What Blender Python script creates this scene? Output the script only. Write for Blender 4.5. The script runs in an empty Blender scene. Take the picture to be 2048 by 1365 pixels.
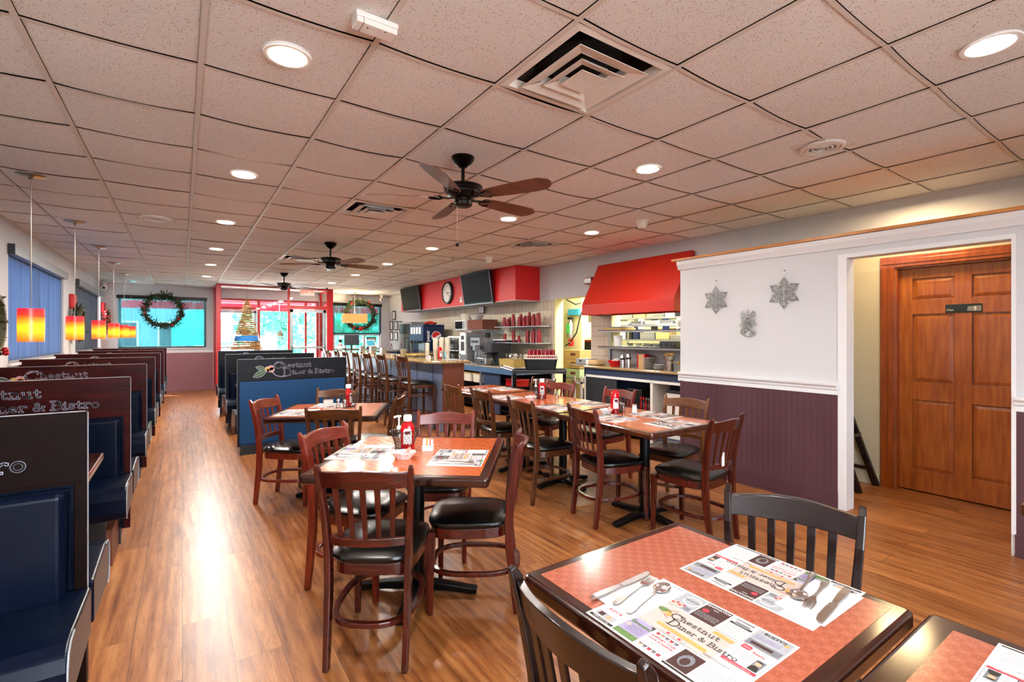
import bpy, bmesh, math, random
from mathutils import Vector, Matrix, Euler
R = random.Random(7)
PI = math.pi
SC = bpy.context.scene
COL = SC.collection

# ------------------------------------------------------------------ colour + materials
def lin(h):
    h = h.lstrip('#')
    o = []
    for i in (0, 2, 4):
        c = int(h[i:i+2], 16) / 255
        o.append(c / 12.92 if c <= .04045 else ((c + .055) / 1.055) ** 2.4)
    return (*o, 1)

class NT:
    def __init__(s, name):
        s.m = bpy.data.materials.new(name); s.m.use_nodes = True
        s.t = s.m.node_tree; s.n = s.t.nodes; s.l = s.t.links
        s.b = s.n['Principled BSDF']; s.out = s.n['Material Output']
    def add(s, typ, **kw):
        n = s.n.new(typ)
        for k, v in kw.items():
            if k.startswith('i_'):
                n.inputs[k[2:].replace('_', ' ')].default_value = v
            else: setattr(n, k, v)
        return n
    def link(s, a, b): s.l.new(a, b)
    def coord(s, kind='Object', scale=(1, 1, 1), rot=(0, 0, 0), loc=(0, 0, 0)):
        t = s.add('ShaderNodeTexCoord'); mp = s.add('ShaderNodeMapping')
        mp.inputs['Scale'].default_value = scale; mp.inputs['Rotation'].default_value = rot; mp.inputs['Location'].default_value = loc
        s.link(t.outputs[kind], mp.inputs[0]); return mp.outputs[0]
    def noise(s, vec, scale, detail=3, rough=.5):
        n = s.add('ShaderNodeTexNoise'); n.inputs['Scale'].default_value = scale
        n.inputs['Detail'].default_value = detail; n.inputs['Roughness'].default_value = rough
        s.link(vec, n.inputs['Vector']); return n.outputs['Fac']
    def ramp(s, fac, stops):
        r = s.add('ShaderNodeValToRGB'); e = r.color_ramp.elements
        while len(e) < len(stops): e.new(.5)
        for i, (p, c) in enumerate(stops):
            e[i].position = p; e[i].color = lin(c) if isinstance(c, str) else c
        s.link(fac, r.inputs[0]); return r.outputs[0]
    def mix(s, fac, a, b, mode='MIX'):
        m = s.add('ShaderNodeMix', data_type='RGBA', blend_type=mode)
        for sock, v in ((m.inputs[0], fac), (m.inputs[6], a), (m.inputs[7], b)):
            if isinstance(v, (int, float)): sock.default_value = v
            elif isinstance(v, str): sock.default_value = lin(v)
            elif isinstance(v, tuple): sock.default_value = v
            else: s.link(v, sock)
        return m.outputs[2]
    def math(s, op, a, b=None, c=None):
        m = s.add('ShaderNodeMath', operation=op)
        for i, v in enumerate((a, b, c)):
            if v is None: continue
            if isinstance(v, (int, float)): m.inputs[i].default_value = v
            else: s.link(v, m.inputs[i])
        return m.outputs[0]
    def bump(s, h, strength=.2, dist=.01):
        b = s.add('ShaderNodeBump'); b.inputs['Strength'].default_value = strength; b.inputs['Distance'].default_value = dist
        s.link(h, b.inputs['Height']); s.link(b.outputs[0], s.b.inputs['Normal'])
    def base(s, c):
        if isinstance(c, str): s.b.inputs['Base Color'].default_value = lin(c)
        else: s.link(c, s.b.inputs['Base Color'])
    def set(s, **kw):
        for k, v in kw.items():
            s.b.inputs[k.replace('_', ' ')].default_value = v
        return s

def plain(name, col, rough=.5, metal=0, spec=.5, var=.06, scale=12, bump=0):
    """a surface with slight procedural mottling"""
    t = NT(name); v = t.coord(); f = t.noise(v, scale, 4)
    c = Vector(lin(col)[:3])
    t.base(t.ramp(f, [(.3, (*(c * (1 - var)), 1)), (.7, (*(c * (1 + var)), 1))]))
    t.set(Roughness=rough, Metallic=metal); t.b.inputs['Specular IOR Level'].default_value = spec
    if bump: t.bump(t.noise(v, scale * 8, 2), bump, .002)
    return t.m
def wood(name, dark, light, rough=.28, axis=2, gs=14, coat=.4, coord='Object', spec=.5):
    t = NT(name); t.b.inputs['Specular IOR Level'].default_value = spec; sc = [gs, gs, gs]; sc[axis] = gs * .09
    v = t.coord(coord, tuple(sc)); f = t.noise(v, 3.2, 6, .62)
    v2 = t.coord(coord, (2.2, 2.2, 2.2)); g = t.noise(v2, 1.5, 2)
    f2 = t.math('ADD', t.math('MULTIPLY', f, .72), t.math('MULTIPLY', g, .28))
    t.base(t.ramp(f2, [(.34, dark), (.64, light)]))
    t.set(Roughness=rough); t.b.inputs['Coat Weight'].default_value = coat; t.b.inputs['Coat Roughness'].default_value = .15
    return t.m
def emit(name, col, strength, rough=.4):
    t = NT(name); t.base(col); t.b.inputs['Emission Color'].default_value = lin(col); t.b.inputs['Emission Strength'].default_value = strength
    t.set(Roughness=rough); return t.m
def glass(name, tint='#ffffff', alpha=.12, rough=.03):
    """thin pane: mostly clear with a sharp reflection"""
    t = NT(name); tr = t.add('ShaderNodeBsdfTransparent'); tr.inputs[0].default_value = lin(tint)
    gl = t.add('ShaderNodeBsdfGlossy'); gl.inputs['Roughness'].default_value = rough
    lw = t.add('ShaderNodeLayerWeight'); lw.inputs['Blend'].default_value = .25
    f = t.math('ADD', t.math('MULTIPLY', lw.outputs['Fresnel'], .6), alpha * .3)
    mx = t.add('ShaderNodeMixShader'); t.link(f, mx.inputs[0]); t.link(tr.outputs[0], mx.inputs[1]); t.link(gl.outputs[0], mx.inputs[2])
    t.link(mx.outputs[0], t.out.inputs[0]); return t.m
def screen_mat(name, tint, see, col, trl=.22):
    """woven solar shade: part see-through, part cloth"""
    t = NT(name); tr = t.add('ShaderNodeBsdfTransparent'); tr.inputs[0].default_value = lin(tint)
    v = t.coord('Object', (1, 1, .08)); n = t.noise(v, 9, 4)
    c = Vector(lin(col)[:3])
    cc = t.ramp(n, [(.3, (*(c * .8), 1)), (.7, (*(c * 1.2), 1))])
    df = t.add('ShaderNodeBsdfDiffuse'); tl = t.add('ShaderNodeBsdfTranslucent')
    t.link(cc, df.inputs[0]); t.link(cc, tl.inputs[0])
    a = t.add('ShaderNodeMixShader'); a.inputs[0].default_value = trl; t.link(df.outputs[0], a.inputs[1]); t.link(tl.outputs[0], a.inputs[2])
    mx = t.add('ShaderNodeMixShader'); mx.inputs[0].default_value = see
    t.link(a.outputs[0], mx.inputs[1]); t.link(tr.outputs[0], mx.inputs[2]); t.link(mx.outputs[0], t.out.inputs[0]); return t.m

M = {}
M['cherry'] = wood('cherry_stain', '#320a06', '#5c180b', .25)
M['mahog'] = wood('mahogany_stain', '#2b0905', '#4e160d', .24)
M['rosy'] = wood('worn_red_stain', '#4e0f09', '#85301c', .28)
M['walnut'] = wood('walnut_stain', '#2c1408', '#5e3216', .28)
M['espresso'] = wood('espresso_stain', '#100706', '#25130f', .22, coat=.2, spec=.35)
M['honeywal'] = wood('amber_walnut_stain', '#3a1c0a', '#74451d', .28)
M['tabledge'] = wood('table_edge_stain', '#150705', '#3a170d', .14, axis=0, coat=.4)
M['tabledge2'] = wood('table_edge_brown_stain', '#2b110a', '#54291a', .12, axis=0, coat=.9)
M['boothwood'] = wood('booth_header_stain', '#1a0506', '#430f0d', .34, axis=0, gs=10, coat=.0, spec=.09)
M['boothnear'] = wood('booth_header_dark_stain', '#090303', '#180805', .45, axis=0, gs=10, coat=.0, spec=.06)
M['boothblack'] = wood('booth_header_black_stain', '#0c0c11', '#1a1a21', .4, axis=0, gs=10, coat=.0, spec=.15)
M['doorwood'] = wood('oak_door_stain', '#8e4413', '#bb6c2a', .3, axis=2, gs=11, coat=.4)
M['doorcase'] = wood('oak_casing_stain', '#7a3208', '#a85214', .32, axis=2, gs=11, coat=.4)
M['ledge'] = wood('pine_ledge_stain', '#a8601f', '#cd8a45', .4, axis=1, gs=9, coat=.2)
for k_, (a_, b_, r_, c_) in dict(cherry=('#320a06', '#5c180b', .25, .4), mahog=('#2b0905', '#4e160d', .24, .4), rosy=('#4e0f09', '#85301c', .28, .4), walnut=('#2c1408', '#5e3216', .28, .4), espresso=('#100706', '#25130f', .22, .2), honeywal=('#3a1c0a', '#74451d', .28, .4)).items():
    M[k_ + '_x'] = wood(k_ + '_rail_stain', a_, b_, r_, axis=0, coat=c_)
M['leather'] = plain('black_vinyl', '#0c0b0b', .26, var=.15, bump=.08, scale=30)
M['navy'] = plain('navy_vinyl', '#030c1f', .28, spec=.14, var=.12, bump=.06, scale=20)
M['blueside'] = plain('blue_vinyl_panel', '#07406f', .5, spec=.3, var=.08, scale=4, bump=.05)
M['piping'] = plain('white_piping', '#9aa0a8', .35)
M['blackmetal'] = plain('black_iron', '#0a0c10', .38, .6, bump=.1, scale=50)
M['bronze'] = plain('oil_rubbed_bronze', '#15100d', .35, .75)
M['blade'] = wood('fan_blade_walnut', '#4a1f10', '#703820', .42, axis=0, gs=9, coat=.1)
M['nickel'] = plain('brushed_nickel', '#a8a096', .3, .95)
M['steel'] = plain('stainless_steel', '#b9bcc0', .28, .9, var=.1, scale=3)
M['steelmatte'] = plain('brushed_steel', '#9fa3a8', .42, .7, var=.1, scale=3)
M['chrome'] = plain('chrome', '#dcdcdf', .19, 1)
M['wall'] = plain('wall_paint', '#cccdd1', .75, var=.015, scale=1.5)
M['wallgrey'] = plain('wall_paint_grey', '#c4c5ca', .75, var=.02, scale=1.5)
M['cream'] = plain('cream_wall_paint', '#cdc6ac', .7, var=.03, scale=2)
M['kyellow'] = plain('kitchen_yellow_paint', '#d8d2a0', .6, var=.05, scale=2)
M['trimwhite'] = plain('white_trim_paint', '#e2e3e6', .45, var=.01)
M['red'] = plain('red_paint', '#c8161a', .45, var=.03, scale=2)
M['redframe'] = plain('red_enamel', '#c0101c', .35, var=.03)
M['redhood'] = plain('red_hood_paint', '#b81e08', .45, var=.02, scale=2)
M['brownpanel'] = plain('brown_laminate', '#6e3a26', .45, var=.03)
M['bluefront'] = plain('slate_blue_laminate', '#33415f', .4, var=.05, scale=3)
M['barfront'] = plain('steel_blue_laminate', '#7483a2', .28, var=.08, scale=2)
M['white'] = plain('white_plastic', '#e8e6e4', .4, var=.01)
M['offwhite'] = plain('off_white_plastic', '#d8cfc2', .5, var=.02)
M['paper'] = plain('napkin_paper', '#dddcdd', .8, var=.015, scale=30)
M['black'] = plain('black_plastic', '#0d0e10', .4, var=.1)
M['blackgloss'] = plain('black_gloss', '#08090b', .08, var=.1)
M['screenblk'] = plain('tv_screen_glass', '#0a0b0c', .4, spec=.04, var=.1, scale=2)
M['ketchup'] = plain('ketchup_red', '#c00a14', .12, var=.05)
M['ketchdark'] = plain('ketchup_dark', '#7c0512', .2, var=.05)
M['cupred'] = plain('tumbler_red', '#8c1220', .22, var=.15)
M['redplastic'] = plain('red_plastic', '#d3101a', .35, var=.05)
M['grey'] = plain('grey_plastic', '#8b8f96', .5, var=.05)
M['dgrey'] = plain('dark_grey_plastic', '#2d3036', .5, var=.08)
M['wicker'] = plain('wicker', '#a98f4e', .7, var=.35, scale=60, bump=.5)
M['card'] = plain('cardboard', '#c3a267', .8, var=.06)
M['cardbrown'] = plain('brown_cardboard', '#6d3b2c', .8, var=.1)
M['kraft'] = plain('kraft_paper', '#cba97c', .8, var=.08)
M['plate'] = plain('stoneware', '#c9c6c0', .3, var=.02)
M['papercup'] = plain('paper_cup', '#cfc9b8', .6, var=.05)
M['shade'] = screen_mat('blue_grey_roller_shade', '#90a8c8', .05, '#687b98', .34)
M['shade2'] = screen_mat('grey_roller_shade', '#8892a0', .03, '#62666e', .34)
M['cyanscreen'] = screen_mat('cyan_solar_screen', '#bdeaee', .5, '#5f8f98', .03)
M['glass'] = glass('clear_glass')
M['glasscup'] = glass('drinking_glass', '#f4f8f8', .5)
M['bluepepsi'] = plain('deep_blue_plastic', '#0a1c44', .3, var=.1)
M['bluebright'] = plain('bright_blue_tinsel', '#3f8fd8', .3, .3, var=.3, scale=90)
M['gold'] = plain('gold_tinsel', '#c4a06c', .35, .6, var=.5, scale=120)
M['silver'] = plain('silver_glitter', '#8f928e', .4, .75, var=.4, scale=160)
M['needle'] = plain('pine_needles', '#1f3a20', .6, var=.5, scale=40)
M['needle2'] = plain('pine_needles_brown', '#3c3a1c', .6, var=.5, scale=40)
M['berry'] = plain('red_berry', '#b0101c', .3)
M['tinselred'] = plain('red_tinsel', '#d0152c', .35, .3, var=.3, scale=60)
M['green'] = plain('leaf_green', '#3d5c34', .6, var=.1)
M['yellow'] = plain('pale_yellow', '#c8a23e', .5, var=.1)
M['pink'] = plain('chestnut_pink', '#c98a7a', .5, var=.1)
M['fries'] = plain('breadstick_gold', '#c39a45', .7, var=.2)
M['orange'] = plain('orange_print', '#f2a55e', .7)
M['lav'] = plain('lavender_outline', '#c9c6dc', .5, var=.02)
M['dark'] = plain('dark_letter', '#17121c', .5)
M['cyan'] = plain('cyan_plastic', '#3fa7c4', .5)
M['lgreen'] = plain('lime_tag', '#4fc860', .5)
M['palegreen'] = plain('pale_green_carton', '#a9bd94', .7)
M['photo'] = plain('picture_print', '#9c968c', .5, var=.3, scale=40)
M['signgreen'] = plain('dark_green_sign', '#15231f', .3)
M['bounce_asphalt'] = plain('bounce_asphalt', '#dfe2e0', .9, var=.06, scale=.8)  # road tone paled to bounce daylight up onto the ceiling
M['facade'] = plain('pale_facade', '#b5c9cc', .8, var=.04, scale=1)
M['facade2'] = plain('grey_facade', '#6f8894', .8, var=.05, scale=1)
M['awning'] = plain('red_awning_cloth', '#e0203c', .7, var=.04)
M['carblue'] = plain('blue_car_paint', '#3c7896', .2, .3)
M['foliage'] = plain('shrub_leaves', '#2f9a78', .6, var=.35, scale=6)
M['tealcloth'] = plain('teal_canvas', '#22a896', .6)
M['plenum'] = plain('plenum_dark', '#1c120c', .9)
M['ductblack'] = plain('duct_black', '#0c0908', .8)
M['diffuser'] = plain('diffuser_enamel', '#e0dad4', .45, var=.03)
M['tee'] = plain('ceiling_tee_enamel', '#cfc6be', .5, var=.03)
M['lamp'] = emit('lamp_lens', '#fff2dc', 14)
M['lampcool'] = emit('lamp_lens_cool', '#ffffff', 6)
M['inkblack'] = plain('print_black', '#26221f', .7)
M['inkdark'] = plain('print_maroon', '#3a1c1a', .7)
M['inkgrey'] = plain('print_grey', '#6c7078', .7, var=.12, scale=120)
M['inklight'] = plain('print_light_grey', '#989ca4', .7, var=.12, scale=120)
M['inktaupe'] = plain('print_taupe', '#b4a8a4', .7, var=.02)
M['inkpink'] = plain('print_pink', '#d3a294', .7, var=.02)
M['inkred'] = plain('print_red', '#c23042', .7)
M['inkgreen'] = plain('print_green', '#56743f', .7, var=.12, scale=120)
M['inklilac'] = plain('print_lilac', '#958bb0', .7, var=.05, scale=120)
M['inkorange'] = plain('print_orange', '#dd9048', .7)
M['inkskin'] = plain('print_skin', '#c9987c', .7)
M['mat'] = plain('placemat_paper', '#d3d3d6', .55, var=.01, scale=20)

def m_inlay(name, a, b, dot, s, rough=.18, ox=0.0):
    t = NT(name); v = t.coord('Object', (1 / s, 1 / s, 1), loc=(ox, 0, 0))
    ck = t.add('ShaderNodeTexChecker'); ck.inputs['Scale'].default_value = 1; t.link(v, ck.inputs[0])
    ck.inputs[1].default_value = lin(a); ck.inputs[2].default_value = lin(b)
    fr = t.add('ShaderNodeVectorMath', operation='FRACTION'); t.link(v, fr.inputs[0])
    sb = t.add('ShaderNodeVectorMath', operation='SUBTRACT'); t.link(fr.outputs[0], sb.inputs[0]); sb.inputs[1].default_value = (.5, .5, 0)
    ml = t.add('ShaderNodeVectorMath', operation='MULTIPLY'); t.link(sb.outputs[0], ml.inputs[0]); ml.inputs[1].default_value = (1, 1, 0)
    ln = t.add('ShaderNodeVectorMath', operation='LENGTH'); t.link(ml.outputs[0], ln.inputs[0])
    d = t.math('LESS_THAN', ln.outputs['Value'], .06)
    n = t.noise(t.coord('Object', (60, 300, 1)), 3, 3)
    c = t.mix(.25, ck.outputs[0], t.ramp(n, [(.35, a), (.65, b)]))
    t.base(t.mix(t.math('MULTIPLY', d, .6), c, dot)); t.set(Roughness=rough)
    t.b.inputs['Coat Weight'].default_value = .5; t.b.inputs['Coat Roughness'].default_value = .06
    return t.m
M['inlay_near'] = m_inlay('table_inlay_dotted', '#98503c', '#a65d48', '#c99583', .021)
M['inlay_far'] = m_inlay('table_inlay_woven', '#b94f22', '#cc6832', '#d9834c', .03)

def m_floor():
    t = NT('oak_plank_floor')
    v = t.coord('Object', (1, 1, 1), rot=(0, 0, PI / 2))
    br = t.add('ShaderNodeTexBrick'); t.link(v, br.inputs['Vector'])
    for k, val in (('Scale', 1), ('Brick Width', 1.2), ('Row Height', .188), ('Mortar Size', .0011), ('Mortar Smooth', .1), ('Bias', 0)):
        br.inputs[k].default_value = val
    br.offset = .37; br.offset_frequency = 2
    br.inputs['Color1'].default_value = (0, 0, 0, 1); br.inputs['Color2'].default_value = (1, 1, 1, 1); br.inputs['Mortar'].default_value = (.5, .5, .5, 1)
    off = t.add('ShaderNodeVectorMath', operation='ADD'); vv = t.coord('Object', (11, 1.0, 1)); t.link(vv, off.inputs[0])
    sc = t.add('ShaderNodeVectorMath', operation='SCALE'); t.link(br.outputs['Color'], sc.inputs[0]); sc.inputs['Scale'].default_value = 13
    t.link(sc.outputs[0], off.inputs[1])
    g = t.noise(off.outputs[0], 2.2, 7, .62)
    v3 = t.coord('Object', (60, 2.5, 1)); fine = t.noise(v3, 3, 4, .7)
    wv = t.add('ShaderNodeTexWave', wave_type='BANDS', bands_direction='X'); t.link(off.outputs[0], wv.inputs['Vector'])
    wv.inputs['Scale'].default_value = .55; wv.inputs['Distortion'].default_value = 9; wv.inputs['Detail'].default_value = 3
    fac = t.math('ADD', t.math('MULTIPLY', g, .66), t.math('ADD', t.math('MULTIPLY', fine, .26), t.math('MULTIPLY', wv.outputs['Fac'], .08)))
    c = t.ramp(fac, [(.33, '#723f1e'), (.45, '#9e6236'), (.56, '#b87c48'), (.7, '#ca9767')])
    pl = t.ramp(br.outputs['Color'], [(0, '#c2b2a6'), (.5, '#dacfc4'), (1, '#f2e8de')])
    c = t.mix(.75, c, pl, 'MULTIPLY')
    ln = t.noise(t.coord('Object', (26, 1.1, 1)), 1.6, 3, .6); lm = t.math('LESS_THAN', t.math('ABSOLUTE', t.math('SUBTRACT', ln, .5)), .012)
    lm = t.math('MULTIPLY', lm, t.math('GREATER_THAN', t.noise(t.coord('Object', (2.5, .9, 1)), 2, 2), .5))
    c = t.mix(t.math('MULTIPLY', lm, .45), c, '#5c3419')
    kn = t.add('ShaderNodeTexVoronoi'); t.link(t.coord('Object', (5.5, 1.6, 1)), kn.inputs[0]); kn.inputs['Scale'].default_value = 1
    k = t.math('LESS_THAN', kn.outputs['Distance'], .055)
    c = t.mix(t.math('MULTIPLY', k, .5), c, '#4a2a14')
    c = t.mix(br.outputs['Fac'], c, '#3a2010')
    t.base(c); t.set(Roughness=.32)
    t.link(t.ramp(fine, [(.3, (.36, .36, .36, 1)), (.7, (.26, .26, .26, 1))]), t.b.inputs['Roughness'])
    t.bump(t.math('ADD', t.math('MULTIPLY', fine, .3), t.math('MULTIPLY', br.outputs['Fac'], -1)), .12, .002)
    return t.m
M['floor'] = m_floor()

def m_ceiltile():
    t = NT('fissured_ceiling_tile')
    v = t.coord('Object'); wrp = t.noise(t.coord('Object', (9, 9, 9)), 3, 2)
    vo = t.add('ShaderNodeTexVoronoi'); t.link(t.coord('Object', (135, 135, 1)), vo.inputs[0]); vo.inputs['Scale'].default_value = 1
    sz = t.math('MULTIPLY', t.math('MULTIPLY', vo.outputs['Color'], 1), .26)
    sep = t.add('ShaderNodeSeparateColor'); t.link(vo.outputs['Color'], sep.inputs[0])
    th = t.math('MULTIPLY', t.math('MAXIMUM', t.math('SUBTRACT', sep.outputs[0], .40), 0), .68)
    d = t.math('LESS_THAN', vo.outputs['Distance'], th)
    n = t.noise(v, .8, 3)
    c = t.ramp(n, [(.3, '#dedcdb'), (.7, '#eae8e6')])
    t.base(t.mix(t.math('MULTIPLY', d, .72), c, '#6a584c')); t.set(Roughness=.9)
    return t.m
M['tile'] = m_ceiltile()

def m_granite(name, a, b, c, d, s=60):
    t = NT(name); v = t.coord(); f = t.noise(v, s, 8, .75); g = t.noise(v, s * .25, 3)
    x = t.ramp(f, [(.36, d), (.44, c), (.52, a), (.66, b)])
    t.base(t.mix(t.math('MULTIPLY', g, .3), x, a)); t.set(Roughness=.12); t.b.inputs['Coat Weight'].default_value = .3
    return t.m
M['granite'] = m_granite('gold_granite', '#b59a6b', '#d6bf8e', '#7a5b36', '#241a14')
M['granitegrey'] = m_granite('grey_granite', '#a39a8c', '#c6bba8', '#6d6558', '#2a2826')
M['bluegranite'] = m_granite('blue_speckle_laminate', '#54749b', '#86a2bf', '#2f4668', '#1a2740', 90)

def m_tilewall(name, a, b, mort, w, h):
    t = NT(name)
    tc = t.add('ShaderNodeTexCoord'); sp = t.add('ShaderNodeSeparateXYZ'); t.link(tc.outputs['Object'], sp.inputs[0])
    cb = t.add('ShaderNodeCombineXYZ'); t.link(t.math('ADD', sp.outputs[0], sp.outputs[1]), cb.inputs[0]); t.link(sp.outputs[2], cb.inputs[1])
    br = t.add('ShaderNodeTexBrick'); t.link(cb.outputs[0], br.inputs['Vector']); br.offset = 0
    for k, val in (('Scale', 1), ('Brick Width', w), ('Row Height', h), ('Mortar Size', .003)):
        br.inputs[k].default_value = val
    br.inputs['Color1'].default_value = lin(a); br.inputs['Color2'].default_value = lin(b); br.inputs['Mortar'].default_value = lin(mort)
    t.base(br.outputs['Color']); t.set(Roughness=.25); t.bump(t.math('MULTIPLY', br.outputs['Fac'], -1), .3, .003)
    return t.m
M['walltile'] = m_tilewall('cream_wall_tile', '#cfc3ac', '#d8cdb8', '#877e74', .11, .155)
M['coltile'] = m_tilewall('taupe_wall_tile', '#bcab9a', '#c4b4a3', '#8a7d70', .3, .155)

def m_pendant():  # glass's own red-orange ombre, with bulb glow blended into the gradient
    t = NT('ombre_glow_glass'); tc = t.add('ShaderNodeTexCoord'); sp = t.add('ShaderNodeSeparateXYZ'); t.link(tc.outputs['Object'], sp.inputs[0])
    f = t.math('MULTIPLY', sp.outputs[2], 1 / .256)
    c = t.ramp(f, [(0, '#ff5a1a'), (.18, '#ff8a1c'), (.42, '#ffc21e'), (.6, '#ff8c1c'), (.8, '#f0301c'), (1, '#e01530')])
    t.base(c); t.link(c, t.b.inputs['Emission Color']); t.b.inputs['Emission Strength'].default_value = 1.1; t.set(Roughness=.3); return t.m
M['pendant'] = m_pendant()
M['boxlamp'] = emit('orange_box_lampshade', '#f98a4c', 1.0, .6)
M['boxlampred'] = emit('red_box_lampshade', '#c8301a', .35, .6)
M['exitred'] = emit('exit_letters', '#ff4a20', 1.6)
def m_wains():
    t = NT('plum_wainscot_paint'); v = t.coord('Object', (1, 1, .3)); n = t.noise(v, 3, 3)
    t.base(t.ramp(n, [(.3, '#50333a'), (.7, '#5a3d44')])); t.set(Roughness=.36); return t.m
M['wains'] = m_wains()
M['wainslight'] = plain('pale_plum_paint', '#966069', .45, var=.03)  # lighter plum tone for the back wainscot and baseboard

# ------------------------------------------------------------------ mesh builder
class MB:
    def __init__(s): s.v = []; s.f = []; s.k = []; s.sm = []
    def _add(s, vs, fs, k=0, sm=False, T=None):
        o = len(s.v)
        for p in vs:
            p = Vector(p)
            if T is not None: p = T @ p
            s.v.append(p)
        for f in fs: s.f.append(tuple(o + i for i in f)); s.k.append(k); s.sm.append(sm)
    def box(s, a, b, k=0, T=None):
        x0, y0, z0 = a; x1, y1, z1 = b
        x0, x1 = min(x0, x1), max(x0, x1); y0, y1 = min(y0, y1), max(y0, y1); z0, z1 = min(z0, z1), max(z0, z1)
        vs = [(x0, y0, z0), (x1, y0, z0), (x1, y1, z0), (x0, y1, z0), (x0, y0, z1), (x1, y0, z1), (x1, y1, z1), (x0, y1, z1)]
        s._add(vs, [(0, 3, 2, 1), (4, 5, 6, 7), (0, 1, 5, 4), (1, 2, 6, 5), (2, 3, 7, 6), (3, 0, 4, 7)], k, False, T); return s
    def prism(s, poly, z0, z1, k=0, T=None, top=1.0, c=(0, 0)):
        n = len(poly)
        vs = [(x, y, z0) for x, y in poly] + [(c[0] + (x - c[0]) * top, c[1] + (y - c[1]) * top, z1) for x, y in poly]
        fs = [tuple(reversed(range(n))), tuple(range(n, 2 * n))] + [(i, (i + 1) % n, n + (i + 1) % n, n + i) for i in range(n)]
        s._add(vs, fs, k, False, T); return s
    def lathe(s, prof, n=20, k=0, T=None, sm=True, cap=True):
        vs = []; fs = []
        for r, z in prof:
            for i in range(n):
                a = 2 * PI * i / n; vs.append((r * math.cos(a), r * math.sin(a), z))
        for j in range(len(prof) - 1):
            for i in range(n):
                i2 = (i + 1) % n; fs.append((j * n + i, j * n + i2, (j + 1) * n + i2, (j + 1) * n + i))
        if cap and prof[0][0] > 1e-5 and abs(prof[0][1] - prof[1][1]) > 1e-6: fs.append(tuple(reversed(range(n))))
        if cap and prof[-1][0] > 1e-5 and abs(prof[-1][1] - prof[-2][1]) > 1e-6: fs.append(tuple(range((len(prof) - 1) * n, len(prof) * n)))
        s._add(vs, fs, k, sm, T); return s
    def tube(s, path, r, n=8, k=0, T=None, closed=False, sm=True):
        P = [Vector(p) for p in path]; m = len(P)
        rr = r if isinstance(r, (list, tuple)) else [r] * m
        vs = []; up = None
        for i in range(m):
            if closed: d = P[(i + 1) % m] - P[i - 1]
            else: d = P[min(i + 1, m - 1)] - P[max(i - 1, 0)]
            d = d.normalized() if d.length > 1e-9 else Vector((0, 0, 1))
            if up is None: up = Vector((0, 0, 1)) if abs(d.z) < .9 else Vector((1, 0, 0))
            a = d.cross(up)
            if a.length < 1e-6: a = d.cross(Vector((1, .3, 0)))
            a.normalize(); b = a.cross(d).normalized(); up = b
            for j in range(n):
                t = 2 * PI * j / n; vs.append(P[i] + a * math.cos(t) * rr[i] + b * math.sin(t) * rr[i])
        fs = []
        for i in range(m if closed else m - 1):
            i2 = (i + 1) % m
            for j in range(n):
                j2 = (j + 1) % n; fs.append((i * n + j, i2 * n + j, i2 * n + j2, i * n + j2))
        if not closed: fs += [tuple(range(n)), tuple(reversed(range((m - 1) * n, m * n)))]
        s._add(vs, fs, k, sm, T); return s
    def sweep(s, path, w, h, side=(1, 0, 0), k=0, T=None, closed=False):
        """rectangular bar: width w along 'side', height h across"""
        P = [Vector(p) for p in path]; m = len(P); vs = []
        W = w if isinstance(w, (list, tuple)) else [w] * m; H = h if isinstance(h, (list, tuple)) else [h] * m
        for i in range(m):
            if closed: d = (P[(i + 1) % m] - P[i - 1]).normalized()
            else: d = (P[min(i + 1, m - 1)] - P[max(i - 1, 0)]).normalized()
            sd = Vector(side[i] if isinstance(side[0], (list, tuple)) else side)
            a = (sd - d * sd.dot(d)).normalized(); b = d.cross(a).normalized()
            for sa, sb_ in ((-1, -1), (1, -1), (1, 1), (-1, 1)):
                vs.append(P[i] + a * sa * W[i] / 2 + b * sb_ * H[i] / 2)
        fs = []
        for i in range(m if closed else m - 1):
            i2 = (i + 1) % m
            for j in range(4): fs.append((i * 4 + j, i * 4 + (j + 1) % 4, i2 * 4 + (j + 1) % 4, i2 * 4 + j))
        if not closed: fs += [(3, 2, 1, 0), tuple(range((m - 1) * 4, m * 4))]
        s._add(vs, fs, k, False, T); return s
    def ball(s, c, r, n=10, k=0, sc=(1, 1, 1)):
        prof = [(max(1e-6, r * math.sin(PI * i / n)), -r * math.cos(PI * i / n)) for i in range(n + 1)]
        T = Matrix.Translation(c) @ Matrix.Diagonal((*sc, 1)); s.lathe(prof, n + 2, k, T); return s
    def merge(s, o, T=None, k=None):
        off = len(s.v)
        for p in o.v: s.v.append(T @ p if T is not None else p.copy())
        for f, kk, sm in zip(o.f, o.k, o.sm): s.f.append(tuple(off + i for i in f)); s.k.append(kk if k is None else k); s.sm.append(sm)
        return s
    def build(s, name, mats, parent=None, loc=None, rot=None, bevel=0, seg=2, sub=0, fix=True):
        me = bpy.data.meshes.new(name); me.from_pydata([tuple(v) for v in s.v], [], s.f)
        if not isinstance(mats, (list, tuple)): mats = [mats]
        for m in mats: me.materials.append(M[m] if isinstance(m, str) else m)
        me.polygons.foreach_set('material_index', s.k)
        me.polygons.foreach_set('use_smooth', s.sm); me.update()
        if fix:
            bm = bmesh.new(); bm.from_mesh(me); bmesh.ops.recalc_face_normals(bm, faces=bm.faces); bm.to_mesh(me); bm.free()
        if any(s.sm): me.set_sharp_from_angle(angle=math.radians(38))
        o = bpy.data.objects.new(name, me); COL.objects.link(o)
        if parent is not None: o.parent = parent
        if loc is not None: o.location = loc
        if rot is not None: o.rotation_euler = rot
        if bevel:
            b = o.modifiers.new('bevel', 'BEVEL'); b.width = bevel; b.segments = seg; b.limit_method = 'ANGLE'; b.angle_limit = math.radians(35)
        if sub:
            b = o.modifiers.new('sub', 'SUBSURF'); b.levels = b.render_levels = sub
        return o
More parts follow.
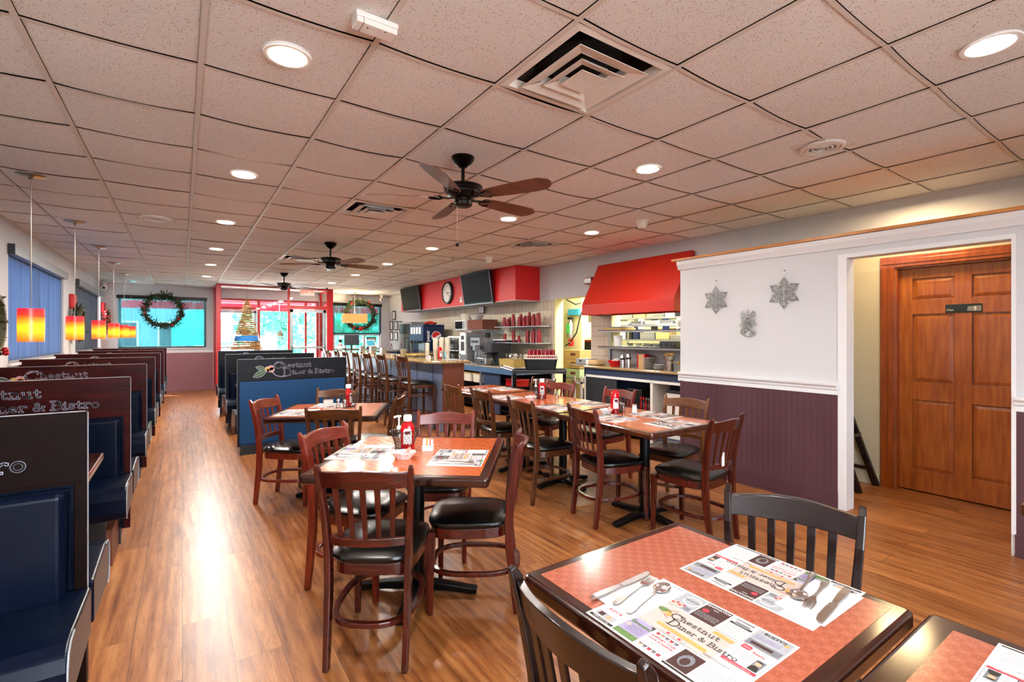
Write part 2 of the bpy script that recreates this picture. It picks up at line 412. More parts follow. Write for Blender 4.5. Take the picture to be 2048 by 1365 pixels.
def TR(x=0, y=0, z=0, rx=0, ry=0, rz=0):
    return Matrix.Translation((x, y, z)) @ Euler((rx, ry, rz)).to_matrix().to_4x4()
def rrect(w, h, r, n=4):
    p = []
    for cx, cy, a0 in ((w / 2 - r, h / 2 - r, 0), (-w / 2 + r, h / 2 - r, 90), (-w / 2 + r, -h / 2 + r, 180), (w / 2 - r, -h / 2 + r, 270)):
        for i in range(n + 1):
            a = math.radians(a0 + 90 * i / n); p.append((cx + r * math.cos(a), cy + r * math.sin(a)))
    return p

def thing(name, label, cat, loc=(0, 0, 0), rz=0, group=None):
    o = bpy.data.objects.new(name, None); o.empty_display_size = .05; COL.objects.link(o)
    o.location = loc; o.rotation_euler = (0, 0, rz); o['label'] = label; o['category'] = cat
    if group: o['group'] = group
    return o
def tag(o, label, cat, group=None):
    o['label'] = label; o['category'] = cat
    if group: o['group'] = group
    return o
def struct(o): o['kind'] = 'structure'; return o
KIDS = {}
def kids(o):
    return [c for c in bpy.data.objects if c.parent == o]
def dup(root, loc, rz=0, label=None, group=None, mats=None, rot=None):
    """copy a thing with its parts and sub-parts"""
    def cp(o, par):
        c = o.copy(); COL.objects.link(c); c.parent = par
        if mats and c.type == 'MESH':
            for i, sl in enumerate(c.material_slots):
                nm = sl.material.name if sl.material else ''
                if nm in mats: sl.link = 'OBJECT'; sl.material = mats[nm]
        for ch in tree.get(o, []): cp(ch, c)
        return c
    tree = {}
    for q in bpy.data.objects:
        if q.parent: tree.setdefault(q.parent, []).append(q)
    r = cp(root, None); r.location = loc; r.rotation_euler = rot if rot else (0, 0, rz)
    if label: r['label'] = label
    if group: r['group'] = group
    return r

# ------------------------------------------------------------------ lettering
def arc(cx, cy, rx, ry, a0, a1, n=12):
    return [(cx + rx * math.cos(math.radians(a0 + (a1 - a0) * i / n)), cy + ry * math.sin(math.radians(a0 + (a1 - a0) * i / n))) for i in range(n + 1)]
GLY = {
 'C': (1.05, [arc(.52, .5, .46, .46, 42, 318, 18), [(.90, .62), (.90, .95)]]),
 'D': (1.05, [[(.2, 0), (.2, 1)], [(.02, 1), (.45, 1)] + arc(.45, .5, .48, .5, 90, -90, 14) + [(.02, 0)]]),
 'B': (.92, [[(.2, 0), (.2, 1)], [(.02, 1), (.5, 1)] + arc(.5, .76, .26, .24, 90, -90, 8) + [(.2, .52)], [(.5, .52)] + arc(.52, .26, .32, .26, 90, -90, 8) + [(.02, 0)]]),
 'h': (.86, [[(.18, 0), (.18, 1)], [(.04, 1), (.18, 1)], [(.02, 0), (.34, 0)], [(.18, .44)] + arc(.42, .40, .22, .24, 150, 0, 8) + [(.64, 0)], [(.5, 0), (.8, 0)]]),
 'n': (.86, [[(.18, 0), (.18, .64)], [(.04, .64), (.18, .64)], [(.02, 0), (.34, 0)], [(.18, .44)] + arc(.42, .40, .22, .24, 150, 0, 8) + [(.64, 0)], [(.5, 0), (.8, 0)]]),
 'u': (.86, [[(.04, .64), (.18, .64), (.18, .24)] + arc(.41, .24, .23, .22, 180, 350, 8), [(.5, .64), (.64, .64), (.64, 0), (.8, 0)]]),
 'i': (.42, [[(.04, .64), (.2, .64), (.2, 0)], [(.04, 0), (.38, 0)], [(.2, .86), (.2, .9)]]),
 'r': (.68, [[(.04, .64), (.18, .64), (.18, 0)], [(.02, 0), (.36, 0)], [(.18, .42), (.3, .58), (.44, .64), (.58, .6), (.58, .54)]]),
 'e': (.74, [[(.08, .34), (.62, .34)] + arc(.35, .32, .28, .31, 5, 315, 14)]),
 'o': (.76, [arc(.36, .32, .28, .31, 0, 360, 18)]),
 's': (.64, [[(.5, .46), (.5, .56), (.4, .63), (.24, .63), (.12, .55), (.14, .43), (.3, .35), (.46, .28), (.53, .16), (.44, .04), (.28, 0), (.12, .06), (.1, .18)]]),
 't': (.62, [[(.24, .9), (.24, .14), (.32, .02), (.46, .02), (.54, .14)], [(.04, .62), (.5, .62)]]),
 '&': (1.05, [[(.95, .5), (.72, .16), (.5, 0), (.26, 0), (.1, .14), (.12, .34), (.34, .5), (.5, .66), (.52, .84), (.4, .96), (.26, .9), (.24, .74), (.4, .5), (.64, .2), (.84, .02), (.98, .02)], [(.78, .5), (1.0, .5)]]),
 ' ': (.34, []),
}
def stroke_text(mb, txt, x, y, h, w, z, k, sx=1.25, caps=1.0, gap=.05, thick=.0006):
    """serif lettering built from strokes; returns end x"""
    for ch in txt:
        adv, strokes = GLY[ch]; sc = h * (caps if ch in 'CDB' else 1)
        for st in strokes:
            pts = [(x + p[0] * sc * sx, y + p[1] * sc) for p in st]
            for (ax, ay), (bx, by) in zip(pts, pts[1:]):
                dx, dy = bx - ax, by - ay; L = math.hypot(dx, dy)
                if L < 1e-6: continue
                nx, ny = -dy / L * w / 2, dx / L * w / 2; ex, ey = dx / L * w * .35, dy / L * w * .35
                mb._add([(ax + nx - ex, ay + ny - ey, z), (ax - nx - ex, ay - ny - ey, z), (bx - nx + ex, by - ny + ey, z), (bx + nx + ex, by + ny + ey, z)], [(0, 1, 2, 3)], k)
        x += (adv + gap) * sc * sx
    return x
def quad(mb, x0, y0, x1, y1, z, k): mb._add([(x0, y0, z), (x1, y0, z), (x1, y1, z), (x0, y1, z)], [(0, 1, 2, 3)], k)
def polyf(mb, pts, z, k, T=None): mb._add([(x, y, z) for x, y in pts], [tuple(range(len(pts)))], k, False, T)
_fc = {}
def font_mb(txt, size, k=0, align='LEFT', bold=0.0):
    """sans lettering from the built-in font as a flat mesh"""
    key = (txt, size, align, bold)
    if key not in _fc:
        cu = bpy.data.curves.new('t', 'FONT'); cu.body = txt; cu.size = size; cu.align_x = align; cu.resolution_u = 2; cu.offset = bold
        ob = bpy.data.objects.new('t', cu); COL.objects.link(ob)
        dg = bpy.context.evaluated_depsgraph_get(); me = bpy.data.meshes.new_from_object(ob.evaluated_get(dg))
        _fc[key] = ([v.co.copy() for v in me.vertices], [tuple(p.vertices) for p in me.polygons])
        bpy.data.objects.remove(ob); bpy.data.curves.remove(cu); bpy.data.meshes.remove(me)
    m = MB(); vs, fs = _fc[key]; m.v = [v.copy() for v in vs]; m.f = list(fs); m.k = [k] * len(fs); m.sm = [False] * len(fs)
    return m
# ================================================================== CAMERA
cd = bpy.data.cameras.new('camera'); cam = bpy.data.objects.new('camera', cd); COL.objects.link(cam)
cam.location = (0, 0, 1.41); cam.rotation_euler = (PI / 2, 0, -math.atan2(.5624, .8269))
cd.sensor_width = 36; cd.lens = 36 * 969 / 2048; cd.shift_y = -11.5 / 2048; cd.clip_start = .02; cd.clip_end = 200
SC.camera = cam

# ================================================================== SETTING
H = 2.655
XL, XR, YB, YF = -1.57, 5.41, 14.9, -3.2

def wall_boxes(mb, axis, p0, p1, a0, a1, z0, z1, holes, k=0):
    """slab between p0,p1 on 'axis', spanning a0..a1 and z0..z1, minus holes (a0,a1,z0,z1)"""
    A = sorted({a0, a1, *[min(max(h[0], a0), a1) for h in holes], *[min(max(h[1], a0), a1) for h in holes]})
    for i in range(len(A) - 1):
        am = (A[i] + A[i + 1]) / 2; hs = [h for h in holes if h[0] < am < h[1]]
        Z = sorted({z0, z1, *[min(max(h[2], z0), z1) for h in hs], *[min(max(h[3], z0), z1) for h in hs]})
        for j in range(len(Z) - 1):
            zm = (Z[j] + Z[j + 1]) / 2
            if any(h[2] < zm < h[3] for h in hs): continue
            if axis == 'x': mb.box((p0, A[i], Z[j]), (p1, A[i + 1], Z[j + 1]), k)
            else: mb.box((A[i], p0, Z[j]), (A[i + 1], p1, Z[j + 1]), k)

m = MB(); m.box((XL - .2, YF - .2, -.12), (9.2, YB + .1, 0)); struct(m.build('floor', 'floor'))

# ceiling: tee grid and sagging tiles
m = MB()
xs = [.07 + .61 * i for i in range(-3, 10)]; ys = [1.43 + .61 * i for i in range(-8, 23)]
skip = {}
def cell(x, y): return (math.floor((x - .07) / .61), math.floor((y - 1.43) / .61))
for c_ in ((1.6, 1.7), (1.6, 4.8), (4.04, 5.4), (1.6, 8.5)): skip[cell(*c_)] = 1
rc = random.Random(3)
for xi in range(-3, 9):
    for yi in range(-8, 22):
        x0 = max(.07 + .61 * xi, XL); x1 = min(.07 + .61 * (xi + 1), XR); y0 = 1.43 + .61 * yi; y1 = min(y0 + .61, YB); y0 = max(y0, YF)
        if x1 - x0 < .03 or y1 - y0 < .03: continue
        sg = .004 + rc.random() * .009 if x1 - x0 > .5 else 0
        # cross tee at y1
        N = 8
        def zz(t, s=sg): return H - s * 4 * t * (1 - t)
        vs = []; fs = []
        for i in range(N + 1):
            t = i / N; x = x0 + (x1 - x0) * t
            vs += [(x, y1 - .010, zz(t)), (x, y1 + .010, zz(t)), (x, y1 - .010, zz(t) + .02), (x, y1 + .010, zz(t) + .02)]
        for i in range(N):
            a = i * 4; b = a + 4; fs += [(a, b, b + 1, a + 1)]
        m._add(vs, fs, 1, False)
        if (xi, yi) in skip: continue
        g = .0128; vs = []; fs = []; up = .006; tilt = rc.uniform(-.002, .002)
        for j in range(4):
            for i in range(N + 1):
                t = i / N; s_ = j / 3
                x = x0 + g + (x1 - x0 - 2 * g) * t; y = y0 + .0108 + (y1 - y0 - .0216) * s_
                vs.append((x, y, zz(t) + up + tilt * (s_ - .5) - .002 * 4 * s_ * (1 - s_)))
        for j in range(3):
            for i in range(N): a = j * (N + 1) + i; fs.append((a, a + N + 1, a + N + 2, a + 1))
        m._add(vs, fs, 0, True)
for x in xs:
    if XL < x < XR: m.box((x - .012, YF, H - .002), (x + .012, YB, H - .0005), 1)
m.box((XL, YF, H - .004), (XL + .02, YB, H + .01), 1); m.box((XR - .02, YF, H - .004), (XR, YB, H + .01), 1)
m.box((XL, YB - .02, H - .004), (XR, YB, H + .01), 1)
m.box((XL - .2, YF - .2, H + .28), (9.2, YB + .2, H + .4), 2)
m.box((XL - .2, YF - .2, H + .03), (XR, YB + .2, H + .04), 2) if False else None
struct(m.build('ceiling', ['tile', 'tee', 'plenum'], fix=False))
m = MB(); wall_boxes(m, 'y', YF - .3, YF - .2, XL - .3, XR + .2, H - .3, H + .3, []); struct(m.build('trim_roof_edge', 'plenum'))

# walls
WL = [(3.3, 6.75, 1.1, 2.32), (7.45, 10.40, 1.1, 2.32), (11.45, 14.62, 1.1, 2.32)]
m = MB(); wall_boxes(m, 'x', XL - .16, XL, YF, YB + .15, 0, H + .3, WL); struct(m.build('wall_left', 'wall'))
m = MB(); wall_boxes(m, 'y', YB, YB + .16, XL - .16, XR + .2, 0, H + .3, [(-1.26, .50, 1.09, 2.32), (.70, 3.30, 0, 2.40), (3.72, 5.14, .98, 2.32)])
struct(m.build('wall_back', 'wall'))
m = MB(); wall_boxes(m, 'y', YF - .16, YF, XL - .16, XR + .2, 0, H + .3, [(-1.2, 2.3, .5, 2.3)])
struct(m.build('wall_front', 'wall'))
RH = [(5.69, 6.61, 0, 2.05), (2.9, 5.25, 1.2, 1.9), (.79, 1.70, 0, 2.03)]
m = MB(); wall_boxes(m, 'x', XR, XR + .18, 3.2, YB, 0, H + .3, RH); wall_boxes(m, 'x', XR, XR + .18, YF, 3.2, 2.25, H + .3, [])
struct(m.build('wall_right', 'wallgrey'))
m = MB(); wall_boxes(m, 'x', XR, XR + .18, YF, 3.2, 0, 2.25, RH); m.box((4.52, 3.2, 0), (XR, 3.26, 2.2))
m.box((XR - .012, 1.82, 0), (XR, 3.2, .1)); struct(m.build('wall_restroom', 'cream'))
# jambs of the kitchen openings painted yellow
m = MB()
m.box((XR + .001, 6.61 - .004, 0), (XR + .182, 6.612, 2.05)); m.box((XR + .001, 5.688, 0), (XR + .182, 5.694, 2.05)); m.box((XR + .001, 5.688, 2.046), (XR + .182, 6.612, 2.052))
m.box((XR + .001, 5.246, 1.2), (XR + .182, 5.252, 1.9))
m.box((XR - .004, 6.61, 0), (XR + .001, 6.63, 2.03)); struct(m.build('trim_kitchen_jamb', 'kyellow'))
# tile facing
m = MB(); m.box((XR - .012, 6.63, .86), (XR - .001, 12.4, 2.03)); struct(m.build('wall_tile_right', 'walltile'))
m = MB(); m.box((XR - .012, 5.25, 0), (XR - .001, 5.69, 1.95)); struct(m.build('wall_tile_column', 'coltile'))

# plum beadboard
def bead(mb, axis, p, a0, a1, z0, z1, sgn):
    n = max(1, round((a1 - a0) / .052)); w = (a1 - a0) / n
    if axis == 'x':
        mb.box((p, a0, z0), (p + sgn * .006, a1, z1))
        for i in range(n): mb.box((p + sgn * .006, a0 + i * w + .0010, z0), (p + sgn * .0078, a0 + (i + 1) * w - .0010, z1))
    else:
        mb.box((a0, p, z0), (a1, p + sgn * .006, z1))
        for i in range(n): mb.box((a0 + i * w + .0010, p + sgn * .006, z0), (a0 + (i + 1) * w - .0010, p + sgn * .012, z1))
m = MB(); bead(m, 'y', YB, XL, .66, .0, .965, -1); struct(m.build('wall_wainscot_back', 'wainslight'))
m = MB(); m.box((XL, YB - .03, .965), (.68, YB, 1.03)); m.box((XL, YB - .022, 0), (.66, YB - .012, .11)); m.box((3.34, YB - .03, .93), (XR, YB, .98)); struct(m.build('trim_back_rail', 'trimwhite'))
m = MB(); m.box((XL, YB - .025, .0), (.66, YB - .012, .12)); struct(m.build('baseboard_back', 'wainslight'))

# freestanding partition with a doorway
PX0, PX1 = 4.40, 4.52
m = MB(); wall_boxes(m, 'x', PX0, PX1, -2.6, 3.27, 0, 2.2, [(.76, 1.706, -1, 2.04)]); struct(m.build('wall_partition', 'wall'))
m = MB()
bead(m, 'x', PX0, 1.76, 3.25, .14, .93, -1); bead(m, 'x', PX0, -2.6, .75, .14, .93, -1)
struct(m.build('wall_wainscot_partition', 'wains'))
m = MB()
for a0, a1 in ((1.76, 3.262), (-2.6, .75)):
    m.box((PX0 - .018, a0, 0), (PX0, a1, .125)); m.box((PX0 - .024, a0, .125), (PX0, a1, .14)); m.box((PX0 - .028, a0, 0), (PX0 - .018, a1, .02))
m.box((PX0 - .016, 3.235, .14), (PX0, 3.262, .93)); struct(m.build('baseboard_partition', 'wains'))
m = MB()
prof = [(0, 0), (-.014, 0), (-.014, .035), (-.022, .042), (-.026, .06), (-.04, .075), (-.043, .09), (-.036, .093), (0, .093)]
def xprofile(mb, prof, x, z, a0, a1):
    n = len(prof); vs = [(x + px, a0, z + pz) for px, pz in prof] + [(x + px, a1, z + pz) for px, pz in prof]
    mb._add(vs, [tuple(range(n)), tuple(reversed(range(n, 2 * n)))] + [(i, n + i, n + (i + 1) % n, (i + 1) % n) for i in range(n)])
for a0, a1 in ((1.76, 3.275), (-2.6, .752)): xprofile(m, prof, PX0, .925, a0, a1)
m.box((PX0, 3.27, .925), (PX1, 3.3, 1.015)); struct(m.build('trim_chair_rail', 'trimwhite'))
m = MB()
crown = [(0, 0), (-.012, 0), (-.02, .02), (-.036, .05), (-.04, .075), (-.04, .09), (0, .09)]
xprofile(m, crown, PX0, 2.108, -2.6, 3.29)
m.box((PX0, 3.27, 2.108), (PX1, 3.30, 2.2))
m.box((PX0 - .008, 1.700, 0), (PX1 + .008, 1.762, 2.06)); m.box((PX0 - .006, .768, 2.030), (PX1 + .006, 1.700, 2.062)); m.box((PX0 - .008, .746, 0), (PX1 + .008, .768, 2.06))
struct(m.build('trim_partition_casing', 'trimwhite'))
m = MB(); m.box((PX0 - .06, -2.6, 2.2), (PX1 + .03, 3.34, 2.222)); struct(m.build('trim_partition_ledge', 'ledge'))

# restroom door: slab with six raised panels, casing, sign is a thing of its own
m = MB(); dy0, dy1 = .79, 1.70
m.box((5.49, dy0, .012), (5.525, dy1, 2.02))
rows = [(.17, .80), (.93, 1.60), (1.73, 1.93)]
for y0, y1 in ((.87, 1.185), (1.29, 1.60)):
    for z0, z1 in rows:
        pass
# stiles and rails stand proud of the slab, panels are raised in the middle
for a in ((dy0, .90), (1.19, 1.30), (1.59, dy1)): m.box((5.472, a[0], .012), (5.49, a[1], 2.02))
for z0, z1 in ((.012, .20), (.83, .99), (1.60, 1.73), (1.92, 2.02)):
    m.box((5.472, .90, z0), (5.49, 1.19, z1)); m.box((5.472, 1.30, z0), (5.49, 1.59, z1))
for y0, y1 in ((.90, 1.19), (1.30, 1.59)):
    for z0, z1 in ((.20, .83), (.99, 1.60), (1.73, 1.92)):
        i = .035
        vs = [(5.486, y0 + .012, z0 + .012), (5.486, y1 - .012, z0 + .012), (5.486, y1 - .012, z1 - .012), (5.486, y0 + .012, z1 - .012),
              (5.479, y0 + i, z0 + i), (5.479, y1 - i, z0 + i), (5.479, y1 - i, z1 - i), (5.479, y0 + i, z1 - i)]
        m._add(vs, [(4, 5, 6, 7), (0, 1, 5, 4), (1, 2, 6, 5), (2, 3, 7, 6), (3, 0, 4, 7)])
door = struct(m.build('door_1', 'doorwood', bevel=.002))
m = MB()
for a0, a1 in ((1.70, 1.81), (.68, .79)):
    m.box((XR - .018, a0, 0), (XR, a1, 2.0299)); m.box((XR - .026, a0 + .012, 0), (XR - .018, a0 + .05, 2.0299)); m.box((XR - .024, a1 - .03, 0), (XR - .018, a1 - .006, 2.0299))
m.box((XR - .018, .68, 2.03), (XR, 1.81, 2.13)); m.box((XR - .026, .70, 2.06), (XR - .018, 1.79, 2.10))
m.box((XR + .001, 1.685, 0), (XR + .18, 1.702, 2.012)); m.box((XR + .001, .788, 0), (XR + .18, .805, 2.012)); m.box((XR + .001, .79, 2.013), (XR + .18, 1.70, 2.029))
m.box((XR + .115, 1.67, 0), (XR + .13, 1.69, 2.02))
struct(m.build('trim_door_casing', 'doorcase', bevel=.003))

# left windows: frame, glass, roller shade, valance
for n_, (a0, a1, z0, z1) in enumerate(WL):
    m = MB(); T_ = .03
    wall_boxes(m, 'x', XL - .12, XL - .05, a0, a1, z0, z1, [(a0 + .045, (a0 + a1) / 2 - .025, z0 + .05, z1 - .05), ((a0 + a1) / 2 + .025, a1 - .045, z0 + .05, z1 - .05)])
    m.box((XL - .05, a0 - .02, z0 - .03), (XL + .03, a1 + .02, z0))
    w = struct(m.build('window_%d' % (n_ + 1), 'trimwhite'))
    m = MB(); m.box((XL - .09, a0 + .045, z0 + .05), (XL - .084, a1 - .045, z1 - .05)); struct(m.build('window_glass', 'glass', w))
# back windows
for n_, (a0, a1, z0, z1) in enumerate([(-1.26, .50, 1.09, 2.32), (3.72, 5.14, .98, 2.32)]):
    m = MB(); mul = [] if n_ == 0 else []
    wall_boxes(m, 'y', YB + .05, YB + .11, a0, a1, z0, z1, [(a0 + .04, a1 - .04, z0 + .04, z1 - .04)])
    m.box((a0 - .02, YB - .03, z0 - .03), (a1 + .02, YB + .05, z0))
    if n_ == 1: m.box((a0, YB + .05, 1.40), (a1, YB + .1, 1.46)); m.box((4.62, YB + .05, z0), (4.68, YB + .1, 1.4)); m.box((4.05, YB + .05, z0), (4.10, YB + .1, 1.4))
    w = struct(m.build('window_%d' % (n_ + 4), 'trimwhite'))
    m = MB(); m.box((a0 + .04, YB + .075, z0 + .04), (a1 - .04, YB + .081, z1 - .04)); struct(m.build('window_glass', 'glass', w))
# unseen front window behind the camera, added for fill daylight
for n_, (a0, a1) in enumerate(((-1.2, 2.3),)):
    m = MB(); wall_boxes(m, 'y', YF - .12, YF - .06, a0, a1, .5, 2.3, [(a0 + .05, a1 - .05, .55, 2.25)])
    w = struct(m.build('window_%d' % (n_ + 6), 'trimwhite')); m = MB(); m.box((a0 + .05, YF - .09, .55), (a1 - .05, YF - .085, 2.25)); struct(m.build('window_glass', 'glass', w))

def shade(name, x0, x1, y0, y1, z0, z1, mt, label, rail=True):
    t = thing(name, label, 'window shade', ((x0 + x1) / 2, (y0 + y1) / 2, z1)); o = t.location
    m = MB(); m.box((x0 - o.x, y0 - o.y, z0 - o.z), (x1 - o.x, y1 - o.y, -.005)); m.build('shade_cloth', mt, t)
    return t
SL = [('blue-grey roller shade added over the unseen nearest left window to block sun', 0), ('blue-grey roller shade over the large left window nearest the first hanging lamp', 1), ('dark grey roller shade over the farther left window, beyond the green wreath', 2)]
for i, (a0, a1, z0, z1) in enumerate(WL):
    gap = .0 if i < 2 else .22  # first shade is unseen, added to keep sun off the aisle
    t = shade('roller_shade', XL - .03, XL - .026, a0 + .0, a1 - gap, z0 + .0, 2.34, 'shade' if i == 1 else 'shade2', SL[i][0])
    m = MB(); m.box((-.02, a0 - t.location.y - .02, -.04), (.085, a1 - t.location.y + .02, .07)); m.box((-.022, a0 - t.location.y - .022, -.042), (.087, a0 - t.location.y - .012, .072), 1)
    m.build('valance', ['steelmatte', 'black'], t, bevel=.003)
    m = MB(); m.box((.024, a0 - t.location.y, z0 - 2.34 - .0), (.036, a1 - gap - t.location.y, z0 - 2.34 + .03)); m.build('hem_bar', 'grey', t)
def backshade(x0, x1, z0, label, mt):
    t = thing('solar_shade', label, 'window shade', ((x0 + x1) / 2, YB - .03, 2.37)); cx = (x0 + x1) / 2
    m = MB(); m.box((x0 - cx, .0, z0 - 2.37), (x1 - cx, .003, -.03)); m.build('shade_cloth', mt, t)
    m = MB(); m.box((x0 - cx - .03, -.05, -.075), (x1 - cx + .03, .025, .01)); m.build('valance', 'bronze', t, bevel=.003)
    m = MB(); m.box((x0 - cx, -.008, z0 - 2.37 - .02), (x1 - cx, .008, z0 - 2.37 + .012)); m.box((x1 - cx - .012, -.01, z0 - 2.37), (x1 - cx + .012, .01, -.04)); m.build('hem_bar', 'black', t)
backshade(-1.27, .50, 1.12, 'pale cyan solar shade over the back window left of the red entrance', 'cyanscreen')
backshade(3.5, 5.13, 1.47, 'half-lowered pale solar shade over the back window right of the red entrance', 'cyanscreen')

# vestibule: red frames, glass, aluminium door
VY, VX0, VX1 = 13.6, .67, 3.30
m = MB()
for x, w in ((VX0, .10), (2.25, .05), (VX1 - .08, .16)): m.box((x, VY, 0), (x + w, VY + .08, H))
m.box((VX0 + .01, VY + .004, H - .05), (VX1 - .01, VY + .076, H - .003)); m.box((2.26, VY + .004, 2.10), (VX1 - .01, VY + .076, 2.19)); m.box((VX0 + .01, VY + .004, 0.002), (2.29, VY + .076, .12)); m.box((VX0 + .01, VY + .004, .88), (2.29, VY + .076, .93))
m.box((VX0 + .003, VY + .081, 0.002), (VX0 + .047, YB - .061, .95)); m.box((VX0 + .003, VY + .081, H - .05), (VX0 + .047, YB - .061, H - .003)); m.box((VX0, YB - .06, 0), (VX0 + .05, YB, H))
m.box((VX1 + .023, VY + .081, 0.002), (VX1 + .067, YB - .061, .95)); m.box((VX1 + .02, YB - .06, 0), (VX1 + .07, YB, H)); m.box((VX1 + .023, VY + .081, H - .05), (VX1 + .067, YB - .061, H - .003))
# outer frame in the back wall
oy = YB + .04
for x, w in ((.70, .06), (1.70, .07), (2.92, .06), (3.24, .06)): m.box((x, oy, 0), (x + w, oy + .07, 2.40))
m.box((.71, oy + .004, 2.34), (3.29, oy + .066, 2.399)); m.box((.71, oy + .004, 2.10), (1.75, oy + .066, 2.18)); m.box((.71, oy + .004, 0.002), (3.29, oy + .066, .08))
struct(m.build('wall_vestibule', 'redframe'))
m = MB()
m.box((VX0 + .1, VY + .035, .93), (2.25, VY + .041, H - .05)); m.box((VX0 + .1, VY + .035, .12), (2.25, VY + .041, .88)); m.box((2.3, VY + .035, 2.19), (VX1 - .08, VY + .041, H - .05))
m.box((VX0 + .022, VY + .08, .95), (VX0 + .028, YB - .06, H - .05)); m.box((VX1 + .042, VY + .08, .95), (VX1 + .048, YB - .06, H - .05))
m.box((.76, oy + .03, .08), (3.24, oy + .036, 2.34)); struct(m.build('window_8', 'glass'))
def aludoor(num, x0, x1, y, zt):
    m = MB(); m.box((x0, y, .01), (x0 + .07, y + .045, zt)); m.box((x1 - .07, y, .01), (x1, y + .045, zt)); m.box((x0, y, zt - .08), (x1, y + .045, zt)); m.box((x0, y, .01), (x1, y + .045, .2))
    d = struct(m.build('door_%d' % num, 'steelmatte', bevel=.003))
    m = MB(); m.box((x0 + .07, y + .02, .2), (x1 - .07, y + .026, zt - .08)); struct(m.build('door_glass', 'glass', d))
    m = MB(); m.box((x0 + .03, y - .06, 1.06), (x1 - .03, y - .03, 1.11)); m.box((x0 + .03, y - .06, 1.03), (x0 + .07, y, 1.14)); m.box((x1 - .07, y - .06, 1.03), (x1 - .03, y, 1.14)); struct(m.build('push_bar', 'steel', d, bevel=.004))
aludoor(2, 2.31, 3.20, VY + .02, 2.09)
aludoor(3, .77, 1.69, oy + .01, 2.09)

# soffit over the back counter and the kitchen hood
m = MB(); m.box((4.87, 7.05, 2.04), (XR, 12.45, H)); m.box((4.87, 7.05, 2.028), (XR, 12.45, 2.04), 1); struct(m.build('trim_soffit', ['red', 'wallgrey']))
m = MB()
y0, y1 = 3.80, 5.46
pr = [(4.99, 1.71), (4.99, 1.865), (5.33, 2.49), (5.405, 2.49), (5.405, 1.71)]
n = len(pr); vs = [(x, y0, z) for x, z in pr] + [(x, y1, z) for x, z in pr]
m._add(vs, [tuple(range(n)), tuple(reversed(range(n, 2 * n)))] + [(i, n + i, n + (i + 1) % n, (i + 1) % n) for i in (0, 1, 2, 3)])
m.box((5.02, y0 + .03, 1.74), (5.40, y1 - .03, 1.745)); 
hood = tag(m.build('range_hood', 'redhood', bevel=.004), 'large red sloping hood above the kitchen pass counter', 'hood')

# kitchen room beyond
m = MB(); wall_boxes(m, 'x', 8.6, 8.7, 2.6, 9.4, 0, 2.75, []); struct(m.build('wall_kitchen_far', 'kyellow'))
m = MB(); m.box((XR + .18, 9.3, 0), (8.7, 9.4, 2.75)); m.box((XR + .18, 2.6, 0), (8.7, 2.7, 2.75)); m.box((XR + .181, 6.64, 0), (XR + .19, 9.3, 2.75)); struct(m.build('wall_kitchen_side', 'kyellow'))
m = MB(); m.box((XR + .18, 2.6, 2.7), (8.7, 9.4, 2.75)); struct(m.build('ceiling_kitchen', 'cream'))
# roofs and outer shell so no sky leaks in
m = MB(); m.box((XR + .18, YF - .2, 2.9), (8.9, YB + .2, 3.0)); m.box((8.8, YF, 0), (8.9, YB, 3)); m.box((XR + .18, YB, 0), (8.9, YB + .1, 3)); m.box((XR + .18, YF - .1, 0), (8.9, YF, 3)); struct(m.build('wall_outer_shell', 'facade'))
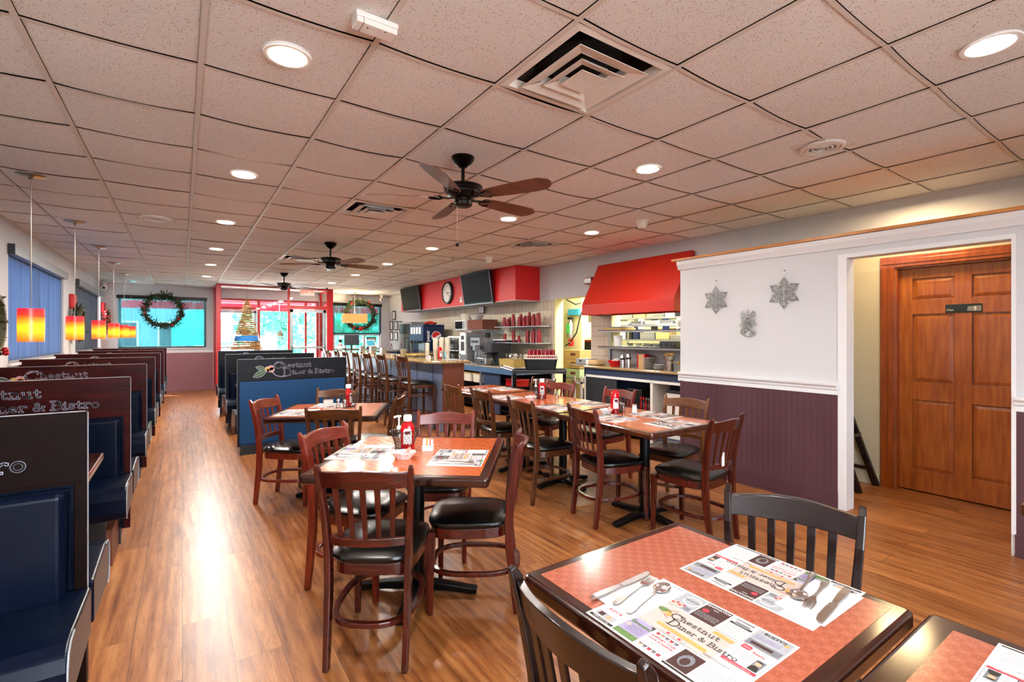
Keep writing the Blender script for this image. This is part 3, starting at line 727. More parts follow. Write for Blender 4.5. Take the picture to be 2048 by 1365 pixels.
# ================================================================== CHAIRS AND STOOLS
def chair_parts(t, Hs, mt, seatm='leather', rings=(.2,), nsl=5):
    d = Hs - .47; mx = mt + '_x'
    for sx in (-1, 1):
        m = MB(); s = sx
        path = [(s * .166, -.245, 0), (s * .168, -.228, .15), (s * .170, -.208, .32 + d * .7), (s * .172, -.204, .47 + d), (s * .180, -.216, .62 + d), (s * .190, -.238, .75 + d), (s * .196, -.262, .845 + d), (s * .197, -.276, .872 + d)]
        m.sweep(path, [.024, .026, .028, .028, .026, .024, .022, .018], [.034, .038, .044, .044, .040, .036, .030, .016])
        m.build('leg', mt, t, bevel=.004)
        m = MB(); m.sweep([(s * .182, .192, 0), (s * .180, .190, .2), (s * .176, .186, .415 + d)], [.026, .031, .038], [.026, .031, .038]); m.build('leg', mt, t, bevel=.004)
    # seat frame: rounded ring under the cushion
    def seatshape(k, grow=0.0):
        p = []
        for i in range(32):
            a = 2 * PI * i / 32; c, s_ = math.cos(a), math.sin(a); e = .52
            x = math.copysign(abs(c) ** e, c); y = math.copysign(abs(s_) ** e, s_)
            w = .178 + .022 * (y + 1) / 2; p.append((x * (w + grow) * k, y * (.205 + grow) * k))
        return p
    m = MB(); m.prism(seatshape(1), .382 + d, .432 + d); m.build('seat_frame', mx, t, bevel=.003)
    m = MB(); prof = [(1.0, .432, .0), (1.0, .436, .006), (1.0, .452, .012), (1.0, .462, .009), (.94, .474, .0), (.75, .483, 0), (.4, .488, 0), (.02, .489, 0)]
    vs = []; fs = []
    for k, z, g in prof: vs += [(x, y, z + d) for x, y in seatshape(k, g)]
    for j in range(len(prof) - 1):
        for i in range(32): i2 = (i + 1) % 32; fs.append((j * 32 + i, j * 32 + i2, (j + 1) * 32 + i2, (j + 1) * 32 + i))
    fs += [tuple(reversed(range(32))), tuple(range((len(prof) - 1) * 32, len(prof) * 32))]
    m._add(vs, fs, 0, True); m.build('seat', seatm, t)
    # curved rails
    def rail(z0, z1, yb, bow, hw, th, hump, name, lean=.0):
        m = MB(); N = 12; vs = []; fs = []
        for i in range(N + 1):
            u = -1 + 2 * i / N; x = u * hw; b = bow * (1 - u * u); zt = z1 + hump * (math.cos(u * PI * .9) * .5 + .5)
            for (yy, z) in ((th / 2, z0), (th / 2, zt), (-th / 2, zt), (-th / 2, z0)):
                ln = -(z - z0) * lean; vs.append((x, yb - b + yy + ln, z))
        for i in range(N):
            for j in range(4): fs.append((i * 4 + j, i * 4 + (j + 1) % 4, (i + 1) * 4 + (j + 1) % 4, (i + 1) * 4 + j))
        fs += [(3, 2, 1, 0), tuple(range(N * 4, N * 4 + 4))]
        m._add(vs, fs, 0, True); m.build(name, mx, t, bevel=.003)
    rail(.775 + d, .842 + d, -.243, .040, .184, .022, .014, 'crest_rail', .22)
    rail(.520 + d, .556 + d, -.207, .034, .170, .020, 0, 'lower_rail', .05)
    for i in range(nsl):
        u = (-1 + 2 * (i + 1) / (nsl + 1)); x0, x1 = u * .165, u * .180; b = 1 - u * u
        m = MB(); m.sweep([(x0, -.208 - .034 * b, .548 + d), ((x0 + x1) / 2, -.224 - .038 * b, .66 + d), (x1, -.247 - .040 * b, .785 + d)], [.020, .023, .026], .009)
        m.build('slat', mt, t, bevel=.002)
    for z in rings:
        k = 1 + (.2 - z) * .04; p = []
        for i in range(28):
            a = 2 * PI * i / 28; c, s_ = math.cos(a), math.sin(a); e = .72
            x = math.copysign(abs(c) ** e, c) * .178; y = math.copysign(abs(s_) ** e, s_) * .215
            if y < 0: y *= 1.12
            p.append((x, y - .012, z))
        m = MB(); m.sweep(p, .022, .026, side=(0, 0, 1), closed=True); m.build('stretcher', mx, t, bevel=.003)
def chair(c, face, mt, label, group=None, proto={}):
    """c = centre of the four feet, face = direction the sitter looks (degrees)"""
    rz = math.radians(face - 90); c = (c[0] + .028 * math.cos(math.radians(face)), c[1] + .028 * math.sin(math.radians(face)))
    if mt in proto:
        return dup(proto[mt], (c[0], c[1], 0), rz, label, group)
    t = thing('dining_chair', label, 'chair', (c[0], c[1], 0), rz, group); chair_parts(t, .47, mt); proto[mt] = t; return t
G2, G3, G4, G1 = 'chairs around the near square table', 'chairs around the table by the blue booth', 'chairs along the long row of tables', 'chairs at the foreground table'
chair((.76, 2.20), 54.5, 'mahog', 'dark mahogany chair seen from behind at the camera side of the near square table', G2)
chair((1.318, 2.280), 146, 'cherry', 'cherry chair right of the near square table, its back edge-on', G2)
chair((.84, 2.80), -50, 'rosy', 'worn red slat-back chair on the left side of the near square table', G2)
chair((1.42, 2.93), -125, 'rosy', 'worn red slat-back chair facing the camera on the far side of the near square table', G2)
chair((.775, 4.54), -38, 'rosy', 'red-orange slat-back chair on the left of the table by the blue booth panel', G3)
chair((1.04, 4.0), 66, 'walnut', 'brown chair with its back to the camera at the table by the blue booth', G3)
chair((1.455, 4.385), 147, 'walnut', 'brown walnut slat-back chair edge-on at the right of the table by the blue booth', G3)
chair((1.175, 4.90), -124, 'honeywal', 'amber brown slat-back chair against the blue booth panel', G3)
chair((2.73, 2.69), -12, 'cherry', 'cherry chair on the aisle side of the long row, nearest the camera', G4)
chair((2.62, 3.37), -4, 'walnut', 'dark walnut chair on the aisle side, second from the near end of the long row', G4)
chair((2.72, 4.22), -2, 'walnut', 'dark walnut chair on the aisle side, third from the near end of the long row', G4)
chair((2.715, 4.86), 0, 'honeywal', 'amber brown slat-back chair farthest along the aisle side of the long table', G4)
chair((2.99, 2.10), 94, 'mahog', 'mahogany chair with a white paper tag at the near end of the long row', G4)
chair((3.43, 2.62), 190, 'honeywal', 'amber brown chair on the wall side of the long row beside the plum wall', G4)
chair((3.44, 3.46), 180, 'rosy', 'orange-red slat-back chair behind the upright red ketchup bottle of the long table', G4)
chair((3.42, 4.30), 194, 'rosy', 'red chair near the far end of the long row, beside the walnut one', G4)
chair((3.58, 4.86), 188, 'walnut', 'brown chair at the far end of the long row before the black cart', G4)
chair((1.47, .745), 199, 'espresso', 'near-black slat-back chair tucked behind the foreground table', G1)
chair((.875, .73), -1, 'espresso', 'near-black slat-back chair at the bottom edge, left of the foreground table', G1)
t = thing('paper_tag', 'small white paper tag hanging between the slats of the mahogany end chair', 'tag', (2.97, 1.873, .585), 0)
m = MB(); m.box((-.014, -.0015, -.045), (.014, .0015, .045)); m.build('card', 'white', t)

def stool(c, face, label, proto={}):
    rz = math.radians(face - 90)
    if proto: return dup(proto['s'], (c[0], c[1], 0), rz, label, 'wooden bar stools along the counter')
    t = thing('bar_stool', label, 'bar stool', (c[0], c[1], 0), rz, 'wooden bar stools along the counter'); chair_parts(t, .72, 'walnut', rings=(.26, .53)); proto['s'] = t
for i, (x, y) in enumerate(((2.90, 6.78), (2.84, 7.52), (2.80, 8.10), (2.78, 8.68), (2.77, 9.30), (2.76, 9.86), (2.74, 10.5))):
    stool((x, y), 2 - i * .8, ['walnut bar stool nearest the brown end panel of the counter', 'second walnut bar stool from the near end of the counter', 'third walnut bar stool from the near end of the counter', 'fourth walnut bar stool from the near end of the counter',
          'fifth walnut bar stool from the near end of the counter', 'sixth walnut bar stool from the near end of the counter', 'farthest walnut bar stool, beside the red entrance post'][i])

# ================================================================== TABLES
def table(c, rz, w, d, label, inlay, edge='tabledge', border=.04, cols=((0, 0),), h=.76, arm=.3):
    t = thing('dining_table', label, 'table', (c[0], c[1], 0), rz)
    m = MB(); m.prism(rrect(w, d, .018), h - .045, h); m.build('table_top', edge, t, bevel=.012, seg=4)
    m = MB(); m.box((-w / 2 + border, -d / 2 + border, h - .001), (w / 2 - border, d / 2 - border, h + .0006)); m.build('inlay', inlay, t)
    for cx, cy in cols:
        m = MB(); m.lathe([(.038, .06), (.038, h - .06)], 18, T=TR(cx, cy)); m.lathe([(.10, h - .06), (.10, h - .045)], 12, T=TR(cx, cy)); m.build('column', 'blackmetal', t)
        m = MB()
        for a in (0, PI / 2, PI, 3 * PI / 2):
            T = TR(cx, cy, 0, rz=a); L = arm
            m.sweep([(0, 0, .05), (L * .5, 0, .038), (L, 0, .02)], [.07, .055, .05], [.05, .038, .03], side=(0, 1, 0), T=T)
            m.lathe([(.018, 0), (.018, .012)], 10, T=T @ TR(L - .03))
        m.lathe([(.07, .02), (.07, .06), (.04, .085)], 16, T=TR(cx, cy)); m.build('base', 'blackmetal', t, bevel=.006)
    return t
A2 = math.radians(-38)
table((1.100, .745), 0, .665, .67, 'foreground table with a dotted terracotta inlay and two placemats', 'inlay_near', border=.036)
table((1.125, .058), 0, .665, .665, 'table at the bottom right corner touching the foreground table', 'inlay_near', border=.055)
table((1.07, 2.50), A2, .89, .90, 'near square table in mid-room with a wire caddy of ketchup', 'inlay_far', border=.045, arm=.33)
table((1.085, 4.39), math.radians(-27), .87, .79, 'table in front of the blue booth panel, its right half glaring white', 'inlay_far', border=.04, arm=.3)
table((2.945, 2.61), PI / 2, .98, .78, 'nearest table of the long row, set with placemats', 'inlay_far', 'tabledge2', cols=((-.1, 0),), arm=.33)
table((2.985, 3.83), PI / 2, 1.40, .76, 'long middle table of the row with a ketchup caddy', 'inlay_far', 'tabledge2', cols=((-.3, 0), (.35, 0)), arm=.3)
table((3.02, 5.0), PI / 2, .88, .76, 'farthest table of the long row near the counter', 'inlay_far', 'tabledge2', arm=.3)
# ledge table by the right end of the partition
t = thing('dining_table', 'corner of a dark table at the right border in front of the plum wall', 'table', (3.03, .075, 0))
m = MB(); m.prism(rrect(.74, .74, .015), .715, .76); m.build('table_top', 'tabledge2', t, bevel=.008)
m = MB(); m.lathe([(.035, .05), (.035, .72)], 16); m.lathe([(.2, 0), (.2, .02), (.05, .05)], 20); m.build('column', 'blackmetal', t)
# ================================================================== BOOTHS
# header lettering with leaf and chestnut emblem, in local x (0..1.0) and y (0..~.2)
def logo_mb():
    m = MB()
    for k, w, z in ((0, .0112, .0008), (1, .0066, .0016)):
        stroke_text(m, 'C', .245, .105, .088, w, z, k, 1.1)
        stroke_text(m, 'hestnut', .345, .118, .056, w * .9, z, k, 1.13)
        stroke_text(m, 'D', .345, .008, .095, w, z, k, 1.1)
        stroke_text(m, 'iner & Bistro', .460, .030, .052, w * .9, z, k, 1.12, caps=1.1, gap=.04)
    def strip(pts, w, z, k):
        for (ax, ay), (bx, by) in zip(pts, pts[1:]):
            L = math.hypot(bx - ax, by - ay); nx, ny = -(by - ay) / L * w / 2, (bx - ax) / L * w / 2
            m._add([(ax + nx, ay + ny, z), (ax - nx, ay - ny, z), (bx - nx, by - ny, z), (bx + nx, by + ny, z)], [(0, 1, 2, 3)], k)
    # swoosh
    sw = arc(.345, .095, .125, .095, 95, 285, 16) + [(.44, .015)]
    strip(sw, .006, .0009, 0)
    def leaf(x0, y0, x1, y1, wd):
        dx, dy = x1 - x0, y1 - y0; L = math.hypot(dx, dy); nx, ny = -dy / L, dx / L; up = []; dn = []
        for i in range(9):
            t = i / 8; w = wd * math.sin(PI * t) ** .8; up.append((x0 + dx * t + nx * w, y0 + dy * t + ny * w)); dn.append((x0 + dx * t - nx * w, y0 + dy * t - ny * w))
        return up + dn[::-1][1:-1]
    for (a, b, c, d, w) in ((.005, .005, .165, .080, .032), (.035, .135, .155, .092, .024)):
        polyf(m, leaf(a, b, c, d, w + .005), .0006, 0); polyf(m, leaf(a, b, c, d, w), .0013, 2)
        strip([(a, b), (c, d)], .003, .0018, 0)
    for cx, cy, r, k in ((.175, .100, .032, 3), (.212, .115, .030, 4), (.218, .092, .030, 4), (.182, .086, .020, 3)):
        polyf(m, [(cx + (r + .004) * math.cos(a * PI / 8), cy + (r + .004) * math.sin(a * PI / 8)) for a in range(16)], .0007 + k * 1e-5, 0)
        polyf(m, [(cx + r * math.cos(a * PI / 8), cy + r * math.sin(a * PI / 8)) for a in range(16)], .0014 + k * 1e-5 + cx * 1e-5, k)
    return m
LOGO = logo_mb(); LOGOM = ['lav', 'dark', 'green', 'yellow', 'pink']
BH = 1.125
def booth(x0, x1, y, label, head, near=True, far=True, end='right', panelnear=None, group=None):
    """high-backed booth divider at y with a bench on each side; the aisle end is 'right' (left row) or 'left'"""
    t = thing('booth_bench', label, 'booth', (x0, y, 0), 0, group); W = x1 - x0
    m = MB(); m.box((0, -.028, .862), (W, .028, BH)); m.box((.012, -.031, .872), (W - .012, -.028, .876)); m.build('header_board', head, t, bevel=.004)
    for a in (0, W - .035): m = MB(); m.box((a, -.028, .10), (a + .035, .028, .862)); m.build('end_post', head, t, bevel=.003)
    xe = W if end == 'right' else 0; s = 1 if end == 'right' else -1
    m = MB(); m.tube([(xe + s * .0005, 0, .3), (xe + s * .0005, 0, BH - .004)], .003, 6); m.tube([(.006, -.0, BH), (W - .006, 0, BH)], .003, 6); m.build('edge_trim', 'piping', t)
    m = MB(); m.box((.035, -.02, .10), (W - .035, .02, .862)); m.build('back_panel', 'blueside' if panelnear else 'navy', t)
    if panelnear:
        m = MB(); m.box((.02, -.034, .13), (W - .02, -.02, .858)); m.build('rear_panel', 'blueside', t, bevel=.006)
    for side, on in ((-1, near), (1, far)):
        if not on: continue
        m = MB(); T = Matrix.Diagonal((1, side, 1, 1))
        m.box((.05, .024, .46), (W - .05, .11, .855), T=T); m.build('backrest', 'navy', t, bevel=.022, seg=4)
        m = MB(); m.tube([(.042, .06 * side, .5), (.042, .06 * side, .85), (W - .042, .06 * side, .85), (W - .042, .06 * side, .5)], .007, 6); m.build('piping', 'navy', t)
        a, b = (.0, W + .015) if end == 'right' else (-.015, W)
        # seat cushion profile extruded along x, rounded nose
        pf = [(.03, .31), (.44, .29), (.475, .30), (.49, .34), (.492, .42), (.475, .465), (.44, .485), (.38, .49), (.03, .475)]
        m = MB(); n = len(pf); vs = [(a, p * side, z) for p, z in pf] + [(b, p * side, z) for p, z in pf]
        m._add(vs, [tuple(range(n)), tuple(reversed(range(n, 2 * n)))] + [(i, n + i, n + (i + 1) % n, (i + 1) % n) for i in range(n)])
        st = m.build('seat', 'navy', t, bevel=.008, seg=3)
        m = MB(); xx = b + .001 if end == 'right' else a - .001
        m.tube([(xx, p * side, z) for p, z in pf[1:8]], .0028, 6); m.build('seat_piping', 'piping', st)
        m = MB(); m.box((.02 if end == 'right' else .09, .03 * side, 0), (W - .09 if end == 'right' else W - .02, .42 * side, .30)); m.build('base', 'black', t, bevel=.003)
        m = MB(); m.box((W - .09 if end == 'right' else .06, .03 * side, 0), (W - .06 if end == 'right' else .09, .40 * side, .22)); m.build('plinth', 'brownpanel', t)
    m = MB(); m.box((.03, -.026, 0), (W - .05, .026, .11)); m.build('footing', 'black', t)
    L = LOGO.build('lettering', LOGOM, t, loc=(W / 2 - .47 + (.002 if end == 'right' else 0), -.0285, .905), rot=(PI / 2, 0, 0), fix=False)
    L.scale = (.955, .955, 1)
    return t
names = ['nearest', 'second', 'third', 'fourth', 'fifth', 'sixth', 'farthest']
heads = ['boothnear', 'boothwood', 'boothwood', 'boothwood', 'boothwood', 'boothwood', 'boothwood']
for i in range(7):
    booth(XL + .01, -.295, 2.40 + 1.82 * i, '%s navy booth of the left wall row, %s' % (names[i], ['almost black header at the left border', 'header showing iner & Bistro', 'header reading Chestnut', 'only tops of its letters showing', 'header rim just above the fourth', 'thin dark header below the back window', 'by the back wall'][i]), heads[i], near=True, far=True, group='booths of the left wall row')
RB = [6.50, 8.36, 10.22]
booth(.53, 1.775, RB[0], 'nearest middle-row booth with bright blue back and Chestnut Diner & Bistro header', 'boothblack', near=False, far=True, end='left', panelnear=True, group='booths of the middle row')
booth(.53, 1.775, RB[1], 'second booth of the middle row, only leaf tip and header top visible', 'boothblack', end='left', group='booths of the middle row')
booth(.53, 1.775, RB[2], 'farthest booth of the middle row, just before the red entrance frame', 'boothblack', end='left', group='booths of the middle row')
def btable(x0, x1, y, label, group):
    t = thing('booth_table', label, 'table', ((x0 + x1) / 2, y, 0), 0, group); W = x1 - x0
    m = MB(); m.prism(rrect(W, .56, .02), .70, .745); m.build('table_top', 'tabledge', t, bevel=.01, seg=3)
    m = MB(); m.lathe([(.035, .05), (.035, .70)], 14); m.build('column', 'blackmetal', t)
    m = MB(); m.box((-.28, -.05, 0), (.28, .05, .04)); m.box((-.05, -.2, 0), (.05, .2, .04)); m.build('base', 'blackmetal', t, bevel=.01)
for i in range(6): btable(XL + .02, -.37, 3.31 + 1.82 * i, 'dark booth table between the %s and %s left booths' % (names[i], names[i + 1]), 'booth tables along the left wall')
btable(.60, 1.75, 7.43, 'dark booth table behind the bright blue booth back', 'booth tables of the middle row')
btable(.60, 1.75, 9.29, 'dark booth table between the second and last middle booths', 'booth tables of the middle row')

# ================================================================== TABLE SETTINGS
def clip(m, x0, y0, x1, y1):
    return m
def placemat_mb():
    """paper placemat 34.5 x 28 cm with advertisement blocks around the centre panel; reads along +x"""
    m = MB(); W, Hh = .1725, .14
    K = dict(mat=0, black=1, dark=2, grey=3, light=4, taupe=5, pink=6, red=7, green=8, lilac=9, orange=10, skin=11, white=0)
    m.box((-W, -Hh, 0), (W, Hh, .0006), 0); z = .0009
    def blk(x0, y0, x1, y1, k, dz=0): quad(m, x0, y0, x1, y1, z + dz, K[k])
    def txt(s, x, y, size, k, al='LEFT', dz=.0005, bold=0): m.merge(font_mb(s, size, 0, al, bold), TR(x, y, z + dz), K[k])
    def lines(x0, y0, x1, n, step, k='grey', dz=.0004, h=.0012):
        rr = random.Random(int(x0 * 9999) + n)
        for i in range(n):
            x = x0
            while x < x1 - .003:
                w = rr.uniform(.002, .007); blk(x, y0 - i * step, min(x + w, x1), y0 - i * step + h, k, dz); x += w + .0013
    b = .006
    # left column
    blk(-W + b, -.062, -.098, -.03, 'pink'); txt('800.716.2223', -.132, -.042, .0062, 'black', 'CENTER'); lines(-W + .01, -.046, -.103, 3, .004, 'skin')
    blk(-W + b, -.132, -.098, -.066, 'white'); txt('ASPCA', -.133, -.086, .013, 'red', 'CENTER', bold=.0002); lines(-W + .012, -.092, -.103, 2, .0035)
    blk(-.163, -.122, -.108, -.102, 'light', .0002); blk(-.155, -.118, -.140, -.104, 'dark', .0003); blk(-.131, -.12, -.118, -.105, 'skin', .0003)
    blk(-W + b, -.134, -.098, -.1255, 'black', .0002); txt('www.aspca.org', -.133, -.132, .0075, 'white', 'CENTER', .0007)
    blk(-W + b, -.026, -.098, .134, 'white')
    txt('DAVADA', -.12, .126, .008, 'grey', 'CENTER')
    # centre panel
    blk(-.094, -.052, .088, .050, 'taupe')
    for sx in (0,):
        stroke_text(m, 'C', -.052, .008, .024, .0028, z + .001, K['black'], 1.0)
        stroke_text(m, 'hestnut', -.028, .014, .0165, .0020, z + .001, K['black'], 1.05)
        stroke_text(m, 'D', -.040, -.019, .025, .0028, z + .001, K['black'], 1.0)
        stroke_text(m, 'iner & Bistro', -.013, -.014, .0150, .0019, z + .001, K['black'], 1.0, caps=1.05)
    polyf(m, arc(-.074, .022, .018, .009, 0, 360, 12)[:-1], z + .0006, K['green']); polyf(m, arc(-.060, .014, .010, .008, 0, 360, 12)[:-1], z + .0008, K['orange'])
    polyf(m, arc(-.066, .010, .007, .005, 0, 360, 12)[:-1], z + .001, K['skin'])
    for i in range(14):
        a, c = math.radians(95 + i * 12), math.radians(107 + i * 12); f = lambda q, r: (-.046 + r * 1.1 * math.cos(q), .018 + r * math.sin(q))
        polyf(m, [f(a, .019), f(c, .019), f(c, .0205), f(a, .0205)], z + .0007, K['red'])
    polyf(m, [(-.052, -.036), (.070, -.040), (.074, -.034), (.066, -.028), (-.046, -.026), (-.055, -.030)], z + .0004, K['orange']); txt('Thank you for dining with us', -.048, -.0355, .0088, 'skin')
    polyf(m, [(.040, .034), (.086, .032), (.088, .043), (.044, .046)], z + .0004, K['orange']); txt('Gift Cards', .046, .036, .0085, 'skin')
    for i in range(5): blk(-.03 + i * .014, -.049, -.023 + i * .014, -.043, 'red' if i % 2 else 'light', .0004)
    # top row
    blk(-.094, .054, -.036, .134, 'light'); polyf(m, arc(-.058, .104, .022, .022, 0, 360, 16)[:-1], z + .0004, K['white']); polyf(m, arc(-.058, .104, .018, .018, 0, 360, 16)[:-1], z + .0006, K['light'])
    txt('DANSTEN', -.058, .101, .0095, 'black', 'CENTER', .0008, .0001); blk(-.092, .056, -.06, .078, 'pink', .0004); blk(-.056, .060, -.04, .074, 'grey', .0004)
    for i in range(4): polyf(m, arc(-.086 + .009 * i, .068 + (i % 2) * .006, .004, .004, 0, 360, 8)[:-1], z + .0006, K['red'])
    blk(-.032, .054, .030, .134, 'dark'); txt('RENOVATION', -.001, .122, .0105, 'white', 'CENTER', .0006, .0002); txt('INC', -.001, .112, .008, 'white', 'CENTER')
    polyf(m, arc(-.018, .098, .008, .008, 0, 360, 10)[:-1], z + .0005, K['red']); lines(-.028, .084, .026, 4, .006, 'light', .0006, .002)
    blk(.034, .054, .092, .134, 'white'); txt('LISTENING', .063, .124, .0085, 'black', 'CENTER', .0005, .0002); blk(.038, .103, .088, .111, 'black', .0004); blk(.046, .106, .08, .118, 'grey', .0005)
    lines(.038, .094, .088, 5, .0055, 'green'); lines(.038, .066, .088, 2, .004)
    # bottom row
    blk(-.094, -.134, -.036, -.056, 'lilac'); blk(-.094, -.134, -.036, -.116, 'green', .0002); txt('Grown?', -.064, -.078, .017, 'green', 'CENTER', .0007, .0005)
    lines(-.080, -.086, -.040, 5, .0055, 'dark'); polyf(m, arc(-.084, -.09, .006, .006, 0, 360, 8)[:-1], z + .0004, K['pink']); polyf(m, [(-.048, -.056), (-.036, -.056), (-.036, -.07)], z + .0005, K['black'])
    blk(-.032, -.134, .034, -.056, 'white'); txt('SUPPORT YOUR', .001, -.082, .0085, 'red', 'CENTER', .0005, .0002); txt('LOCAL BUSINESSES', .001, -.092, .0072, 'red', 'CENTER', .0005, .0002)
    for r_, yy in enumerate((-.070, -.128)):
        for i in range(5):
            blk(-.027 + .0115 * i, yy, -.019 + .0115 * i, yy + .007, ('red', 'skin', 'grey', 'red', 'grey')[(i + r_) % 5], .0004); blk(-.028 + .0115 * i, yy + .006, -.018 + .0115 * i, yy + .0085, 'dark', .0005)
    lines(-.026, -.099, .028, 5, .0042)
    # right column
    blk(.096, .064, W - b, .134, 'light'); txt("RUSTY'S", .131, .120, .013, 'black', 'CENTER', .0006, .0003); blk(.096, .064, W - b, .086, 'grey', .0002); blk(.104, .070, .15, .080, 'dark', .0004)
    polyf(m, arc(.157, .118, .005, .005, 0, 360, 8)[:-1], z + .0006, K['orange']); lines(.100, .108, .155, 3, .006, 'lilac', .0006, .003)
    blk(.096, -.022, W - b, .060, 'white'); polyf(m, [(.10, .058), (.118, .058), (.122, .05), (.118, .042), (.10, .042)], z + .0004, K['red']); txt('Desimone', .103, .047, .0065, 'white', dz=.0006); txt('Realty', .126, .040, .0105, 'red', dz=.0005, bold=.0002)
    lines(.100, .030, .140, 6, .0048); blk(.144, -.012, .163, .030, 'grey', .0003); polyf(m, arc(.153, .016, .006, .008, 0, 360, 10)[:-1], z + .0006, K['skin']); polyf(m, arc(.153, .021, .0068, .006, 0, 180, 8), z + .0007, K['black'])
    polyf(m, [(.144, -.012), (.163, -.012), (.160, .004), (.153, .009), (.146, .004)], z + .0005, K['black']); blk(.096, -.024, W - b, -.015, 'red', .0003); txt('www.desimonerealty.com', .131, -.0225, .0052, 'white', 'CENTER', .0006)
    blk(.038, -.134, W - b, -.056, 'white'); txt('IRREPRESSIBLE', .10, -.046, .0095, 'grey', 'CENTER', .0005); blk(.042, -.126, .090, -.060, 'dark', .0003); polyf(m, arc(.066, -.092, .015, .022, 0, 360, 12)[:-1], z + .0005, K['grey'])
    polyf(m, arc(.066, -.096, .009, .014, 0, 360, 12)[:-1], z + .0006, K['dark']); lines(.094, -.066, .16, 9, .006); blk(.038, -.134, W - b, -.1285, 'black', .0004)
    for (x0, y0, x1, y1) in ((-W + .004, -.136, -.097, -.0275), (-.095, -.053, .090, .052), (-.034, -.136, .036, -.054), (.095, .062, W - .004, .136), (.095, -.026, W - .004, .061), (.033, .053, .0935, .136)):
        for q in ((x0, y0, x1, y0 + .0006), (x0, y1 - .0006, x1, y1), (x0, y0, x0 + .0006, y1), (x1 - .0006, y0, x1, y1)): blk(*q, 'grey', .0001)
    return m
PMM = ['mat', 'inkblack', 'inkdark', 'inkgrey', 'inklight', 'inktaupe', 'inkpink', 'inkred', 'inkgreen', 'inklilac', 'inkorange', 'inkskin']
pm_me = None
TZ = .7607
def placemat(x, y, read, label, z=TZ):
    global pm_me
    if pm_me is None:
        o = placemat_mb().build('placemat', PMM, fix=False); pm_me = o
        tag(o, label, 'placemat', 'paper placemats with advertisements')
    else: o = pm_me.copy(); COL.objects.link(o); o['label'] = label
    o.location = (x, y, z); o.rotation_euler = (0, 0, math.radians(read)); return o
# cutlery prototypes (lying along +y, tip towards +y)
def fork_mb():
    m = MB(); m.sweep([(0, -.095, .003), (0, -.088, .0035), (0, -.07, .004), (0, -.045, .003), (0, -.01, .003), (0, .02, .0055), (0, .035, .006), (0, .05, .004)], [.006, .015, .017, .009, .006, .0065, .013, .024], [.002, .0028, .003, .003, .003, .0026, .002, .0016])
    for x in (-.0093, -.0031, .0031, .0093): m.sweep([(x, .048, .004), (x, .07, .0025), (x * .95, .092, .0042)], [.0040, .0034, .0016], [.0018, .0016, .001])
    for i in range(3): m.ball((0, -.082 + .01 * i, .005), .0035 - i * .0006, 6, sc=(1.2, 1, .5))
    return m
def spoon_mb():
    m = MB(); m.sweep([(0, -.095, .003), (0, -.088, .0035), (0, -.07, .004), (0, -.045, .003), (0, -.01, .003), (0, .03, .006), (0, .042, .0045)], [.006, .015, .017, .009, .006, .006, .009], [.002, .0028, .003, .003, .003, .0028, .002])
    N = 14; vs = []; rings = [(1, .006), (.8, .0025), (.5, .0012), (.02, .0006)]
    for k, z in rings:
        for i in range(N):
            a = 2 * PI * i / N; vs.append((.0195 * k * math.cos(a) * (1 - .12 * math.sin(a)), .066 + .029 * k * math.sin(a), z))
    fs = [(j * N + i, j * N + (i + 1) % N, (j + 1) * N + (i + 1) % N, (j + 1) * N + i) for j in range(3) for i in range(N)]
    o2 = len(vs)
    for k, z in rings:
        for i in range(N):
            a = 2 * PI * i / N; vs.append((.0205 * k * math.cos(a) * (1 - .12 * math.sin(a)), .066 + .030 * k * math.sin(a), z - .0009))
    fs += [(o2 + j * N + i, o2 + (j + 1) * N + i, o2 + (j + 1) * N + (i + 1) % N, o2 + j * N + (i + 1) % N) for j in range(3) for i in range(N)]
    fs += [(i, o2 + i, o2 + (i + 1) % N, (i + 1) % N) for i in range(N)]
    m._add(vs, fs, 0, True); 
    for i in range(3): m.ball((0, -.082 + .01 * i, .005), .0035 - i * .0006, 6, sc=(1.2, 1, .5))
    return m
def knife_mb():
    m = MB(); m.sweep([(0, -.11, .004), (0, -.10, .0045), (0, -.06, .0045), (0, -.01, .004), (0, .0, .0035)], [.008, .017, .018, .013, .011], [.004, .006, .006, .005, .004])
    poly = [(-.0085, 0), (.0085, 0), (.0105, .03), (.0105, .08), (.006, .105), (.0, .112), (-.0075, .112), (-.009, .1)]
    m.prism(poly, .003, .0048); return m
proto = {}
def cutlery(kind, x, y, rz, label, z=TZ + .0028, group=None, dark=False):
    if kind not in proto:
        mb = dict(fork=fork_mb, spoon=spoon_mb, knife=knife_mb)[kind]()
        o = mb.build(kind, 'chrome', bevel=.0006, seg=1, fix=(kind != 'spoon')); proto[kind] = o
    else: o = proto[kind].copy(); COL.objects.link(o)
    o.location = (x, y, z); o.rotation_euler = (0, 0, math.radians(rz)); tag(o, label, kind, 'stainless %ss laid on the napkins' % ('knive' if kind == 'knife' else kind)); return o
def napkin(x, y, rz, w, d, label, z=TZ + .0012):
    if 'nap' not in proto:
        m = MB(); m.box((-.5, -.5, 0), (.5, .5, .0007)); m.box((-.49, -.495, .0008), (.5, .49, .0014)); proto['nap'] = o = m.build('napkin', 'paper')
    else: o = proto['nap'].copy(); COL.objects.link(o)
    o.scale = (w, d, 1); o.location = (x, y, z); o.rotation_euler = (0, 0, math.radians(rz)); tag(o, label, 'napkin', 'folded white paper napkins'); return o
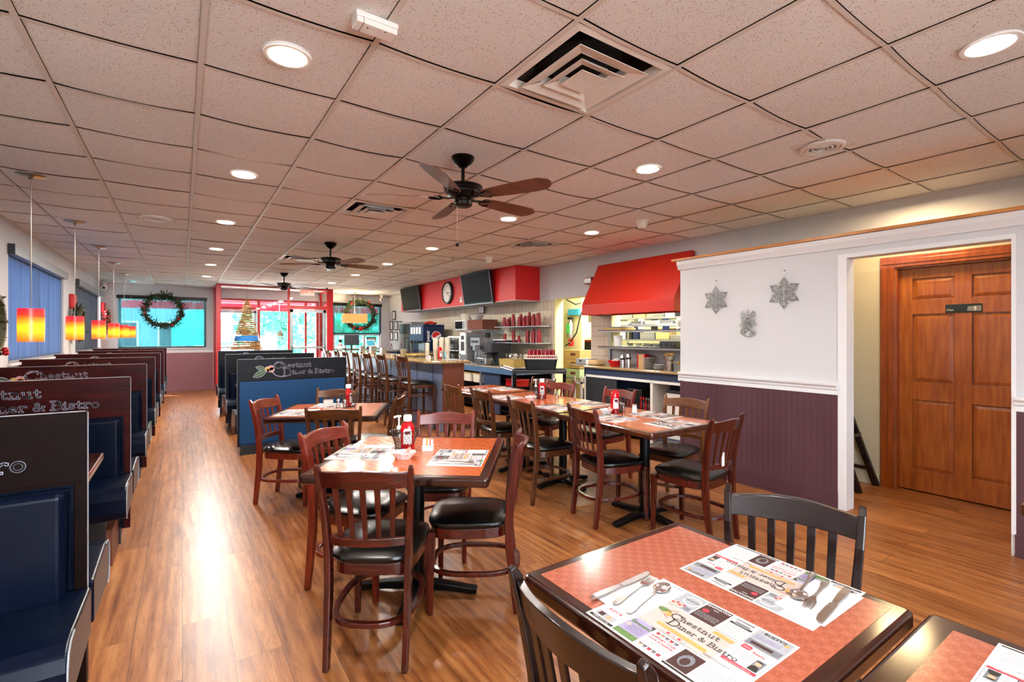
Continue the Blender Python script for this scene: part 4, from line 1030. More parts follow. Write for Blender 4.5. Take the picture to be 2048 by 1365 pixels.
# foreground table
placemat(.920, .668, -90, 'placemat nearest the camera with Chestnut Diner & Bistro reading toward the bottom right')
placemat(1.283, .680, 90, 'placemat upside down to the camera in front of the foreground dark chair')
napkin(.943, .822, 90, .125, .20, 'napkin under the gold-tinted knife, fork and spoon on the nearest placemat')
cutlery('knife', .935, .872, -88, 'knife glinting gold on the left edge of the nearest napkin')
cutlery('fork', .945, .836, -80, 'fork with tines up and away beside the gold knife', z=TZ + .003)
cutlery('spoon', .945, .793, -80, 'spoon with a dark bowl, right of the fork on the nearest napkin', z=TZ + .003)
napkin(1.283, .555, 90, .11, .21, 'napkin with dark cutlery on the upside-down placemat')
cutlery('spoon', 1.325, .607, 102, 'spoon leftmost on the napkin before the dark chair, bowl towards the camera', z=TZ + .003)
cutlery('fork', 1.305, .570, 100, 'fork between spoon and dark knife on the upside-down placemat', z=TZ + .003)
cutlery('knife', 1.290, .525, 96, 'dark knife along the right of the upside-down placemat')
placemat(1.283, .095, 90, 'placemat corner on the bottom right table, cut by the photo edge')
# other tables: (placemat centre, read dir, label)
def setting(x, y, read, where, side=-1):
    r = math.radians(read); ux, uy = math.cos(r), math.sin(r); vx, vy = -uy, ux
    placemat(x, y, read, 'placemat ' + where)
    nx, ny = x + ux * .105 * side, y + uy * .105 * side
    napkin(nx, ny, read, .11, .20, 'napkin ' + where)
    for q, kd in ((-.030, 'knife'), (0, 'fork'), (.028, 'spoon')):
        cutlery(kd, nx + ux * q, ny + uy * q, read + (4 if kd == 'fork' else -3), '%s %s' % (kd, where), z=TZ + .003)
setting(.825, 2.70, -127, 'at the left corner of the near square table', side=1)
setting(1.215, 2.285, 52, 'on the right half of the near square table', side=-1)
setting(.80, 4.38, -117, 'at the left of the table by the blue booth', 1)
placemat(1.16, 4.64, 150, 'placemat behind the ketchup on the table by the blue booth')
setting(2.78, 2.70, -90, 'before the nearest red chair on the aisle side of the long row', -1)
setting(2.97, 2.27, 0, 'before the tagged chair at the near end of the long row', -1)
setting(3.17, 2.60, 90, 'on the wall side of the nearest long-row table', -1)
setting(2.79, 3.38, -90, 'before the second chair of the aisle side', -1)
setting(3.20, 3.40, 90, 'on the wall side before the orange-red chair', -1)
setting(2.80, 4.22, -90, 'before the third chair of the aisle side', -1)
setting(2.86, 4.98, -90, 'on the aisle side of the farthest long-row table', -1)
setting(3.22, 4.92, 90, 'on the wall side of the farthest long-row table', -1)

def ketchup(x, y, rz, label, up=True, z=TZ, tall=1.0):
    t = thing('ketchup_bottle', label, 'bottle', (x, y, z), rz)
    m = MB(); S = Matrix.Diagonal((1.0, .62, tall, 1))
    if up: m.lathe([(.030, 0), (.036, .006), (.037, .03), (.036, .09), (.038, .12), (.034, .142), (.022, .16), (.016, .168)], 20, T=S)
    else: m.lathe([(.032, .028), (.037, .04), (.037, .12), (.036, .15), (.030, .175), (.018, .188), (.001, .192)], 20, T=S)
    m.build('bottle_body', 'ketchup', t)
    m = MB()
    if up: m.lathe([(.021, .165 * tall), (.0235, .167 * tall), (.0235, .195 * tall), (.020, .200 * tall), (.001, .202 * tall)], 18)
    else: m.lathe([(.030, 0), (.032, .002), (.031, .028)], 18)
    m.build('cap', 'white' if up else 'ketchdark', t)
    m = MB(); vs = []; zs = [.040, .060, .085, .110, .125]; nA = 8
    for z_ in zs:
        hw = .62 if z_ < .12 else .45
        for i in range(nA + 1): a = -PI / 2 + (-1 + 2 * i / nA) * hw; vs.append((.0395 * math.cos(a), .0395 * .62 * math.sin(a) - .0008, z_))
    fs = [(j * (nA + 1) + i, j * (nA + 1) + i + 1, (j + 1) * (nA + 1) + i + 1, (j + 1) * (nA + 1) + i) for j in range(4) for i in range(nA)]; m._add(vs, fs, 0, True)
    vs = []
    for z_ in (.094, .112):
        for i in range(5): a = -PI / 2 + (-1 + 2 * i / 4) * .36; vs.append((.040 * math.cos(a), .040 * .62 * math.sin(a) - .0012, z_))
    m._add(vs, [(i, i + 1, 6 + i, 5 + i) for i in range(4)], 1, True); m.build('bottle_label', ['white', 'ketchdark'], t)
    return t
def caddy(x, y, rz, label, r0=.052, r1=.088, h=.115, oval=.8):
    t = thing('wire_caddy', label, 'wire basket', (x, y, TZ), rz); m = MB(); n = 22; rows = 7
    def P_(i, j): # i around, j up
        a = 2 * PI * i / n; f = j / rows; r = r0 + (r1 - r0) * f ** 1.6; return (r * math.cos(a), r * oval * math.sin(a), .004 + (h - .004) * f)
    for i in range(n):
        for sgn in (1, -1):
            m.tube([P_(i + sgn * j * .5, j) for j in range(rows + 1)], .0012, 3, sm=False)
    m.build('wire_mesh', 'black', t)
    m = MB()
    for j in (0, rows): m.tube([P_(i, j) for i in range(n)], .0022, 6, closed=True)
    m.build('rim', 'black', t)
    m = MB(); m.lathe([(r0, .0), (r0, .003)], 18, T=Matrix.Diagonal((1, oval, 1, 1))); m.build('base_plate', 'black', t); return t
def pump(x, y, label):
    t = thing('pump_bottle', label, 'bottle', (x, y, TZ)); m = MB(); m.lathe([(.024, 0), (.025, .08), (.020, .105), (.012, .12)], 16); m.build('bottle_body', 'glasscup', t)
    m = MB(); m.lathe([(.013, .118), (.013, .135), (.005, .14), (.005, .185)], 12); m.tube([(-.03, 0, .186), (-.012, 0, .192), (.012, 0, .190)], .006, 8); m.build('pump_head', 'white', t)
def packets(x, y, rz, label, w=.055, h=.06, d=.03, z=TZ):
    t = thing('sweetener_packets', label, 'packet holder', (x, y, z), math.radians(rz)); m = MB()
    for i in range(6):
        m.box((-w / 2, -d / 2 + i * d / 6, .002), (w / 2, -d / 2 + (i + .88) * d / 6, h * (.92 + .08 * (i % 2))), (0, 1, 0, 2, 0, 0)[i])
    m.build('packet_stack', ['white', 'pink', 'yellow'], t)
    m = MB(); m.box((-w / 2 - .002, -d / 2 - .002, 0), (w / 2 + .002, d / 2 + .002, .03)); m.build('holder', 'white', t)
def shaker(x, y, label, z=TZ, top='steel'):
    t = thing('shaker', label, 'shaker', (x, y, z)); m = MB(); m.lathe([(.018, 0), (.020, .004), (.016, .05), (.014, .06)], 10); m.build('shaker_body', 'glasscup', t)
    m = MB(); m.lathe([(.0155, .058), (.0155, .066), (.010, .075), (.001, .077)], 10); m.build('shaker_cap', top, t)
def creamers(x, y, rz, label, oct_=True):
    t = thing('creamer_bowl', label, 'bowl', (x, y, TZ), math.radians(rz)); n = 8; m = MB()
    m.lathe([(.034, 0), (.036, .004), (.062, .036), (.060, .037), (.034, .007), (.001, .006)], n, sm=False, T=Matrix.Diagonal((1.1, .85, 1, 1))); m.build('bowl_body', 'white', t)
    rr = random.Random(5)
    for i in range(7):
        a = i * 2.4; r = .022 * (i % 3) / 1.4
        c = thing('creamer_cup', 'creamer cup in the ' + label, 'creamer', (x + r * math.cos(a), y + r * math.sin(a), TZ + .022 + .008 * (i % 2) + (.010 if i > 4 else 0)), a, 'creamer cups in the table bowls')
        c.rotation_euler = (rr.uniform(-.7, .7), rr.uniform(-.7, .7), a); c['label'] = 'creamer cup in the ' + label
        mm = MB(); mm.lathe([(.009, -.010), (.013, .009)], 10); mm.build('cup_body', 'white', c); mm = MB(); mm.lathe([(.015, .009), (.015, .0105)], 10); mm.build('foil_lid', 'pink' if i in (2, 5) else 'white', c)
caddy(1.035, 2.595, .3, 'black wire basket caddy holding ketchup on the near square table')
ketchup(1.050, 2.590, A2 + .25, 'ketchup bottle with white cap in the wire caddy of the near square table', tall=1.0)
pump(1.012, 2.625, 'clear bottle with a white pump behind the ketchup of the near square table')
packets(1.145, 2.525, 55, 'white sweetener packets right of the wire caddy on the near square table', .035, .065, .055)
creamers(.965, 2.435, A2 * 57, 'white bowl of creamers on the near square table')
caddy(1.255, 4.47, 0, 'black wire basket caddy on the table by the blue booth')
ketchup(1.245, 4.47, .9, 'slim ketchup bottle with white cap on the table by the blue booth', tall=1.02)
packets(1.10, 4.60, 0, 'white sugar packets on the table by the blue booth', .08, .06, .03)
shaker(1.155, 4.47, 'glass salt shaker left of the caddy on the table by the blue booth'); shaker(1.20, 4.42, 'second glass shaker against the caddy on the table by the blue booth')
caddy(3.04, 2.88, .6, 'black wire caddy on the nearest table of the long row')
ketchup(2.985, 2.86, -.45, 'upside-down red ketchup bottle on the nearest table of the long row', up=False)
creamers(2.90, 2.88, 10, 'white creamer bowl on the nearest table of the long row')
packets(3.155, 2.80, -50, 'white packets right of the caddy on the nearest table of the long row', .035, .062, .05)
shaker(3.07, 2.85, 'glass shaker in the nearest long-row caddy', TZ + .004); shaker(3.09, 2.90, 'second shaker at the rear of the nearest long-row caddy', TZ + .004)
caddy(3.05, 3.95, 0, 'black wire caddy on the middle table of the long row')
ketchup(3.06, 3.95, -.6, 'white-capped ketchup bottle in the middle caddy of the long row')
pump(3.01, 3.99, 'clear pump bottle beside the ketchup of the middle long-row table')
shaker(2.99, 3.86, 'glass shaker in front of the middle long-row caddy'); shaker(3.17, 3.84, 'glass sugar shaker right of the middle long-row caddy')
creamers(2.88, 3.90, 0, 'white creamer bowl on the middle table of the long row')
# ================================================================== CEILING FIXTURES
LIGHTS = [(.385, 2.33, 'brightest ceiling downlight at the upper left, nearest the camera', 0), (.39, 4.24, 'second ceiling downlight along the aisle', 0), (.39, 6.13, 'third ceiling downlight along the aisle', 0), (.40, 8.1, 'fourth ceiling downlight along the aisle', 0), (.41, 9.95, 'fifth ceiling downlight along the aisle', 0), (.42, 11.95, 'sixth and farthest ceiling downlight along the aisle', 0),
          (2.84, .56, 'large white ceiling downlight at the top right corner', 1), (2.86, 2.41, 'ceiling downlight over the long row of tables', 0), (2.86, 4.27, 'ceiling downlight behind the lower blade of the nearest fan', 0), (2.93, 6.33, 'ceiling downlight between nearest fan and soffit', 0), (2.93, 8.14, 'ceiling downlight right of the middle fan', 0), (2.92, 9.98, 'small far ceiling downlight beyond the middle fan', 0), (4.07, 4.28, 'ceiling downlight in front of the kitchen hood', 0),
          (.385, .42, None, 0), (2.84, -1.3, None, 0), (.385, -1.5, None, 0), (2.9, 11.8, None, 0)]  # unlabelled lamps are added to the rows, mostly behind the camera as fill
lp = None
for i, (x, y, lb, cool) in enumerate(LIGHTS):
    if lp is None or cool:
        t = thing('recessed_light', lb, 'ceiling light', (x, y, H), 0, 'recessed ceiling downlights')
        m = MB(); m.lathe([(.098, -.014), (.100, -.005), (.098, .0)], 32, cap=False); m.lathe([(.076, -.0145), (.098, -.0145)], 32, cap=False); m.build('trim_ring', 'white', t)
        m = MB(); m.lathe([(.078, -.016), (.05, -.019), (.001, -.020)], 28); m.build('lens', 'lampcool' if cool else 'lamp', t)
        if not cool: lp = t
    else: t = dup(lp, (x, y, H), 0, lb or 'added ceiling downlight continuing the rows of recessed lamps')
    L = bpy.data.lights.new('downlight', 'AREA'); L.shape = 'DISK'; L.size = .15; L.energy = (48 if y > 7 else 32 if y > 5 else 26 if x < 2 else 18) if not cool else 5; L.color = (1, .93, .84) if not cool else (1, .95, .9)
    o = bpy.data.objects.new('downlight', L); COL.objects.link(o); o.location = (x, y, H - .03)

def diffuser(x, y, s, label, rings=3, open_=True):
    t = thing('air_diffuser', label, 'air vent', (x, y, H))
    m = MB(); h = s / 2
    def frame(a, b, z0, z1, k=0):
        for T in (TR(), TR(rz=PI / 2), TR(rz=PI), TR(rz=-PI / 2)):
            m._add([(-a, -a, z0), (a, -a, z0), (b, -b, z1), (-b, -b, z1)], [(0, 1, 2, 3)], k, False, T)
    frame(h, h * .89, -.002, -.006); frame(h * .89, h * .84, -.006, .03); frame(h * .84, h * .80, .03, .12, 1); frame(h * .80, h * .3, .12, .125, 1)  # throat walls coloured dark for the shade inside the recess
    m.build('outer_frame', ['diffuser', 'plenum'], t, fix=False)
    m = MB(); m.lathe([(h * .62, .07), (h * .62, .20)], 28); m.lathe([(.001, .2), (h * .62, .2)], 28); m.box((-h * .8, -h * .8, .112), (h * .8, h * .8, .115)) if not open_ else None
    m.build('duct', 'ductblack', t)
    m = MB(); m._add([(-h, -h, .11), (h, -h, .11), (h, h, .11), (-h, h, .11)], [(0, 1, 2, 3)], 0); m.build('plenum_plate', 'plenum', t) if not open_ else None
    sz = [(.73, .50), (.47, .29), (.27, .0)]
    for j, (a, b) in enumerate(sz):
        m = MB(); z0 = -.022 - j * .003; A_, B_ = h * a, h * b
        for T in (TR(), TR(rz=PI / 2), TR(rz=PI), TR(rz=-PI / 2)):
            m._add([(-A_, -A_, z0), (A_, -A_, z0), (B_, -B_, z0 + .018), (-B_, -B_, z0 + .022)] if b else [(-A_, -A_, z0), (A_, -A_, z0), (0, 0, z0 + .004)], [(0, 1, 2, 3)] if b else [(0, 1, 2)], 0, False, T)
            if b: m._add([(-B_, -B_, z0 + .018), (B_, -B_, z0 + .018), (B_ * .97, -B_ * .97, z0 + .05), (-B_ * .97, -B_ * .97, z0 + .05)], [(0, 1, 2, 3)], 0, False, T)
            m._add([(-A_, -A_, z0), (A_, -A_, z0), (A_, -A_, z0 + .003), (-A_, -A_, z0 + .003)], [(0, 1, 2, 3)], 0, False, T)
        m.build('cone', 'diffuser', t, fix=False)
    return t
diffuser(1.595, 1.735, .585, 'large square ceiling air diffuser with nested cones at the top, nearest the camera')
diffuser(1.595, 4.785, .585, 'square ceiling diffuser left of the nearest fan', open_=True)
diffuser(4.035, 5.395, .585, 'square ceiling diffuser above the red soffit corner side')
diffuser(1.595, 8.445, .585, 'square ceiling diffuser partly behind the middle fan blade')
def roundvent(x, y, r, label):
    t = thing('round_vent', label, 'air vent', (x, y, H)); m = MB(); m.box((-r * 1.1, -r * 1.1, -.003), (r * 1.1, r * 1.1, .0)); m.build('cover_plate', 'tee', t)
    m = MB()
    for k in (1.0, .74, .50, .28): m.lathe([(r * k, -.006), (r * k * .98, -.020), (r * k * .82, -.022), (r * k * .80, -.012)], 26)
    m.lathe([(.001, -.022), (r * .12, -.020)], 14); m.build('louver', 'diffuser', t); m = MB(); m.lathe([(.001, -.0035), (r * .95, -.0035)], 24); m.build('opening', 'cardbrown', t)
roundvent(-.228, 6.36, .15, 'round ceiling vent between the pendants and the aisle downlights'); roundvent(3.477, 1.485, .13, 'round ceiling vent at upper right near the plum wall side')
roundvent(3.52, 7.40, .12, 'round ceiling vent near the soffit and white detector')
for x, y, lb in ((3.58, 6.95, 'nearest small chrome sprinkler head left of the soffit'), (3.56, 8.6, 'middle small chrome sprinkler head over the bar stools'), (3.55, 10.3, 'farthest small chrome sprinkler head over the bar')):
    t = thing('sprinkler', lb, 'sprinkler', (x, y, H)); m = MB(); m.lathe([(.035, -.003), (.030, -.008), (.010, -.010), (.010, -.035), (.022, -.038), (.022, -.040), (.001, -.041)], 12); m.build('sprinkler_head', 'nickel', t)
for x, y, lb in ((4.10, 3.53, 'white dome sensor on the ceiling right of the hood light'), (4.046, 6.6, 'white dome camera on the ceiling above the soffit corner')):
    t = thing('dome_sensor', lb, 'sensor', (x, y, H)); m = MB(); m.lathe([(.068, 0), (.068, -.018), (.062, -.022)], 20); m.build('mount', 'white', t); m = MB(); m.lathe([(.058, -.020), (.055, -.06), (.038, -.092), (.001, -.102)], 20); m.build('dome', 'offwhite', t)
t = thing('smoke_alarm_box', 'white rectangular sensor box on the ceiling at the top centre', 'sensor', (.63, 1.89, H), .02)
m = MB(); m.box((-.085, -.036, -.022), (.085, .036, 0)); m.box((-.082, -.034, -.045), (.082, .034, -.022)); m.build('housing', 'white', t, bevel=.005)
m = MB(); m.box((-.056, -.0345, -.0455), (-.0545, .0345, -.022)); m.box((-.036, -.012, -.0458), (-.030, -.006, -.045)); m.box((.030, -.026, -.0458), (.036, -.020, -.045)); m.build('slot', 'black', t)
for x, y0, y1, lb in ((4.04, 6.94, 8.1, 'white louvered ceiling return grille above the soffit clock side'), (4.04, 9.38, 9.96, 'small white louvered ceiling panel farther along the soffit')):
    t = thing('return_grille', lb, 'air vent', (x, (y0 + y1) / 2, H)); L_ = (y1 - y0) / 2; m = MB()
    for a in ((-.30, -L_, -.27, L_), (.27, -L_, .30, L_), (-.3, -L_, .3, -L_ + .03), (-.3, L_ - .03, .3, L_)): m.box((a[0], a[1], -.012), (a[2], a[3], -.001))
    for i in range(26): yy = -L_ + .03 + (2 * L_ - .06) * i / 26; m.box((-.27, yy, -.008), (.27, yy + (2 * L_ - .06) / 26 * .62, -.002))
    m.build('grille', 'white', t)

def fan(x, y, a0, label, h=H):
    t = thing('ceiling_fan', label, 'ceiling fan', (x, y, h)); D = -.05
    m = MB(); m.lathe([(.078, 0), (.080, -.012), (.074, -.020), (.076, -.032), (.062, -.040), (.063, -.052), (.045, -.064), (.030, -.078), (.018, -.084)], 28); m.build('canopy', 'bronze', t)
    m = MB(); m.lathe([(.0125, -.08), (.0125, -.135 + D), (.030, -.15 + D), (.034, -.16 + D)], 16); m.build('downrod', 'bronze', t)
    m = MB(); m.lathe([(.03, -.145), (.10, -.152), (.135, -.162), (.138, -.176), (.128, -.180), (.130, -.196), (.118, -.200), (.118, -.214), (.098, -.222), (.075, -.238), (.06, -.245)], 32, T=TR(0, 0, D)); m.build('motor_housing', 'bronze', t)
    m = MB(); m.lathe([(.058, -.240), (.062, -.252), (.058, -.262), (.066, -.268), (.064, -.292), (.050, -.302), (.001, -.306)], 28, T=TR(0, 0, D)); m.build('switch_housing', 'bronze', t)
    for i in range(5):
        A = math.radians(a0 + 72 * i); T = TR(0, 0, D, rz=A)
        m = MB(); m.sweep([(.055, 0, -.235), (.10, 0, -.246), (.14, 0, -.243)], [.03, .024, .03], .008, side=(0, 1, 0), T=T)
        for s in (-1, 1): m.sweep([(.135, 0, -.243), (.165, s * .034, -.243), (.21, s * .040, -.243 - s * .006), (.235, s * .015, -.243 - s * .003)], .014, .007, side=(0, 0, 1), T=T)
        m.build('blade_bracket', 'bronze', t, bevel=.002)
        m = MB(); pts = [(.17, -.045), (.24, -.062), (.40, -.076), (.55, -.080), (.615, -.078), (.668, -.046), (.680, -.01), (.662, .035), (.625, .070), (.55, .078), (.40, .072), (.24, .058), (.17, .045), (.155, 0)]
        m.prism(pts, -.003, .003, T=T @ TR(0, 0, -.236) @ Matrix.Diagonal((1, .9, 1, 1)) @ Matrix.Rotation(math.radians(-13), 4, 'X')); m.build('blade', 'blade', t, bevel=.0015)
    m = MB(); m.tube([(-.045, 0, -.34), (-.045, 0, -.61)], .0012, 5); m.build('pull_chain', 'nickel', t); m = MB(); m.ball((-.045, 0, -.62), .013, 8); m.build('pull_knob', 'bronze', t)
fan(1.613, 2.978, 8, 'nearest dark bronze ceiling fan with five brown blades'); fan(1.647, 6.766, 4, 'middle ceiling fan along the room'); fan(1.672, 10.53, 12, 'farthest ceiling fan before the red entrance')

PN = ['nearest', 'second', 'third', 'fourth', 'fifth', 'farthest']
pp = None
for i, y in enumerate((5.2, 7.05, 8.87, 10.65, 12.45, 14.15)):
    lb = '%s orange-red glass pendant lamp over the left booths' % PN[i]
    if pp is None:
        t = pp = thing('pendant_lamp', lb, 'pendant lamp', (-.97, y, H), 0, 'orange-red pendant lamps over the left booths')
        m = MB(); m.lathe([(.094, 0), (.092, -.006), (.06, -.020), (.02, -.026), (.010, -.04)], 24); m.build('ceiling_plate', 'nickel', t)
        m = MB(); m.tube([(0, 0, -.03), (0, 0, -1.05)], .003, 6); m.build('cord', 'nickel', t)
        m = MB(); m.lathe([(.077, 0), (.079, .128), (.077, .256), (.02, .257)], 26); m.build('glass_shade', 'pendant', t, loc=(0, 0, -1.295))
        m = MB(); m.tube([(.02, -.07, -1.10), (.06, -.09, -1.10), (.10, -.095, -1.10)], .003, 6); m.build('pin', 'nickel', t)
    else: t = dup(pp, (-.97, y, H), 0, lb)
    L = bpy.data.lights.new('pendant_bulb', 'POINT'); L.energy = 3; L.color = (1, .5, .2); L.shadow_soft_size = .06
    o = bpy.data.objects.new('pendant_bulb', L); COL.objects.link(o); o.location = (-.97, y, H - 1.36)
t = thing('box_pendant', 'rectangular orange box pendant lamp in front of the back right wreath', 'pendant lamp', (4.12, 14.16, H))
m = MB(); m.lathe([(.07, 0), (.06, -.02), (.012, -.03)], 18); m.tube([(0, 0, -.02), (0, 0, -.66)], .011, 8); m.build('stem', 'nickel', t)
m = MB(); m.box((-.32, -.15, -.885), (.32, .15, -.63), 0); m.f[-2:]; m.k[-3] = 1; m.build('lampshade', ['boxlamp', 'boxlampred'], t)
L = bpy.data.lights.new('box_bulb', 'AREA'); L.size = .25; L.energy = 22; L.color = (1, .78, .45); o = bpy.data.objects.new('box_bulb', L); COL.objects.link(o); o.location = (4.12, 14.16, H - .6); o.rotation_euler = (PI, 0, 0)
# cameras in corners
for x, y, z, lb in ((-1.50, 14.6, 2.52, 'small white bullet camera in the back left ceiling corner'), (5.12, 14.75, 2.52, 'white dome camera in the back right ceiling corner')):
    t = thing('security_camera', lb, 'camera', (x, y, z)); m = MB(); m.ball((0, 0, 0), .065, 10); m.lathe([(.03, .05), (.05, .13)], 12); m.build('camera_body', 'white', t)
    m = MB(); m.ball((.0, -.05, -.01), .028, 8); m.build('camera_lens', 'blackgloss', t)

# ================================================================== WALL DECOR
def wreath(c, r, tr, label, axis='y', green='needle', n=420, seed=1, berries=6, bow=None, flat=1.0):
    rr = random.Random(seed); t = thing('wreath', label, 'wreath', c); m = MB(); mb2 = MB()
    def put(a, dr, dz):
        x = (r + dr) * math.cos(a); z = (r + dr) * math.sin(a); return (x, dz, z) if axis == 'y' else (dz, x, z)
    m.tube([put(2 * PI * i / 26, 0, 0) for i in range(26)], tr * .5, 6, k=1, closed=True)
    for i in range(n):
        a = rr.random() * 2 * PI; ph = rr.random() * 2 * PI; q = rr.random() ** .5 * tr
        p = Vector(put(a, math.cos(ph) * q, -abs(math.sin(ph) * q) * flat)); d = Vector((rr.uniform(-1, 1), rr.uniform(-1, .2), rr.uniform(-1, 1)))
        if axis != 'y': d = Vector((d.y * -1, d.x, d.z))
        d = d.normalized() * rr.uniform(.05, .10) * (tr / .09)
        m.tube([p, p + d * .5, p + d], [.006, .012, .002], 3, k=0 if rr.random() < .8 else 1, sm=False)
    m.build('greenery', [green, 'needle2'], t, fix=False)
    for i in range(berries):
        a = rr.random() * 2 * PI; p = put(a, rr.uniform(-.3, .6) * tr, -tr * .9 if axis == 'y' else tr * .9)
        mb2 = MB(); mb2.ball(p, .03 * tr / .09, 7); mb2.build('berry', 'berry', t)
    if bow: 
        for dx in (-.05, .05): mb2 = MB(); mb2.ball(put(bow, dx * .3, -tr) if 1 else 0, .055, 7, sc=(1.2, .6, .9)); mb2.build('bow_loop', 'berry', t)
    return t
wreath((-.39, YB - .22, 2.015), .37, .09, 'large green pine wreath hung on the back window left of the entrance', n=620, seed=2, berries=5)
wreath((4.42, YB - .24, 2.02), .42, .10, 'green wreath with red flower behind the orange box lamp', n=560, seed=3, berries=8, bow=-PI / 2)
wreath((XL + .13, 11.0, 1.62), .23, .09, 'small green lighted wreath on the left wall between the two shades', axis='x', n=300, seed=4, berries=0)
wreath((XL + .13, 14.60, 1.72), .22, .08, 'small bright red tinsel wreath at the back end of the left wall', axis='x', green='tinselred', n=300, seed=5, berries=0)
wreath((XL + .13, 6.35, 1.52), .26, .08, 'dark wreath cut off by the left border beside the nearest shade', axis='x', green='needle2', n=300, seed=6, berries=4)
for y, z, lb in ((10.98, 1.985, 'red wall sconce above the small green wreath'), (14.78, 2.06, 'red wall sconce at the back end of the left wall')):
    t = thing('wall_sconce', lb, 'wall lamp', (XL, y, z)); m = MB(); m.box((0, -.13, -.12), (.07, .13, .12)); m.build('sconce_shade', 'red', t, bevel=.02)

def swirl(cx, cy, r, a0, dirn, n=12, turns=1.2):
    return [(cx + r * (1 - .75 * i / n) * math.cos(a0 + dirn * turns * 2 * PI * i / n), cy + r * (1 - .75 * i / n) * math.sin(a0 + dirn * turns * 2 * PI * i / n)) for i in range(n + 1)]
def snowflake(y, z, R_, label):
    t = thing('snowflake_ornament', label, 'snowflake', (PX0 - .012, y, z)); m = MB(); s = R_ / .155
    for k in range(6):
        a = math.radians(90 + 60 * k); T = Matrix(((0, 0, -1, 0), (-math.sin(a) * -1, -math.cos(a) * -1 * -1, 0, 0), (math.cos(a) * -1 * -1, 0, 0, 0), (0, 0, 0, 1)))
        def W(p): # local (along arm u, across v) -> wall plane
            u, v = p[0] * s, p[1] * s; return (0, u * math.cos(a) - v * math.sin(a), u * math.sin(a) + v * math.cos(a))
        m.tube([W((.01, 0)), W((.06, 0))], .0022 * s, 4); 
        for sg in (-1, 1):
            m.tube([W(p) for p in [(.012, 0), (.035, sg * .016), (.06, sg * .014), (.075, 0)]], .0026 * s, 5)
            m.tube([W(p) for p in swirl(.092, sg * .020, .021, math.radians(-180), -sg)], .0026 * s, 5)
            m.tube([W(p) for p in swirl(.060, sg * .034, .015, math.radians(180), sg)], .0024 * s, 5)
            m.tube([W(p) for p in [(.075, 0), (.10, sg * .04), (.118, sg * .026), (.122, sg * .006), (.155, 0)]], .0026 * s, 5)
            m.tube([W(p) for p in swirl(.126, sg * .013, .010, math.radians(180), -sg)], .0022 * s, 4)
        m.tube([W(p) for p in [(.122, 0), (.138, .010), (.160, 0), (.138, -.010), (.122, 0)]], .0022 * s, 4)
    m.build('filigree', 'silver', t)
    m = MB(); m.tube([(0, 0, R_ - .004), (0, 0, R_ + .055)], .0010, 4); m.box((-.002, -.005, R_ + .05), (.012, .005, R_ + .06)); m.build('hanger', 'nickel', t)
snowflake(2.846, 1.762, .138, 'left silver filigree snowflake on the white wall beside the hood')
snowflake(2.186, 1.785, .142, 'right silver filigree snowflake on the white wall above the angel')
t = thing('angel_ornament', 'silver filigree angel hanging between and below the two snowflakes', 'angel ornament', (PX0 - .012, 2.515, 1.40))
def AW(p, d=0): return (d, -p[0], p[1])
m = MB()
out = [(-.075, .035), (-.03, .125), (-.022, .17), (.022, .17), (.03, .125), (.078, .045), (.06, .015), (.02, .0), (-.03, .002), (-.075, .035)]
m.tube([AW(p) for p in out], .003, 5)
rr = random.Random(8)
for i in range(58):
    v = rr.uniform(.012, .15); hw = .070 * (1 - v / .19); u = rr.uniform(-hw, hw); m.tube([AW(p) for p in swirl(u, v, rr.uniform(.008, .013), rr.uniform(0, 6), rr.choice((-1, 1)), 7)], .0019, 4)
m.build('gown', 'silver', t)
m = MB()
for sg in (-1, 1):
    m.tube([AW((sg * x, z)) for x, z in [(.02, .15), (.03, .20), (.045, .238), (.065, .235), (.072, .20), (.062, .16), (.062, .125), (.085, .105), (.060, .098), (.040, .12), (.025, .155)]], .0026, 5)
    for q in ((.052, .215, .014), (.048, .185, .012), (.045, .155, .011), (.055, .13, .010)): m.tube([AW(p) for p in swirl(sg * q[0], q[1], q[2], 0, sg, 8)], .002, 4)
m.build('wing', 'silver', t)
m = MB(); m.tube([AW(p) for p in arc(0, .213, .015, .018, 0, 360, 14)], .0028, 5); m.tube([AW(p) for p in arc(0, .238, .012, .008, 0, 360, 10)], .002, 4); m.ball(AW((0, .175)), .018, 6, sc=(.2, 1, 1)); m.tube([AW((0, .24)), AW((0, .285))], .0012, 4); m.build('head', 'silver', t)
t = thing('restroom_sign', 'dark green Men sign with a figure on the oak door', 'sign', (5.470, 1.243, 1.640))
m = MB(); m.box((-.004, -.117, -.036), (.002, .117, .036)); m.build('sign_plate', 'signgreen', t, bevel=.0015)
TS = Matrix.Translation((-.0052, 0, 0)) @ Matrix(((0, 0, -1, 0), (-1, 0, 0, 0), (0, 1, 0, 0), (0, 0, 0, 1)))
m = MB(); m.merge(font_mb('Men', .026), TS @ TR(-.108, -.020, 0)); polyf(m, [(.024, -.024), (.112, -.026), (.112, .020), (.028, .014)], -.0002, 1, TS)
for x0, y0, x1, y1 in ((.068, -.022, .073, -.002), (.075, -.022, .080, -.002), (.066, -.002, .082, .008)): quad(m, 0, 0, 0, 0, 0, 0) if 0 else m._add([(x0, y0, .0004), (x1, y0, .0004), (x1, y1, .0004), (x0, y1, .0004)], [(0, 1, 2, 3)], 0, False, TS)
polyf(m, arc(.074, .014, .004, .004, 0, 360, 10)[:-1], .0004, 0, TS); m.build('lettering', ['white', 'grey'], t, fix=False)

